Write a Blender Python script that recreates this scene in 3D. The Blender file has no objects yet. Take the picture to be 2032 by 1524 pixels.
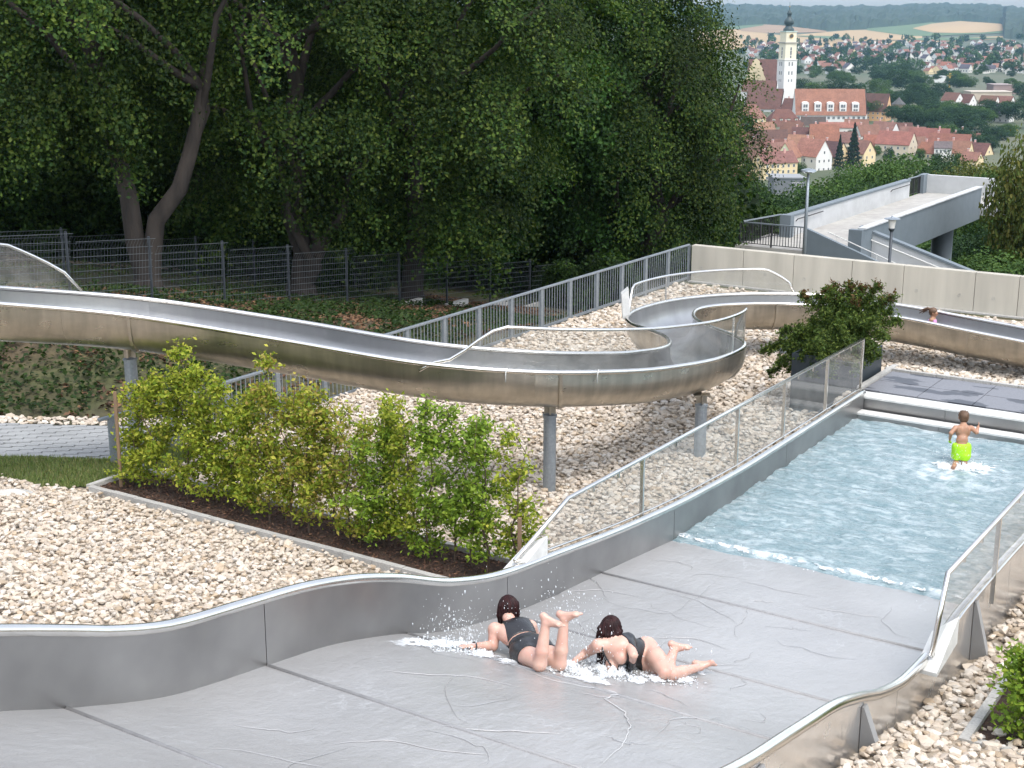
import bpy, math, random
import numpy as np
from math import radians, sin, cos, pi, sqrt, atan2, exp

# ---------------------------------------------------------------- camera, world, sun, exposure
S = bpy.context.scene
COL = S.collection
FPX = 2800.0                      # focal length in pixels of the 2032 px wide photograph
PIT = math.atan(735 / 2800.0)     # downward pitch
YAW = radians(33.2)               # world Y runs along the wave slide and the pool
CAMH = 7.0
cam = bpy.data.cameras.new("camera")
cam.sensor_width = 36.0
cam.lens = FPX / 2032 * 36.0
cam.clip_start = 0.1
cam.clip_end = 30000
camo = bpy.data.objects.new("camera", cam)
camo.location = (0, 0, CAMH)
camo.rotation_euler = (pi / 2 - PIT, 0, YAW)
COL.objects.link(camo)
S.camera = camo
SUN_EL, SUN_AZ = radians(62), radians(118)      # azimuth measured clockwise from +Y
W = bpy.data.worlds.new("World")
S.world = W
W.use_nodes = True
wn = W.node_tree
wn.nodes.clear()
wo = wn.nodes.new('ShaderNodeOutputWorld')
wb = wn.nodes.new('ShaderNodeBackground')
ws = wn.nodes.new('ShaderNodeTexSky')
ws.sky_type = 'NISHITA'
ws.sun_disc = False
ws.sun_elevation = SUN_EL
ws.sun_rotation = SUN_AZ
ws.dust_density = 3.0
ws.altitude = 400
wh = wn.nodes.new('ShaderNodeHueSaturation')
wh.inputs['Value'].default_value = 1.5
wh.inputs['Saturation'].default_value = 0.45    # thin high cloud over the whole sky
wn.links.new(ws.outputs[0], wh.inputs['Color'])
wn.links.new(wh.outputs[0], wb.inputs[0])
wb.inputs[1].default_value = 0.15
wn.links.new(wb.outputs[0], wo.inputs[0])
sl = bpy.data.lights.new("sun", 'SUN')
sl.energy = 0.75
sl.angle = radians(18)
sl.color = (1.0, 0.95, 0.88)
so = bpy.data.objects.new("sun", sl)
dx, dy, dz = sin(SUN_AZ) * cos(SUN_EL), cos(SUN_AZ) * cos(SUN_EL), sin(SUN_EL)
from mathutils import Vector
so.rotation_euler = Vector((dx, dy, dz)).to_track_quat('Z', 'Y').to_euler()
so.location = (0, 0, 60)
COL.objects.link(so)
S.view_settings.view_transform = 'Standard'
S.view_settings.look = 'None'
S.view_settings.gamma = 1
S.view_settings.use_curve_mapping = False
S.view_settings.exposure = 0.98
S.cycles.use_denoising = True
S.cycles.max_bounces = 8
S.cycles.transparent_max_bounces = 16
S.cycles.volume_bounces = 0
S.cycles.caustics_reflective = False
S.cycles.caustics_refractive = False

# ---------------------------------------------------------------- helpers
cp_, sp_, ca_, sa_ = cos(PIT), sin(PIT), cos(YAW), sin(YAW)
C0 = np.array([0, 0, CAMH])
RIGHT = np.array([ca_, sa_, 0.0])
FWD = np.array([-sa_, ca_, 0.0])
UPV = np.array([0, 0, 1.0])


def ray(x, y):
    a, b, c = x - 1016, FPX * cp_ - (y - 762) * sp_, -(FPX * sp_ + (y - 762) * cp_)
    return np.array([a * ca_ - b * sa_, a * sa_ + b * ca_, c])


def at(x, y, z=0.0):              # a survey point of the photograph on the level z
    d = ray(x, y)
    return C0 + d * (z - CAMH) / d[2]


def atD(x, y, D): return C0 + ray(x, y) * D / FPX


def onX(x, y, X):
    d = ray(x, y)
    return C0 + d * X / d[0]


def onY(x, y, Y):
    d = ray(x, y)
    return C0 + d * Y / d[1]


def V3(*a): return np.array(a, float)


def nrm(v):
    v = np.asarray(v, float)
    return v / (np.linalg.norm(v) + 1e-12)


RNG = np.random.default_rng(7)
random.seed(7)
WL = {}                            # world location of each object


def link(o):
    COL.objects.link(o)
    return o


def tag(o, label=None, cat=None, group=None, kind=None):
    if label: o['label'] = label
    if cat: o['category'] = cat
    if group: o['group'] = group
    if kind: o['kind'] = kind
    return o


def thing(name, label, cat, loc, group=None):
    o = bpy.data.objects.new(name, None)
    o.empty_display_size = 0.2
    o.location = tuple(loc)
    WL[o] = np.array(loc, float)
    tag(o, label, cat, group)
    return link(o)


def place(name, me, parent=None, loc=(0, 0, 0), rot=None, scale=None):
    """link a mesh as an object whose world location is loc"""
    o = bpy.data.objects.new(name, me)
    loc = np.array(loc, float)
    WL[o] = loc
    if parent is not None:
        o.parent = parent
        o.location = tuple(loc - WL[parent])
    else:
        o.location = tuple(loc)
    if rot is not None: o.rotation_euler = rot
    if scale is not None: o.scale = scale if hasattr(scale, '__len__') else (scale,) * 3
    return link(o)


def np_mesh(name, v, f, mats, mi=None, smooth=False, col=None):
    """fast mesh from arrays; f is (n,3) or (n,4); col is a per-vertex colour"""
    me = bpy.data.meshes.new(name)
    v = np.asarray(v, np.float32)
    f = np.asarray(f, np.int32)
    n, k = f.shape
    me.vertices.add(len(v))
    me.vertices.foreach_set('co', v.ravel())
    me.loops.add(n * k)
    me.loops.foreach_set('vertex_index', f.ravel())
    me.polygons.add(n)
    me.polygons.foreach_set('loop_start', np.arange(0, n * k, k, dtype=np.int32))
    if mi is not None: me.polygons.foreach_set('material_index', np.asarray(mi, np.int32))
    me.polygons.foreach_set('use_smooth', np.full(n, bool(smooth)))
    for m in (mats if isinstance(mats, (list, tuple)) else [mats]): me.materials.append(m)
    if col is not None:
        a = me.color_attributes.new('Col', 'FLOAT_COLOR', 'POINT')
        c = np.ones((len(v), 4), np.float32)
        c[:, :3] = col
        a.data.foreach_set('color', c.ravel())
    me.update(calc_edges=True)
    me.validate()
    return me


class MB:
    """collects shapes (world coordinates) into one mesh"""
    def __init__(s):
        s.v, s.f, s.m, s.c = [], [], [], []
        s.usec = False

    def add(s, vs, fs, mi=0, col=None):
        b = len(s.v)
        s.v += [tuple(map(float, p)) for p in vs]
        s.f += [tuple(b + i for i in q) for q in fs]
        s.m += [mi] * len(fs)
        if col is not None: s.usec = True
        s.c += [tuple(col) if col is not None else (1, 1, 1)] * len(vs)
        return s

    def obox(s, c, ax, ay, az, mi=0, col=None):
        """box by centre and three half-axis vectors"""
        c, ax, ay, az = map(lambda q: np.asarray(q, float), (c, ax, ay, az))
        vs = [c + i * ax + j * ay + k * az for k in (-1, 1) for j in (-1, 1) for i in (-1, 1)]
        return s.add(vs, [(0, 2, 3, 1), (4, 5, 7, 6), (0, 1, 5, 4), (2, 6, 7, 3), (0, 4, 6, 2), (1, 3, 7, 5)], mi, col)

    def box(s, x0, x1, y0, y1, z0, z1, mi=0, col=None):
        return s.obox(((x0 + x1) / 2, (y0 + y1) / 2, (z0 + z1) / 2), ((x1 - x0) / 2, 0, 0), (0, (y1 - y0) / 2, 0), (0, 0, (z1 - z0) / 2), mi, col)

    def bar(s, a, b, w, h, mi=0, up=(0, 0, 1)):
        a, b = np.asarray(a, float), np.asarray(b, float)
        d = nrm(b - a)
        sd = nrm(np.cross(d, up))
        u = np.cross(sd, d)
        return s.obox((a + b) / 2, (b - a) / 2, sd * w / 2, u * h / 2, mi)

    def tube(s, pts, r, n=8, mi=0, caps=True, col=None):
        pts = [np.asarray(p, float) for p in pts]
        m = len(pts)
        rs = r if hasattr(r, '__len__') else [r] * m
        b = len(s.v)
        t0 = nrm(pts[1] - pts[0])
        ref = np.array([0, 0, 1.0]) if abs(t0[2]) < .9 else np.array([1.0, 0, 0])
        nx = nrm(np.cross(t0, ref))
        vs = []
        for i, p in enumerate(pts):
            t = nrm((pts[min(i + 1, m - 1)] - pts[max(i - 1, 0)]))
            nx = nrm(nx - t * (nx @ t))
            ny = np.cross(t, nx)
            for k in range(n):
                a = 2 * pi * k / n
                vs.append(p + rs[i] * (cos(a) * nx + sin(a) * ny))
        fs = [(i * n + k, i * n + (k + 1) % n, (i + 1) * n + (k + 1) % n, (i + 1) * n + k) for i in range(m - 1) for k in range(n)]
        if caps: fs += [tuple(range(n))[::-1], tuple((m - 1) * n + k for k in range(n))]
        return s.add(vs, fs, mi, col)

    def prism(s, poly, z0, z1, mi=0):
        n = len(poly)
        vs = [(p[0], p[1], z0) for p in poly] + [(p[0], p[1], z1) for p in poly]
        return s.add(vs, [tuple(range(n))[::-1], tuple(range(n, 2 * n))] + [(i, (i + 1) % n, n + (i + 1) % n, n + i) for i in range(n)], mi)

    def lathe(s, c, prof, n=16, mi=0):
        """prof: (radius, z) pairs round the vertical axis at c"""
        c = np.asarray(c, float)
        vs = [c + V3(r * cos(2 * pi * k / n), r * sin(2 * pi * k / n), z) for r, z in prof for k in range(n)]
        m = len(prof)
        fs = [(i * n + k, i * n + (k + 1) % n, (i + 1) * n + (k + 1) % n, (i + 1) * n + k) for i in range(m - 1) for k in range(n)]
        fs += [tuple(range(n))[::-1], tuple((m - 1) * n + k for k in range(n))]
        return s.add(vs, fs, mi)

    def mesh(s, name, mats, off=(0, 0, 0), smooth=False):
        me = bpy.data.meshes.new(name)
        off = np.asarray(off, float)
        me.from_pydata([tuple(np.array(p) - off) for p in s.v], [], s.f)
        for m in (mats if isinstance(mats, (list, tuple)) else [mats]): me.materials.append(m)
        me.polygons.foreach_set('material_index', np.array(s.m, np.int32))
        me.polygons.foreach_set('use_smooth', np.full(len(s.f), bool(smooth)))
        if s.usec:
            a = me.color_attributes.new('Col', 'FLOAT_COLOR', 'POINT')
            c = np.ones((len(s.v), 4), np.float32)
            c[:, :3] = s.c
            a.data.foreach_set('color', c.ravel())
        me.update()
        return me

    def build(s, name, mats, parent=None, loc=None, smooth=False, bevel=0):
        if loc is None: loc = WL[parent] if parent is not None else np.mean(np.array(s.v), 0) * [1, 1, 0] + [0, 0, min(p[2] for p in s.v)]
        o = place(name, s.mesh(name, mats, loc, smooth), parent, loc)
        if smooth == 'auto' or bevel:
            if bevel:
                b = o.modifiers.new('bevel', 'BEVEL')
                b.width = bevel
                b.segments = 2
                b.limit_method = 'ANGLE'
        return o


def vnoise(x, y, seed=0):
    """smooth value noise in 2-D, -1..1"""
    x = np.asarray(x, float)
    y = np.asarray(y, float)
    xi, yi = np.floor(x).astype(np.int64), np.floor(y).astype(np.int64)
    fx, fy = x - xi, y - yi
    fx = fx * fx * (3 - 2 * fx)
    fy = fy * fy * (3 - 2 * fy)

    def h(a, b):
        n = (a * 374761393 + b * 668265263 + seed * 974634541) & 0xffffffff
        n = ((n ^ (n >> 13)) * 1274126177) & 0xffffffff
        return ((n ^ (n >> 16)) & 0xffff) / 32767.5 - 1
    return (h(xi, yi) * (1 - fx) + h(xi + 1, yi) * fx) * (1 - fy) + (h(xi, yi + 1) * (1 - fx) + h(xi + 1, yi + 1) * fx) * fy


def fbm(x, y, seed=0, o=4):
    r, a = 0, .5
    for i in range(o):
        r = r + a * vnoise(x * 2**i, y * 2**i, seed + i)
        a *= .5
    return r


def sstep(a, b, x):
    t = np.clip((np.asarray(x, float) - a) / (b - a), 0, 1)
    return t * t * (3 - 2 * t)


def pchip(xs, ys):
    """monotone cubic interpolation"""
    xs, ys = np.array(xs, float), np.array(ys, float)
    h = np.diff(xs)
    d = np.diff(ys) / h
    m = np.zeros_like(xs)
    for i in range(1, len(xs) - 1):
        if d[i - 1] * d[i] > 0:
            w1, w2 = 2 * h[i] + h[i - 1], h[i] + 2 * h[i - 1]
            m[i] = (w1 + w2) / (w1 / d[i - 1] + w2 / d[i])
    m[0], m[-1] = d[0], d[-1]

    def f(x):
        x = np.clip(np.asarray(x, float), xs[0], xs[-1])
        i = np.clip(np.searchsorted(xs, x) - 1, 0, len(xs) - 2)
        t = (x - xs[i]) / h[i]
        return ys[i] * (2 * t**3 - 3 * t**2 + 1) + h[i] * m[i] * (t**3 - 2 * t**2 + t) + ys[i + 1] * (-2 * t**3 + 3 * t**2) + h[i] * m[i + 1] * (t**3 - t**2)
    return f


def catmull(pts, n=8):
    """smooth polyline through points"""
    P = [np.asarray(p, float) for p in pts]
    P = [2 * P[0] - P[1]] + P + [2 * P[-1] - P[-2]]
    out = []
    for i in range(1, len(P) - 2):
        for k in range(n):
            t = k / n
            a, b, c, d = P[i - 1:i + 3]
            out.append(.5 * (2 * b + (c - a) * t + (2 * a - 5 * b + 4 * c - d) * t * t + (3 * b - a - 3 * c + d) * t**3))
    out.append(P[-2])
    return np.array(out)


# ---------------------------------------------------------------- materials
def nodes(m):
    m.use_nodes = True
    t = m.node_tree
    t.nodes.clear()
    o = t.nodes.new('ShaderNodeOutputMaterial')
    return t, o


def noise_node(t, scale, detail=4, stretch=None, rough=.55, obj=False):
    g = t.nodes.new('ShaderNodeTexCoord' if obj else 'ShaderNodeNewGeometry')
    n = t.nodes.new('ShaderNodeTexNoise')
    n.inputs['Scale'].default_value = scale
    n.inputs['Detail'].default_value = detail
    n.inputs['Roughness'].default_value = rough
    src = g.outputs['Object'] if obj else g.outputs['Position']
    if stretch is not None:
        mp = t.nodes.new('ShaderNodeMapping')
        mp.inputs['Scale'].default_value = stretch
        t.links.new(src, mp.inputs['Vector'])
        src = mp.outputs[0]
    t.links.new(src, n.inputs['Vector'])
    return n


def ramp(t, src, stops):
    r = t.nodes.new('ShaderNodeValToRGB')
    e = r.color_ramp.elements
    while len(e) < len(stops): e.new(.5)
    for i, (p, c) in enumerate(stops):
        e[i].position = p
        e[i].color = (c[0], c[1], c[2], 1) if hasattr(c, '__len__') else (c, c, c, 1)
    t.links.new(src, r.inputs[0])
    return r


def mul(t, a, b, kind='MULTIPLY', fac=1.0):
    n = t.nodes.new('ShaderNodeMixRGB')
    n.blend_type = kind
    for k, q in ((1, a), (2, b)):
        if hasattr(q, 'is_linked'): t.links.new(q, n.inputs[k])
        else: n.inputs[k].default_value = (*q, 1)
    if hasattr(fac, 'is_linked'): t.links.new(fac, n.inputs[0])
    else: n.inputs[0].default_value = fac
    return n.outputs[0]


def pm(name, c1, c2=None, scale=3.0, rough=.6, metal=0.0, bump=0.0, bscale=None, vcol=False, stretch=None, transl=0.0, rvar=0.0, spec=None, detail=4, lo=.3, hi=.7, obj=False, speck=None):
    """principled material: two noise-mixed colours, bump, optional colour attribute and translucency"""
    m = bpy.data.materials.new(name)
    t, o = nodes(m)
    b = t.nodes.new('ShaderNodeBsdfPrincipled')
    c = (*c1, 1)
    b.inputs['Base Color'].default_value = c
    b.inputs['Roughness'].default_value = rough
    b.inputs['Metallic'].default_value = metal
    if spec is not None: b.inputs['Specular IOR Level'].default_value = spec
    src = None
    if c2 is not None:
        n = noise_node(t, scale, detail, stretch, obj=obj)
        src = ramp(t, n.outputs[0], [(lo, c1), (hi, c2)]).outputs[0]
        if rvar:
            rr = ramp(t, n.outputs[0], [(lo, max(rough - rvar, .02)), (hi, min(rough + rvar, 1))])
            t.links.new(rr.outputs[0], b.inputs['Roughness'])
    if vcol:
        a = t.nodes.new('ShaderNodeAttribute')
        a.attribute_name = 'Col'
        src = a.outputs[0] if src is None else mul(t, src, a.outputs[0])
    if speck:
        n3 = noise_node(t, speck[0], 3, speck[3] if len(speck) > 3 else None, obj=obj)
        s3 = ramp(t, n3.outputs[0], [(.35, speck[1]), (.65, speck[2])]).outputs[0]
        src = mul(t, src if src is not None else c1, s3)
    if src is not None: t.links.new(src, b.inputs['Base Color'])
    if bump:
        n2 = noise_node(t, bscale or scale * 4, 5, stretch, obj=obj)
        bp = t.nodes.new('ShaderNodeBump')
        bp.inputs['Strength'].default_value = 1.0
        bp.inputs['Distance'].default_value = bump
        t.links.new(n2.outputs[0], bp.inputs['Height'])
        t.links.new(bp.outputs[0], b.inputs['Normal'])
    out = b.outputs[0]
    if transl:
        tr = t.nodes.new('ShaderNodeBsdfTranslucent')
        if src is not None:
            t.links.new(mul(t, src, (1.25, 1.35, .55)), tr.inputs[0])
        else: tr.inputs[0].default_value = c
        mx = t.nodes.new('ShaderNodeMixShader')
        mx.inputs[0].default_value = transl
        t.links.new(out, mx.inputs[1])
        t.links.new(tr.outputs[0], mx.inputs[2])
        out = mx.outputs[0]
    t.links.new(out, o.inputs[0])
    return m


def glass_mat(name, tint=(.86, .88, .88), scratch=.10):
    m = bpy.data.materials.new(name)
    t, o = nodes(m)
    tr = t.nodes.new('ShaderNodeBsdfTransparent')
    tr.inputs[0].default_value = (*tint, 1)
    gl = t.nodes.new('ShaderNodeBsdfGlossy')
    gl.inputs['Roughness'].default_value = .06
    gl.inputs['Color'].default_value = (.9, .9, .9, 1)
    df = t.nodes.new('ShaderNodeBsdfDiffuse')
    df.inputs[0].default_value = (.6, .58, .54, 1)
    lw = t.nodes.new('ShaderNodeLayerWeight')      # same reflectance from either side of the pane
    lw.inputs[0].default_value = .5
    pw_ = t.nodes.new('ShaderNodeMath')
    pw_.operation = 'POWER'
    pw_.inputs[1].default_value = 4.0
    t.links.new(lw.outputs['Facing'], pw_.inputs[0])
    fr = ramp(t, pw_.outputs[0], [(0, .05), (1, .75)])
    m1 = t.nodes.new('ShaderNodeMixShader')
    m2 = t.nodes.new('ShaderNodeMixShader')
    n = noise_node(t, 2.2, 6, rough=.7)
    r = ramp(t, n.outputs[0], [(.35, scratch * .5), (.75, scratch * 2.2)])
    t.links.new(fr.outputs[0], m1.inputs[0])
    t.links.new(tr.outputs[0], m1.inputs[1])
    t.links.new(gl.outputs[0], m1.inputs[2])
    t.links.new(r.outputs[0], m2.inputs[0])
    t.links.new(m1.outputs[0], m2.inputs[1])
    t.links.new(df.outputs[0], m2.inputs[2])
    t.links.new(m2.outputs[0], o.inputs[0])
    return m


M = {}
M['steel_trough'] = pm('steel_trough', (.56, .52, .45), (.46, .42, .355), 1.6, .31, .95, .0008, 9, stretch=(1, 1, 3), rvar=.06, speck=(6, .84, 1.08, (1, 1, .12)))
M['steel_in'] = pm('steel_in', (.44, .435, .425), (.33, .325, .32), 2.0, .33, 1.0, .001, 30, stretch=(1, 1, .25), rvar=.06)
M['steel_rim'] = pm('steel_rim', (.78, .76, .72), (.66, .64, .6), 3, .20, 1.0)
M['steel_wall'] = pm('steel_wall', (.385, .376, .366), (.31, .304, .298), 1.1, .36, .9, .0012, 6, rvar=.06, speck=(.9, .86, 1.1))
M['steel_mirror'] = pm('steel_mirror', (.80, .79, .77), (.72, .71, .69), 2, .24, .85, .012, 3.2, rvar=.05)
M['galv'] = pm('galv', (.30, .335, .36), (.25, .28, .31), 6, .45, .55, speck=(25, .9, 1.08))
M['bracket'] = pm('bracket', (.34, .34, .335), (.28, .28, .275), 3, .5, .3)
M['galv_dark'] = pm('galv_dark', (.065, .075, .085), (.045, .052, .06), 4, .5, .5)
M['wire'] = pm('wire', (.11, .125, .135), None, rough=.5, metal=.4)
M['black_metal'] = pm('black_metal', (.025, .026, .028), (.035, .035, .036), 5, .5, .2)
M['glass'] = glass_mat('glass')
M['glass_dark'] = glass_mat('glass_worn', (.86, .87, .86), .10)
M['concrete'] = pm('concrete', (.50, .47, .395), (.41, .385, .325), .9, .85, 0, .004, 22, stretch=(1, 1, .25), speck=(2.2, .88, 1.06, (1, 1, .10)))
M['concrete_cap'] = pm('concrete_cap', (.60, .57, .51), (.52, .49, .44), 2, .85, 0, .003, 20)
M['kerb'] = pm('kerb', (.44, .43, .40), (.35, .34, .315), 4, .9, 0, .004, 40, speck=(40, .85, 1.1))
M['paver'] = pm('paver', (.31, .315, .31), (.26, .265, .26), 3, .85, 0, .003, 60, speck=(1.5, .85, 1.08))
M['joint_dark'] = pm('joint_dark', (.10, .10, .095), (.07, .07, .065), 6, .95)
M['tile_wet'] = None
M['white_edge'] = pm('white_edge', (.66, .66, .63), (.55, .55, .52), 9, .5, 0, .004, 45)
M['gravel_bed'] = pm('gravel_bed', (.40, .34, .265), (.27, .225, .17), 9, .95, 0, .03, 16)
M['stone'] = pm('stone', (1, 1, 1), (.80, .77, .72), 14, .85, 0, .003, 30, vcol=True)
M['soil'] = pm('soil', (.035, .020, .012), (.075, .042, .026), 14, .95, 0, .03, 30)
M['grass_base'] = pm('grass_base', (.06, .085, .025), (.10, .105, .04), 3, .95, 0, .03, 20)
M['blade'] = pm('blade', (1, 1, 1), None, rough=.7, vcol=True, transl=.25)
M['leaf'] = pm('leaf', (1, 1, 1), (.86, .9, .8), 1.2, .60, vcol=True, transl=.30, spec=.16)
M['leaf_far'] = pm('leaf_far', (1, 1, 1), (.8, .85, .75), .05, .7, vcol=True, transl=.2, spec=.2)
M['litter'] = pm('litter', (1, 1, 1), None, rough=.85, vcol=True)
M['bark'] = pm('bark', (.040, .032, .026), (.015, .012, .010), 3, .95, 0, .05, 9, stretch=(1, 1, .25))
M['bark_young'] = pm('bark_young', (.11, .075, .05), (.07, .05, .035), 20, .85)
M['wood_stake'] = pm('wood_stake', (.26, .17, .10), (.18, .12, .075), 20, .85, stretch=(1, 1, .1))
M['forest_floor'] = pm('forest_floor', (.075, .055, .030), (.055, .07, .022), .45, .95, 0, .04, 6, speck=(3, .7, 1.25))
M['dirt_path'] = pm('dirt_path', (.34, .28, .21), (.26, .21, .155), 1.6, .95, 0, .01, 12)
M['anthracite'] = pm('anthracite', (.035, .048, .058), (.028, .038, .046), 3, .45, .2)
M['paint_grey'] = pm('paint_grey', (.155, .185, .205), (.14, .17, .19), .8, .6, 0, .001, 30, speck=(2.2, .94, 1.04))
M['paint_pale'] = pm('paint_pale', (.52, .53, .53), (.45, .46, .455), .6, .7, 0, .001, 20, speck=(1.7, .93, 1.04))
M['ramp_floor'] = pm('ramp_floor', (.42, .41, .375), (.35, .335, .31), .7, .85, 0, .002, 30, speck=(2.5, .88, 1.06))
M['lamp_glass'] = pm('lamp_glass', (.75, .72, .66), None, rough=.25)
M['skin_fair'] = pm('skin_fair', (.60, .40, .315), (.54, .30, .235), 6, .38, spec=.5)
M['skin_tan'] = pm('skin_tan', (.40, .22, .14), (.35, .19, .115), 7, .42, spec=.4)
M['suit_black'] = pm('suit_black', (.012, .012, .014), (.02, .02, .022), 10, .34, 0, .004, 40, spec=.6)
M['suit_neon'] = pm('suit_neon', (.36, .72, .008), (.32, .66, .006), 12, .55, 0, .006, 25)
M['suit_pink'] = pm('suit_pink', (.72, .24, .42), (.30, .32, .66), 9, .5)
M['hair_dark'] = pm('hair_dark', (.010, .004, .004), (.032, .007, .007), 22, .48, 0, .006, 60, stretch=(1, 1, .15), spec=.22)
M['hair_brown'] = pm('hair_brown', (.13, .07, .035), (.08, .042, .022), 30, .5, 0, .004, 80)
M['eye'] = pm('eye', (.02, .015, .012), None, rough=.2)
M['lip'] = pm('lip', (.42, .16, .14), None, rough=.4)
M['ripple'] = pm('ripple', (.44, .435, .425), None, rough=.22, metal=.3)
M['film_edge'] = pm('film_edge', (.52, .52, .51), None, rough=.2)
M['froth'] = pm('froth', (.90, .93, .94), None, rough=.12, spec=.6, transl=.45)
M['joint_bar'] = pm('joint_bar', (.24, .24, .24), (.31, .31, .31), 9, .55)
M['foam'] = pm('foam', (.86, .89, .90), None, rough=.35, spec=.5, transl=.35)
M['roof_red'] = pm('roof_red', (.245, .122, .084), (.18, .088, .062), .35, .85, vcol=True, speck=(1.3, .82, 1.12))
M['plaster'] = pm('plaster', (1, 1, 1), (.92, .91, .89), .3, .9, vcol=True)
M['pane'] = pm('pane', (.05, .06, .07), None, rough=.2)
M['frame_white'] = pm('frame_white', (.7, .69, .66), None, rough=.7)
M['copper_dark'] = pm('copper_dark', (.035, .06, .058), (.025, .04, .04), .4, .5)
M['gold'] = pm('gold', (.55, .36, .08), None, rough=.4, metal=.7)
M['stone_tower'] = pm('stone_tower', (.34, .27, .185), (.24, .19, .135), .4, .95, speck=(.9, .8, 1.1))
M['meadow'] = pm('meadow', (.055, .085, .030), (.085, .095, .040), .02, .95)
M['valley'] = pm('valley', (.055, .08, .035), (.12, .12, .075), .012, .95)
M['wheat'] = pm('wheat', (.40, .275, .135), (.33, .23, .115), .004, .95, stretch=(1, .2, 1))
M['wheat_dark'] = pm('wheat_dark', (.29, .19, .105), (.25, .165, .09), .006, .95)
M['green_field'] = pm('green_field', (.10, .15, .06), (.08, .125, .055), .006, .95)
M['far_wood'] = pm('far_wood', (.016, .032, .016), (.035, .055, .025), .015, .95)
M['car_white'] = pm('car_white', (.7, .7, .7), None, rough=.3)


def wet_tile():
    m = bpy.data.materials.new('wet_tile')
    t, o = nodes(m)
    b = t.nodes.new('ShaderNodeBsdfPrincipled')
    n = noise_node(t, 1.25, 5, (1.0, 2.4, 1), rough=.45)
    w = ramp(t, n.outputs[0], [(.535, 0.0), (.55, 1.0)])       # puddles of their own shape
    g = noise_node(t, 30, 4)
    dry = ramp(t, g.outputs[0], [(.3, (.155, .16, .175)), (.7, (.20, .205, .22))])
    t.links.new(mul(t, dry.outputs[0], (.26, .27, .30), 'MULTIPLY', w.outputs[0]), b.inputs['Base Color'])
    r = ramp(t, w.outputs[0], [(0, .6), (1, .45)])
    t.links.new(r.outputs[0], b.inputs['Roughness'])
    t.links.new(b.outputs[0], o.inputs[0])
    return m


M['tile_wet'] = wet_tile()


def slide_floor_mat():
    """wet stainless floor: running water film with fine ripples and pale streaks"""
    m = bpy.data.materials.new('slide_floor')
    t, o = nodes(m)
    b = t.nodes.new('ShaderNodeBsdfPrincipled')
    b.inputs['Metallic'].default_value = .30
    n1 = noise_node(t, .55, 5, rough=.6)
    c = ramp(t, n1.outputs[0], [(.3, (.325, .32, .312)), (.7, (.41, .403, .392))])
    n2 = noise_node(t, 1.1, 8, (1.0, .55, 1), rough=.62)
    mth = t.nodes.new('ShaderNodeMath')
    mth.operation = 'SUBTRACT'
    mth.inputs[1].default_value = .5
    t.links.new(n2.outputs[0], mth.inputs[0])
    ab = t.nodes.new('ShaderNodeMath')
    ab.operation = 'ABSOLUTE'
    t.links.new(mth.outputs[0], ab.inputs[0])
    st = ramp(t, ab.outputs[0], [(0.0, .26), (.010, .0)])
    n4 = noise_node(t, .8, 3)
    gate = ramp(t, n4.outputs[0], [(.48, 0.0), (.66, 1.0)])
    fac = mul(t, st.outputs[0], gate.outputs[0])
    t.links.new(mul(t, c.outputs[0], (.72, .74, .75), 'MIX', fac), b.inputs['Base Color'])
    b.inputs['Roughness'].default_value = .30
    n3 = noise_node(t, 7.0, 6, (1.0, .6, 1), rough=.65)
    bp = t.nodes.new('ShaderNodeBump')
    bp.inputs['Distance'].default_value = .014
    t.links.new(n3.outputs[0], bp.inputs['Height'])
    t.links.new(bp.outputs[0], b.inputs['Normal'])
    t.links.new(b.outputs[0], o.inputs[0])
    return m


def water_mat():
    m = bpy.data.materials.new('pool_water')
    t, o = nodes(m)
    b = t.nodes.new('ShaderNodeBsdfPrincipled')
    a = t.nodes.new('ShaderNodeAttribute')
    a.attribute_name = 'Col'
    n = noise_node(t, 2.2, 6, (1.0, 1.7, 1))
    c = ramp(t, n.outputs[0], [(.3, (.18, .265, .285)), (.7, (.29, .365, .38))])
    nd = noise_node(t, 5.2, 7, (1.0, 2.4, 1), rough=.62)         # dark strokes of refraction on steep wavelets, painted into the colour
    sb = t.nodes.new('ShaderNodeMath'); sb.operation = 'SUBTRACT'; sb.inputs[1].default_value = .5
    t.links.new(nd.outputs[0], sb.inputs[0])
    ab = t.nodes.new('ShaderNodeMath'); ab.operation = 'ABSOLUTE'
    t.links.new(sb.outputs[0], ab.inputs[0])
    dk_ = ramp(t, ab.outputs[0], [(0.0, .70), (.034, 0.0)])
    base = mul(t, c.outputs[0], (.10, .19, .22), 'MIX', dk_.outputs[0])
    t.links.new(mul(t, base, (.72, .78, .80), 'MIX', a.outputs[0]), b.inputs['Base Color'])
    b.inputs['Roughness'].default_value = .08
    b.inputs['IOR'].default_value = 1.33
    n3 = noise_node(t, 9.0, 6, (1.0, 1.8, 1), rough=.6)
    bp = t.nodes.new('ShaderNodeBump')
    bp.inputs['Distance'].default_value = .05
    t.links.new(n3.outputs[0], bp.inputs['Height'])
    t.links.new(bp.outputs[0], b.inputs['Normal'])
    t.links.new(b.outputs[0], o.inputs[0])
    return m


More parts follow.
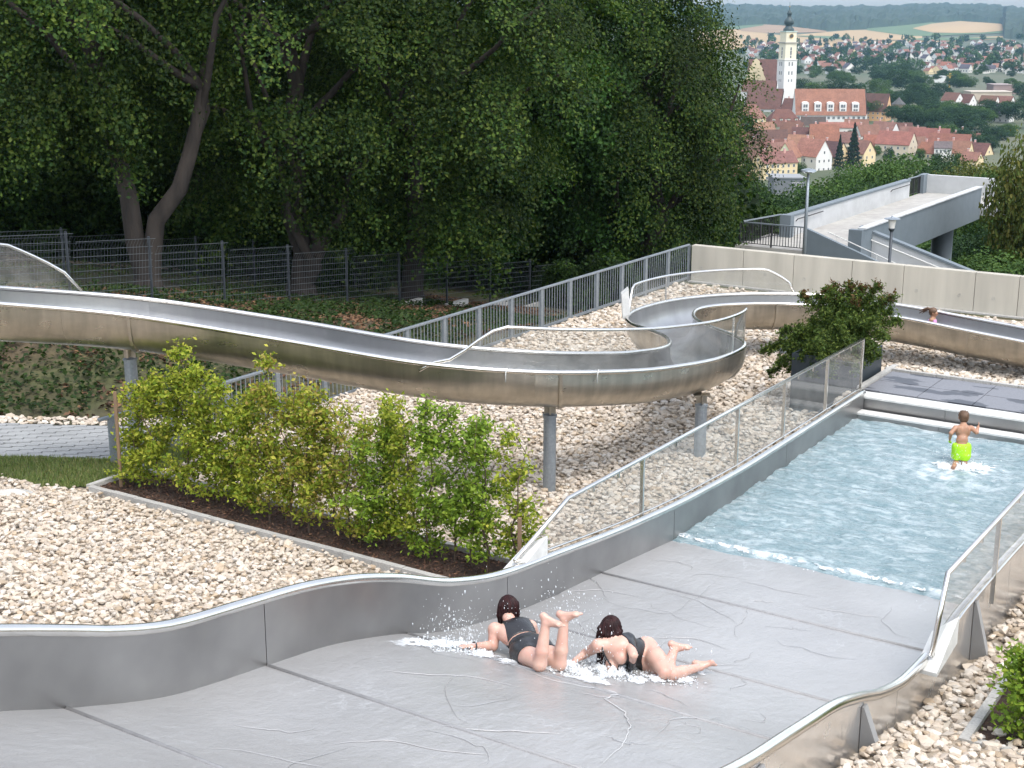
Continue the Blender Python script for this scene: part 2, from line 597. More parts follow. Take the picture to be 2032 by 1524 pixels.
def foam_mat():
    """laced foam: white froth with holes, density from the Col attribute"""
    m = bpy.data.materials.new('foam_sheet')
    t, o = nodes(m)
    b = t.nodes.new('ShaderNodeBsdfPrincipled')
    b.inputs['Base Color'].default_value = (.80, .83, .84, 1)
    b.inputs['Roughness'].default_value = .25
    tr = t.nodes.new('ShaderNodeBsdfTransparent')
    a = t.nodes.new('ShaderNodeAttribute')
    a.attribute_name = 'Col'
    n = noise_node(t, 22, 8, rough=.78)
    n2 = noise_node(t, 7, 4, rough=.6)
    av = t.nodes.new('ShaderNodeMath'); av.operation = 'MULTIPLY_ADD'; av.inputs[1].default_value = .55
    t.links.new(n2.outputs[0], av.inputs[0]); t.links.new(n.outputs[0], av.inputs[2])
    ad = t.nodes.new('ShaderNodeMath'); ad.operation = 'ADD'
    t.links.new(a.outputs['Fac'], ad.inputs[0]); t.links.new(av.outputs[0], ad.inputs[1])
    r = ramp(t, ad.outputs[0], [(.92, 0), (1.06, .25), (1.40, .72)])
    mx = t.nodes.new('ShaderNodeMixShader')
    t.links.new(r.outputs[0], mx.inputs[0]); t.links.new(tr.outputs[0], mx.inputs[1]); t.links.new(b.outputs[0], mx.inputs[2])
    t.links.new(mx.outputs[0], o.inputs[0])
    return m


M['foam_sheet'] = foam_mat()
for q_ in ('skin_fair', 'skin_tan'):
    b_ = M[q_].node_tree.nodes['Principled BSDF']
    b_.inputs['Subsurface Weight'].default_value = .25
    b_.inputs['Subsurface Radius'].default_value = (.012, .005, .003)
    b_.inputs['Subsurface Scale'].default_value = 1.0
M['slide_floor'] = slide_floor_mat()
M['water'] = water_mat()

# ---------------------------------------------------------------- terrain
XL, XR = -8.11, -3.70                # inner faces of the wave slide's side walls
gY = pchip([0, 3, 5.7, 7.35, 9, 10, 11.3, 12.9, 14.5, 16.5, 22, 30, 35, 60], [3.3, 2.6, 1.9, 1.3, .95, .70, .42, .08, -.10, -.2, -.3, -.34, -.37, -.37])


def G1(Y):
    """the natural hillside, falling along +Y to the valley floor"""
    z = .4 - .175 * (np.asarray(Y, float) - 21.8)
    z = np.where(z > 3, 3 + (z - 3) * .35, z)
    return np.where(z < -46, -46 - 6 * (1 - np.exp(-(-46 - z) / 6)), z)


def terr(X, Y):
    X, Y = np.asarray(X, float), np.asarray(Y, float)
    ter = gY(Y)
    ter = np.where(X < -16.6, ter + (np.minimum(ter, -.08) - ter) * sstep(-16.6, -17.4, X), ter)
    ter = ter + .22 * sstep(-4, -3.4, X) * (1 - sstep(17, 20, Y))
    # raised bed round the deck
    bx = sstep(-9.1, -8.4, X)
    ter = ter + (.30 - ter) * bx * sstep(23.0, 24.3, Y) * (1 - sstep(26.3, 28.3, Y)) * (1 - sstep(5, 8, X))
    out = G1(Y)
    # ivy bank left of the path, hillside beyond the railing
    sd_ = (X + 19.3) * -.548 + (Y - 13.9) * .8365            # distance up the bank from the path's lower edge
    w = np.minimum(sstep(2.6, 7.5, sd_), sstep(-18.0, -25.5, X)) * (1 - sstep(24, 30, Y)) + sstep(-17.6, -19.5, X) * sstep(24, 30, Y)
    z = ter * (1 - w) + out * w
    drop = sstep(36.1, 38.0, Y)
    z = z * (1 - drop) + out * drop
    R = np.sqrt(X**2 + Y**2)
    far = pchip([0, 2350, 3000, 3700, 4300, 5300, 9000, 30000], [-52, -52, -40, -20, -2, 21, 24, 24])(R)
    z = np.where(R > 2000, far, np.where(R > 500, np.minimum(z, far + 4), z))
    return z


def ter1(X, Y): return float(terr(X, Y))


_HD = np.geomspace(300., 9000., 400)


def hit(x, y):
    """point where the sight line of a survey pixel meets the terrain"""
    r = ray(x, y) / FPX
    Ds = _HD
    for _ in range(3):
        p = C0 + r[None] * Ds[:, None]
        u = np.nonzero(p[:, 2] < terr(p[:, 0], p[:, 1]))[0]
        i = u[0] if len(u) else len(Ds) - 1
        Ds = np.linspace(Ds[max(i - 1, 0)], Ds[i], 20)
    return C0 + r * Ds[10]


def ground_grid(name, xs, ys, mat, dz=0.0, keep=None):
    X, Y = np.meshgrid(xs, ys)
    Z = terr(X, Y) + dz
    n, m = len(xs), len(ys)
    v = np.stack([X.ravel(), Y.ravel(), Z.ravel()], 1)
    i = np.arange((n - 1) * (m - 1))
    r, c = i // (n - 1), i % (n - 1)
    a = r * n + c
    f = np.stack([a, a + 1, a + n + 1, a + n], 1)
    if keep is not None:
        cc = v[f].mean(1)
        f = f[keep(cc[:, 0], cc[:, 1])]
    o = place(name, np_mesh(name, v, f, mat, smooth=True))
    o['kind'] = 'structure'
    return o


def inpath(X, Y, grow=0.0):
    """paved path at the left: a band between two parallel lines"""
    ax, ay = -19.3, 13.9
    d = nrm([1.45, .95])
    n = V3(-d[1], d[0])[:2] if False else np.array([-d[1], d[0]])
    s = (X - ax) * n[0] + (Y - ay) * n[1]
    return (s > -grow) & (s < 2.15 + grow) & (X < -17.75 + grow)


# near ground in one sheet, with the slide and the pool cut out, and far sheets joined to it
def keepnear(X, Y): return ~((X > XL - .02) & (X < XR + .02) & (Y < 24.3) & (Y > -2)) & ~((X > -8.3) & (X < 2) & (Y > 23.9) & (Y < 26.1))


gx = np.unique(np.concatenate([np.arange(-60, -26, 2.0), np.arange(-26, 8.01, .25), np.arange(8, 40.1, 2), [XL - .02, XR + .02]]))
gy = np.unique(np.concatenate([np.arange(-6, 39, .25), np.arange(39, 90.1, 2)]))
GROUND = ground_grid('ground', gx, gy, [M['forest_floor']], keep=keepnear)
GROUND.data.materials.append(M['gravel_bed'])
mi = np.zeros(len(GROUND.data.polygons), np.int32)
cc = np.array([p.center[:] for p in GROUND.data.polygons])
mi[((cc[:, 0] > -17.6) & (cc[:, 1] < 35.4)) | ((cc[:, 0] > -21.5) & (cc[:, 1] < 15))] = 1
GROUND.data.polygons.foreach_set('material_index', mi)
bx = np.unique(np.concatenate([np.linspace(-6500, -400, 50), np.linspace(-400, -60, 30), np.linspace(-60, 40, 20), np.linspace(40, 400, 25), np.linspace(400, 8000, 50)]))
by = np.unique(np.concatenate([np.linspace(-1500, -6, 20), np.linspace(-6, 90, 20), np.linspace(90, 600, 50), np.linspace(600, 9000, 150)]))
ground_grid('valley_ground', bx, by, M['valley'], keep=lambda X, Y: ~((X > -60) & (X < 40) & (Y > -6) & (Y < 90)))

# ---------------------------------------------------------------- gravel: real stones
def ico(sub=0):
    import bmesh
    bm = bmesh.new()
    bmesh.ops.create_icosphere(bm, subdivisions=sub + 1, radius=1)
    bm.verts.ensure_lookup_table()
    v = np.array([p.co[:] for p in bm.verts])
    f = np.array([[q.index for q in p.verts] for p in bm.faces])
    bm.free()
    return v, f


def rotmats(n, rng, tilt=.6):
    a = rng.uniform(0, 2 * pi, n)
    t = rng.normal(0, tilt, n)
    b = rng.uniform(0, 2 * pi, n)
    ca, sa, ct, st, cb, sb = np.cos(a), np.sin(a), np.cos(t), np.sin(t), np.cos(b), np.sin(b)
    z0, o1 = np.zeros(n), np.ones(n)
    Ra = np.stack([ca, -sa, z0, sa, ca, z0, z0, z0, o1], 1).reshape(n, 3, 3)
    Rt = np.stack([o1, z0, z0, z0, ct, -st, z0, st, ct], 1).reshape(n, 3, 3)
    Rb = np.stack([cb, -sb, z0, sb, cb, z0, z0, z0, o1], 1).reshape(n, 3, 3)
    return Rb @ Rt @ Ra


def scatter_stones(name, pts, size, rng, pal, mat, flat=.62):
    iv, if_ = ico(0)
    n = len(pts)
    k = len(iv)
    # each stone its own chipped shape
    rad = 1 + rng.uniform(-.30, .22, (n, k))
    sc = np.stack([rng.uniform(.75, 1.35, n), rng.uniform(.7, 1.0, n), rng.uniform(.34, .68, n)], 1)
    v = iv[None] * rad[..., None] * sc[:, None, :]
    v = np.einsum('nij,nkj->nki', rotmats(n, rng, .30), v) * size[:, None, None]
    v = v + pts[:, None, :]
    f = if_[None] + (np.arange(n) * k)[:, None, None]
    pal = np.array(pal)
    c = pal[rng.integers(0, len(pal), n)] * rng.uniform(.82, 1.15, (n, 1))
    me = np_mesh(name, v.reshape(-1, 3), f.reshape(-1, 3), mat, col=np.repeat(c, k, 0))
    o = place(name, me)
    o['kind'] = 'stuff'
    return o


PAL = [(.58, .51, .425), (.62, .56, .48), (.54, .46, .37), (.60, .53, .445), (.50, .425, .34), (.57, .495, .41), (.65, .61, .55), (.46, .37, .27), (.55, .50, .435), (.59, .52, .43), (.56, .48, .395)]


def grid_pts(x0, x1, y0, y1, s, rng, jit=.48):
    X, Y = np.meshgrid(np.arange(x0, x1, s), np.arange(y0, y1, s * .9))
    X = X + (np.arange(X.shape[0]) % 2)[:, None] * s / 2
    X = X.ravel() + rng.uniform(-jit, jit, X.size) * s
    Y = Y.ravel() + rng.uniform(-jit, jit, Y.size) * s
    return X, Y


def in_planter(X, Y): return (X > -16.42) & (X < -9.2) & (Y > 13.38) & (Y < 14.5)


def gravel_ok(X, Y):
    ok = (X > -17.45) & (Y < 35.25)
    ok |= (X <= -17.45) & (X > -21.8) & (Y < 13.32 + (X + 17.45) * .03)
    ok &= ~((X > XL - .1) & (X < XR + .1) & (Y < 24.2))
    ok &= ~((X > -8.55) & (X < 2) & (Y > 23.8) & (Y < 26.25))
    ok &= ~in_planter(X, Y)
    ok &= ~((X < -16.55) & (Y > 13.32) & (Y < 16.3))
    ok &= ~inpath(X, Y, .0)
    return ok


rg = np.random.default_rng(3)
ptsl, szl = [], []
for (x0, x1, y0, y1, s) in [(-22, XL, 5.2, 14.6, .083), (-18, XL, 14.6, 22, .097), (-18, -8, 22, 35.3, .125), (-8, 3, 26.2, 35.3, .125), (XR, 2.6, 7.0, 24, .105)]:
    X, Y = grid_pts(x0, x1, y0, y1, s, rg)
    k = gravel_ok(X, Y)
    X, Y = X[k], Y[k]
    # second, sparse layer lying on top
    e = rg.random(len(X)) < .28
    Z = terr(X, Y) + .018 + rg.uniform(-.012, .02, len(X)) + .02 * vnoise(X * 1.7, Y * 1.7, 5)
    r = s * rg.lognormal(-.64, .24, len(X))
    ptsl += [np.stack([X, Y, Z], 1), np.stack([X[e] + .04, Y[e] + .03, Z[e] + .045], 1)]
    szl += [r, r[e] * .9]
# narrow strip of stones between the path and the ivy
X, Y = grid_pts(-24, -17.8, 14.2, 19, .12, rg)
k = inpath(X, Y, .55) & ~inpath(X, Y, 0.02) & (Y > 15.2 + (X + 21) * .6)
ptsl.append(np.stack([X[k], Y[k], terr(X[k], Y[k]) + .03], 1))
szl.append(.12 * rg.lognormal(-.6, .2, k.sum()))
scatter_stones('gravel', np.concatenate(ptsl), np.concatenate(szl), rg, PAL, M['stone'])

# ---------------------------------------------------------------- wave slide
fz = pchip([1.5, 3, 5.0, 5.68, 6.34, 7.35, 8.42, 9.17, 10.06, 11.26, 12.87, 14.53, 16.5, 17.3, 25], [3.75, 3.2, 2.40, 2.16, 1.90, 1.58, 1.40, 1.28, 1.05, .66, .36, .20, .0, -.10, -.10])
rz = pchip([1.5, 3, 5.0, 5.75, 6.4, 6.78, 7.4, 8.15, 8.92, 9.63, 10.25, 11.26, 12.2, 13.3, 15.2, 17.1, 19.2, 24.6], [4.3, 3.75, 2.98, 2.72, 2.47, 2.32, 2.14, 2.03, 1.92, 1.76, 1.56, 1.16, .92, .78, .56, .42, .36, .38])
rzR = pchip([1.5, 4, 6, 7.5, 8.7, 9.0, 9.45, 9.93, 10.6, 11.27, 11.83, 12.6, 13.3, 14.4, 16.05, 17.3, 24.6], [4.1, 3.05, 2.4, 1.98, 1.66, 1.60, 1.52, 1.43, 1.30, 1.09, .89, .72, .68, .76, .75, .71, .60])
JY = [1.5, 3.8, 6.25, 8.42, 10.45, 12.3, 14.45, 17.25]     # welded cross joints of the floor
WS = thing('wave_slide', 'wide wavy stainless steel slide running down into the pool, wet grey floor', 'water slide', (-5.93, 10, .9))
for i in range(len(JY) - 1):
    ys = np.linspace(JY[i] + .006, JY[i + 1] - .006, 36)
    xs = np.linspace(XL, XR, 24)
    X, Y = np.meshgrid(xs, ys)
    Z = fz(Y) + .004 * fbm(X * .9, Y * .9, 40 + i)
    n = len(xs)
    k = np.arange((n - 1) * 35)
    a = (k // (n - 1)) * n + k % (n - 1)
    v = np.stack([X.ravel(), Y.ravel(), Z.ravel()], 1) - WL[WS]
    place('floor_panel', np_mesh('floor_panel', v, np.stack([a, a + 1, a + n + 1, a + n], 1), M['slide_floor'], smooth=True), WS, WL[WS])
for y in JY[1:-1]:
    z = float(fz(y))
    b = MB()
    b.tube([(XL + .01, y, z - .004), (XR - .01, y, z - .004)], .022, 8)
    b.build('joint_bar', M['joint_bar'], WS, smooth=True)


def wall_strip(x, side, y0, y1, name, mat_in, mat_out, n=30):
    """side wall: inner skin, outer skin and underside; outer skin reaches below the floor"""
    b = MB()
    th = .05 * side
    ys = np.linspace(y0, y1, n)
    vs = []
    for y in ys:
        zt, zb = float((rzR if side > 0 else rz)(y)), float(fz(y)) - .03
        lo = zb - .42 if side > 0 else zb - .10
        vs += [(x, y, zb), (x, y, zt), (x + th, y, zt), (x + th, y, lo), (x, y, lo)]
    for i in range(n - 1):
        q = i * 5
        p = q + 5
        b_f = [(q, q + 1, p + 1, p), (q + 1, q + 2, p + 2, p + 1), (q + 2, q + 3, p + 3, p + 2), (q + 3, q + 4, p + 4, p + 3)]
        if side > 0: b_f = [t[::-1] for t in b_f]
        b.f += [tuple(t) for t in b_f]
        b.m += [0, 0, 1, 1]
    b.v = vs
    b.c = [(1, 1, 1)] * len(vs)
    return b.build(name, [mat_in, mat_out], WS, smooth=False)


WJ = [1.5, 4.2, 8.42, 12.3, 16.45, 20.4, 23.95]
for x, sd in ((XL, -1), (XR, 1)):
    for i in range(len(WJ) - 1):
        wall_strip(x, sd, WJ[i] + .004, WJ[i + 1] - .004, 'side_wall', M['steel_wall'], M['steel_mirror'])
    # rolled rim
    b = MB()
    b.tube([(x + sd * .035, y, float((rzR if sd > 0 else rz)(y)) + .03) for y in np.linspace(1.5, 24.0, 140)], .052, 12)
    b.build('rim', M['steel_rim'], WS, smooth=True)
# brackets carrying the right-hand wall
for y in (8.95, 11.3, 14.95, 18.3, 21.6):
    b = MB()
    zt = float(rzR(y)) - .02
    zb = float(terr(XR + .3, y)) - .1
    s0, s1 = -.045, .045
    b.add([(XR + .055, y + s0, zt - .03), (XR + .075, y + s0, zt - .03), (XR + .27, y + s0, zb), (XR + .055, y + s0, zb),
           (XR + .055, y + s1, zt - .03), (XR + .075, y + s1, zt - .03), (XR + .27, y + s1, zb), (XR + .055, y + s1, zb)],
          [(0, 1, 2, 3), (7, 6, 5, 4), (0, 4, 5, 1), (1, 5, 6, 2), (2, 6, 7, 3), (3, 7, 4, 0)])
    b.build('support_bracket', M['bracket'], WS)
# spray skirt below the right wall between the brackets (arched plate)
for y0, y1 in ((9.1, 11.15),):
    b = MB()
    ys = np.linspace(y0, y1, 16)
    for i in range(15):
        f0, f1 = [abs(2 * (q - y0) / (y1 - y0) - 1) ** 2.2 for q in (ys[i], ys[i + 1])]
        a0, a1 = float(fz(ys[i])) - .13, float(fz(ys[i + 1])) - .13
        b.add([(XR + .056, ys[i], a0), (XR + .056, ys[i + 1], a1), (XR + .06, ys[i + 1], a1 - .05 - .4 * f1), (XR + .06, ys[i], a0 - .05 - .4 * f0)], [(0, 1, 2, 3)])
    b.build('skirt_plate', M['steel_mirror'], WS)


# glass screens beside the pool
def glass_screen(x, ya, yb, ztop, posts, end_y0, label, rake_top):
    rz = rzR if x > -6 else globals()['rz']
    g = thing('glass_screen', label, 'glass screen', (x, (ya + yb) / 2, .5))
    # panes between posts, bottom following the rim
    edges = [end_y0] + posts + [yb]
    for i in range(len(edges) - 1):
        y0, y1 = edges[i] + .02, edges[i + 1] - .02
        ys = np.linspace(y0, y1, 8)
        b = MB()
        n = len(ys)
        vs = []
        for y in ys:
            zt = ztop if y >= rake_top else float(rz(end_y0)) + .12 + (ztop - float(rz(end_y0)) - .12) * (y - end_y0) / (rake_top - end_y0)
            zb = float(rz(y)) + .10
            vs += [(x, y, zb), (x, y, zt - .02)]
        b.v = vs
        b.c = [(1, 1, 1)] * len(vs)
        for k in range(n - 1):
            q, p = k * 2, k * 2 + 2
            b.f += [(q, p, p + 1, q + 1)]
            b.m += [0]
        b.build('pane', M['glass'], g)
    zt0 = float(rz(end_y0)) + .10
    b = MB()
    b.tube([(x, end_y0, zt0), (x, rake_top, ztop), (x, yb, ztop), (x, yb, float(rz(min(yb, 24.5))) + .06)], .027, 8)
    b.build('top_rail', M['steel_rim'], g, smooth=True)
    b = MB()
    b.tube([(x, y, float(rz(y)) + .085) for y in np.linspace(end_y0, yb, 40)], .014, 6)
    b.build('bottom_rail', M['steel_rim'], g, smooth=True)
    for y in posts:
        b = MB()
        b.bar((x, y, float(rz(y)) - .25), (x, y, ztop), .035, .05, up=(1, 0, 0))
        b.build('post', M['steel_rim'], g)
    # short clips hanging from the rail
    ps = sorted([rake_top] + posts + [yb])
    for y0, y1 in zip(ps[:-1], ps[1:]):
        for f in (.33, .67):
            y = y0 + (y1 - y0) * f
            b = MB()
            b.bar((x - .015, y, ztop - .10), (x - .015, y, ztop - .01), .02, .03, up=(1, 0, 0))
            b.build('clip', M['steel_rim'], g)
    return g


GL = glass_screen(XL - .11, 12.5, 24.05, 1.37, [15.69, 18.68, 20.46, 22.31], 12.62, 'long glass screen with steel rail along the left side of the pool', 13.79)
gq0, gq1, gq2 = onX(1853, 1245, XR + .11), onX(1880, 1150, XR + .11), onX(2032, 965, XR + .11)
GR = glass_screen(XR + .11, 13.3, 24.4, float((gq1[2] + gq2[2]) / 2), [float(onX(1975, 1120, XR + .11)[1]), 18.2, 20.6], float(gq0[1]), 'shorter glass screen with raked end on the right pool edge', float(gq1[1]))
# pale wedge plates that close the raked ends
for g, x, y0 in ((GL, XL - .11, 12.62), (GR, XR + .11, float(gq0[1]))):
    sd = -1 if x < -6 else 1
    b = MB()
    rz_f = rzR if sd > 0 else rz
    z0 = float(rz_f(y0))
    b.add([(x - .12, y0 - .12, z0 - .02), (x + .10, y0 - .12, z0 - .02), (x + .10, y0 + .55, float(rz_f(y0 + .55)) + .32), (x - .12, y0 + .38, float(rz_f(y0 + .4)) + .18),
           (x - .12, y0 - .12, z0 - .06), (x + .10, y0 - .12, z0 - .06), (x + .10, y0 + .55, float(rz_f(y0 + .55)) + .02), (x - .12, y0 + .38, float(rz_f(y0 + .4)) - .06)],
          [(0, 1, 2, 3), (7, 6, 5, 4), (0, 4, 5, 1), (1, 5, 6, 2), (2, 6, 7, 3), (3, 7, 4, 0)])
    b.build('end_plate', M['concrete_cap'] if False else M['white_edge'], g)

# ---------------------------------------------------------------- pool
b = MB()
b.box(XL, XR, 17.24, 23.95, -.16, -.14)
PF = b.build('pool_floor', M['steel_wall'])
PF['kind'] = 'structure'
xs = np.arange(XL + .003, XR, .035)
ys = np.arange(15.7, 23.78, .035)
X, Y = np.meshgrid(xs, ys)
ed = sstep(16.15, 17.6, Y)
wv = (.042 * fbm(X * 1.9 + 1.1 * fbm(X, Y, 90), Y * 4.2 + .8 * fbm(X * 1.2, Y * 1.2, 92), 11, 4) + .022 * np.sin(6.5 * Y + 1.8 * X + 2.2 * vnoise(X * .9, Y * .9, 3)) * vnoise(X * .8, Y * .8, 4)
      + .020 * fbm(X * 6, Y * 10, 21, 3) + .05 * (.5 - np.abs(fbm(X * 1.7 + .9 * fbm(X * 1.3, Y * 1.3, 93), Y * 4.6 + .8 * fbm(X, Y, 94), 95, 4))))
lip = np.exp(-((Y - (16.60 + .10 * fbm(X * 1.6, X * 0 + 2.2, 8))) / .10)**2)         # wash where the slide meets the pool
Z = wv * (.35 + .65 * ed) + lip * (.02 + .05 * np.clip(fbm(X * 5, Y * 5, 31, 3) + .35, 0, 1)) + .006
Z += -.10 * sstep(16.45, 15.75, Y)
foam = np.clip(lip * (1.1 * (fbm(X * 6, Y * 6, 55, 4) + .25)) * 1.6, 0, 1)
crest = np.clip((fbm(X * 6.1 + 1.6 * fbm(X * 2.2, Y * 2.2, 70), Y * 15 + 1.6 * fbm(X * 1.5, Y * 1.5, 71), 61, 4) - .08) * 1.1, 0, .26)
foam = np.maximum(foam, crest)
far_e = np.exp(-((23.78 - Y) / .5)**2) * np.clip(fbm(X * 4, Y * 4, 77, 4) + .3, 0, 1)
foam = np.maximum(foam, far_e)
bs = np.exp(-(((X + 5.65) / .85)**2 + ((Y - 21.45) / .75)**2))                           # churned water round the running boy
foam = np.maximum(foam, np.clip(bs * (fbm(X * 9, Y * 9, 99, 4) + .16) * 1.5, 0, 1))
Z += bs * .05 * np.abs(fbm(X * 7, Y * 7, 98, 3))
m_ = len(xs)
k = np.arange((m_ - 1) * (len(ys) - 1))
a = (k // (m_ - 1)) * m_ + k % (m_ - 1)
PW = place('pool_water', np_mesh('pool_water', np.stack([X.ravel(), Y.ravel(), Z.ravel()], 1), np.stack([a, a + 1, a + m_ + 1, a + m_], 1), M['water'], smooth=True, col=np.repeat(foam.ravel()[:, None], 3, 1)))
PW['kind'] = 'structure'

# ---------------------------------------------------------------- end step and deck
st = thing('pool_step', 'two white gripped ledges with steel risers at the far pool end', 'pool step', (-4, 24.1, 0))
for y0, y1, z in ((23.62, 23.9, .115), (23.96, 24.36, .335)):
    b = MB()
    b.box(-8.28, 1.5, y0, y1, z - .03, z)
    b.build('ledge', M['white_edge'], st)
    b = MB()
    for x in np.arange(-8.2, 1.4, .09):
        b.box(x, x + .05, y0 + .03, y1 - .03, z, z + .008)
    b.build('grip_ribs', M['white_edge'], st)['kind'] = 'stuff'
    b = MB()
    for x0 in np.arange(-8.28, 1.5, 1.63):
        b.box(x0 + .003, min(x0 + 1.627, 1.5), y0 + .02, y0 + .035, z - .30, z - .032)
    b.build('riser', M['steel_wall'], st)
dk = thing('deck', 'terrace of large wet grey slabs with puddles behind the pool', 'terrace', (-4, 25.2, .3))
dk['kind'] = 'structure'
del dk['category']
b = MB()
b.box(-8.28, 1.5, 24.37, 26.0, .20, .318)
b.build('slab_bed', M['joint_dark'], dk)
tm = None
for i, y0 in enumerate((24.385, 25.19)):
    for j in range(10):
        x0 = -8.27 + j * .985 + (.0 if i == 0 else .0)
        w, h = .972, .79
        b = MB()
        b.box(-w / 2, w / 2, -h / 2, h / 2, -.04, 0)
        if tm is None:
            tm = b.mesh('slab', M['tile_wet'])
        place('slab', tm, dk, (x0 + w / 2, y0 + h / 2, .358 + random.uniform(-.0015, .0015)), (random.uniform(-.002, .002), random.uniform(-.002, .002), 0))
ks = None
for x, y, r in [(-8.36, y0, pi / 2) for y0 in np.arange(24.4, 26.1, .505)] + [(x0, 26.09, 0) for x0 in np.arange(-8.2, 1.5, .505)]:
    if ks is None:
        b = MB()
        b.box(-.248, .248, -.05, .05, -.2, .03)
        ks = b.mesh('kerb_stone', M['kerb'])
    place('kerb_stone', ks, dk, (x, y + (.25 if r else 0), .36 + random.uniform(-.004, .004)), (0, 0, r))

# ---------------------------------------------------------------- winding slide
NEAR = [(-420, 600, 3.6), (-150, 596, 3.22), (0, 605, 2.95), (255, 628, 2.6), (550, 675, 2.28), (830, 722, 2.05), (1060, 740, 1.88), (1250, 738, 1.66), (1350, 728, 1.52), (1430, 712, 1.4), (1477, 688, 1.3), (1455, 668, 1.24), (1410, 650, 1.2), (1383, 637, 1.14), (1376, 625, 1.08), (1388, 614, 1.04), (1430, 607, 1.0), (1500, 604, .95), (1570, 605, .92), (1660, 611, .86), (1800, 634, .75), (1920, 658, .62), (2032, 680, .52), (2150, 706, .4), (2300, 745, .28)]
FAR = [(-350, 574), (-90, 569), (45, 576), (295, 596), (573, 637), (845, 682), (1060, 701), (1215, 703), (1275, 699), (1312, 693), (1329, 684), (1320, 670), (1290, 657), (1255, 645), (1245, 630), (1272, 613), (1341, 596), (1440, 586), (1550, 584), (1660, 589), (1800, 609), (1925, 632), (2050, 656), (2170, 683), (2310, 722)]
PN = [at(x, y, z) for x, y, z in NEAR]
PF_ = [at(f[0], f[1], n[2]) for n, f in zip(NEAR, FAR)]
NSUB = 8
CN, CF = catmull(PN, NSUB), catmull(PF_, NSUB)
TS = thing('winding_slide', 'curving stainless steel trough slide on round posts above the gravel', 'water slide', (CN[56][0], CN[56][1], 0))


def profile(n=19, depth=.64):
    out = []
    for i in range(n):
        ph = pi * i / (n - 1)
        c, s_ = cos(ph), sin(ph)
        out.append((np.sign(c) * abs(c)**.78 * .5, -depth * abs(s_)**.80))
    return out


PRO = profile()


def trough(i0, i1, grow, mat, name, inner):
    v, f = [], []
    np_ = len(PRO)
    for i in range(i0, i1 + 1):
        a, b_ = CN[i], CF[i]
        mid = (a + b_) / 2
        h = (a - b_) * [1, 1, 0]
        w = np.linalg.norm(h)
        hd = h / w
        for s_, d in PRO:
            v.append(mid + hd * s_ * (w + 2 * grow) + UPV * (d * (1 + grow * 1.6)))
    m_ = i1 - i0 + 1
    for i in range(m_ - 1):
        for k in range(np_ - 1):
            q = (i * np_ + k, i * np_ + k + 1, (i + 1) * np_ + k + 1, (i + 1) * np_ + k)
            f.append(q if inner else q[::-1])
    return np.array(v), np.array(f)


CUT = [0, 12, 24, 40, 48, 56, 72, 84, 96, 112, 128, 144, 160, 176, 192]
CUT = [c for c in CUT if c < len(CN) - 1] + [len(CN) - 1]
for a, b_ in zip(CUT[:-1], CUT[1:]):
    v1, f1 = trough(a, b_, -.004, None, '', True)
    v2, f2 = trough(a, b_, .006, None, '', False)
    me = np_mesh('trough_section', np.concatenate([v1, v2]) - WL[TS], np.concatenate([f1, f2 + len(v1)]), [M['steel_in'], M['steel_trough']], mi=[0] * len(f1) + [1] * len(f2), smooth=True)
    place('trough_section', me, TS, WL[TS])
for nm, C_ in (('near', CN), ('far', CF)):
    b = MB()
    b.tube(list(C_ + UPV * .012), .040, 10)
    b.build('rim', M['steel_rim'], TS, smooth=True)


def flange(i, w=.03, th=.022, name='flange', mat='steel_trough'):
    v, f = [], []
    a, b_ = CN[i], CF[i]
    mid = (a + b_) / 2
    h = (a - b_) * [1, 1, 0]
    wd = np.linalg.norm(h)
    hd = h / wd
    t = np.cross(hd, UPV)
    for s_, d in PRO:
        for off in (-w / 2, w / 2):
            for g in (.004, th):
                v.append(mid + hd * s_ * (wd + 2 * g) + UPV * (d * (1 + g * 1.6)) + t * off)
    for k in range(len(PRO) - 1):
        q, p = 4 * k, 4 * k + 4
        f += [(q + 1, q + 3, p + 3, p + 1), (q, q + 1, p + 1, p), (q + 2, p + 2, p + 3, q + 3)]
    place(name, np_mesh(name, np.array(v) - WL[TS], np.array(f), M[mat], smooth=False), TS, WL[TS])


IDX = lambda k: k * NSUB
for i in (IDX(3), IDX(6) + 2, IDX(10), IDX(17) + 5, IDX(21)): flange(i, .05, .035)
for i in (IDX(2) + 4, IDX(4) - 1, IDX(5) - 1, IDX(6), IDX(8), IDX(11), IDX(13), IDX(16), IDX(20) - 2, IDX(22)): flange(i, .012, .007, 'weld_seam')


def support(p, top, name='support_post', r=.10):
    """round post with a forked cradle under the trough"""
    g = float(terr(p[0], p[1])) - .1
    b = MB()
    b.tube([(p[0], p[1], g), (p[0], p[1], top - .12)], r, 16)
    b.lathe((p[0], p[1], top - .12), [(r + .012, 0), (r + .012, .03), (r * .5, .05)], 16)
    o = b.build(name, M['galv'], TS, smooth=False)
    b = MB()
    b.obox((p[0], p[1], top - .02), RIGHT * .09, FWD * .012, (0, 0, .10))
    b.obox((p[0], p[1], top + .02), RIGHT * .015, FWD * .16, (0, 0, .07))
    b.obox((p[0], p[1], top + .075), RIGHT * .14, FWD * .10, (0, 0, .012))
    b.build('cradle', M['steel_trough'], o)
    return o


for (px, i) in ((1091, IDX(6) + 2), (1390, IDX(8) + 6), (268, IDX(3))):
    m_ = (CN[i] + CF[i]) / 2
    n_ = CN[i] * .62 + CF[i] * .38
    d = ray(px, 850)
    tt = (n_[1]) / d[1]
    p = C0 + d * tt                     # on the sight line, under the trough
    support(p, m_[2] - .70)
for i in (IDX(13), IDX(18), IDX(23), IDX(1)):
    m_ = (CN[i] + CF[i]) / 2
    support(m_, m_[2] - .70)


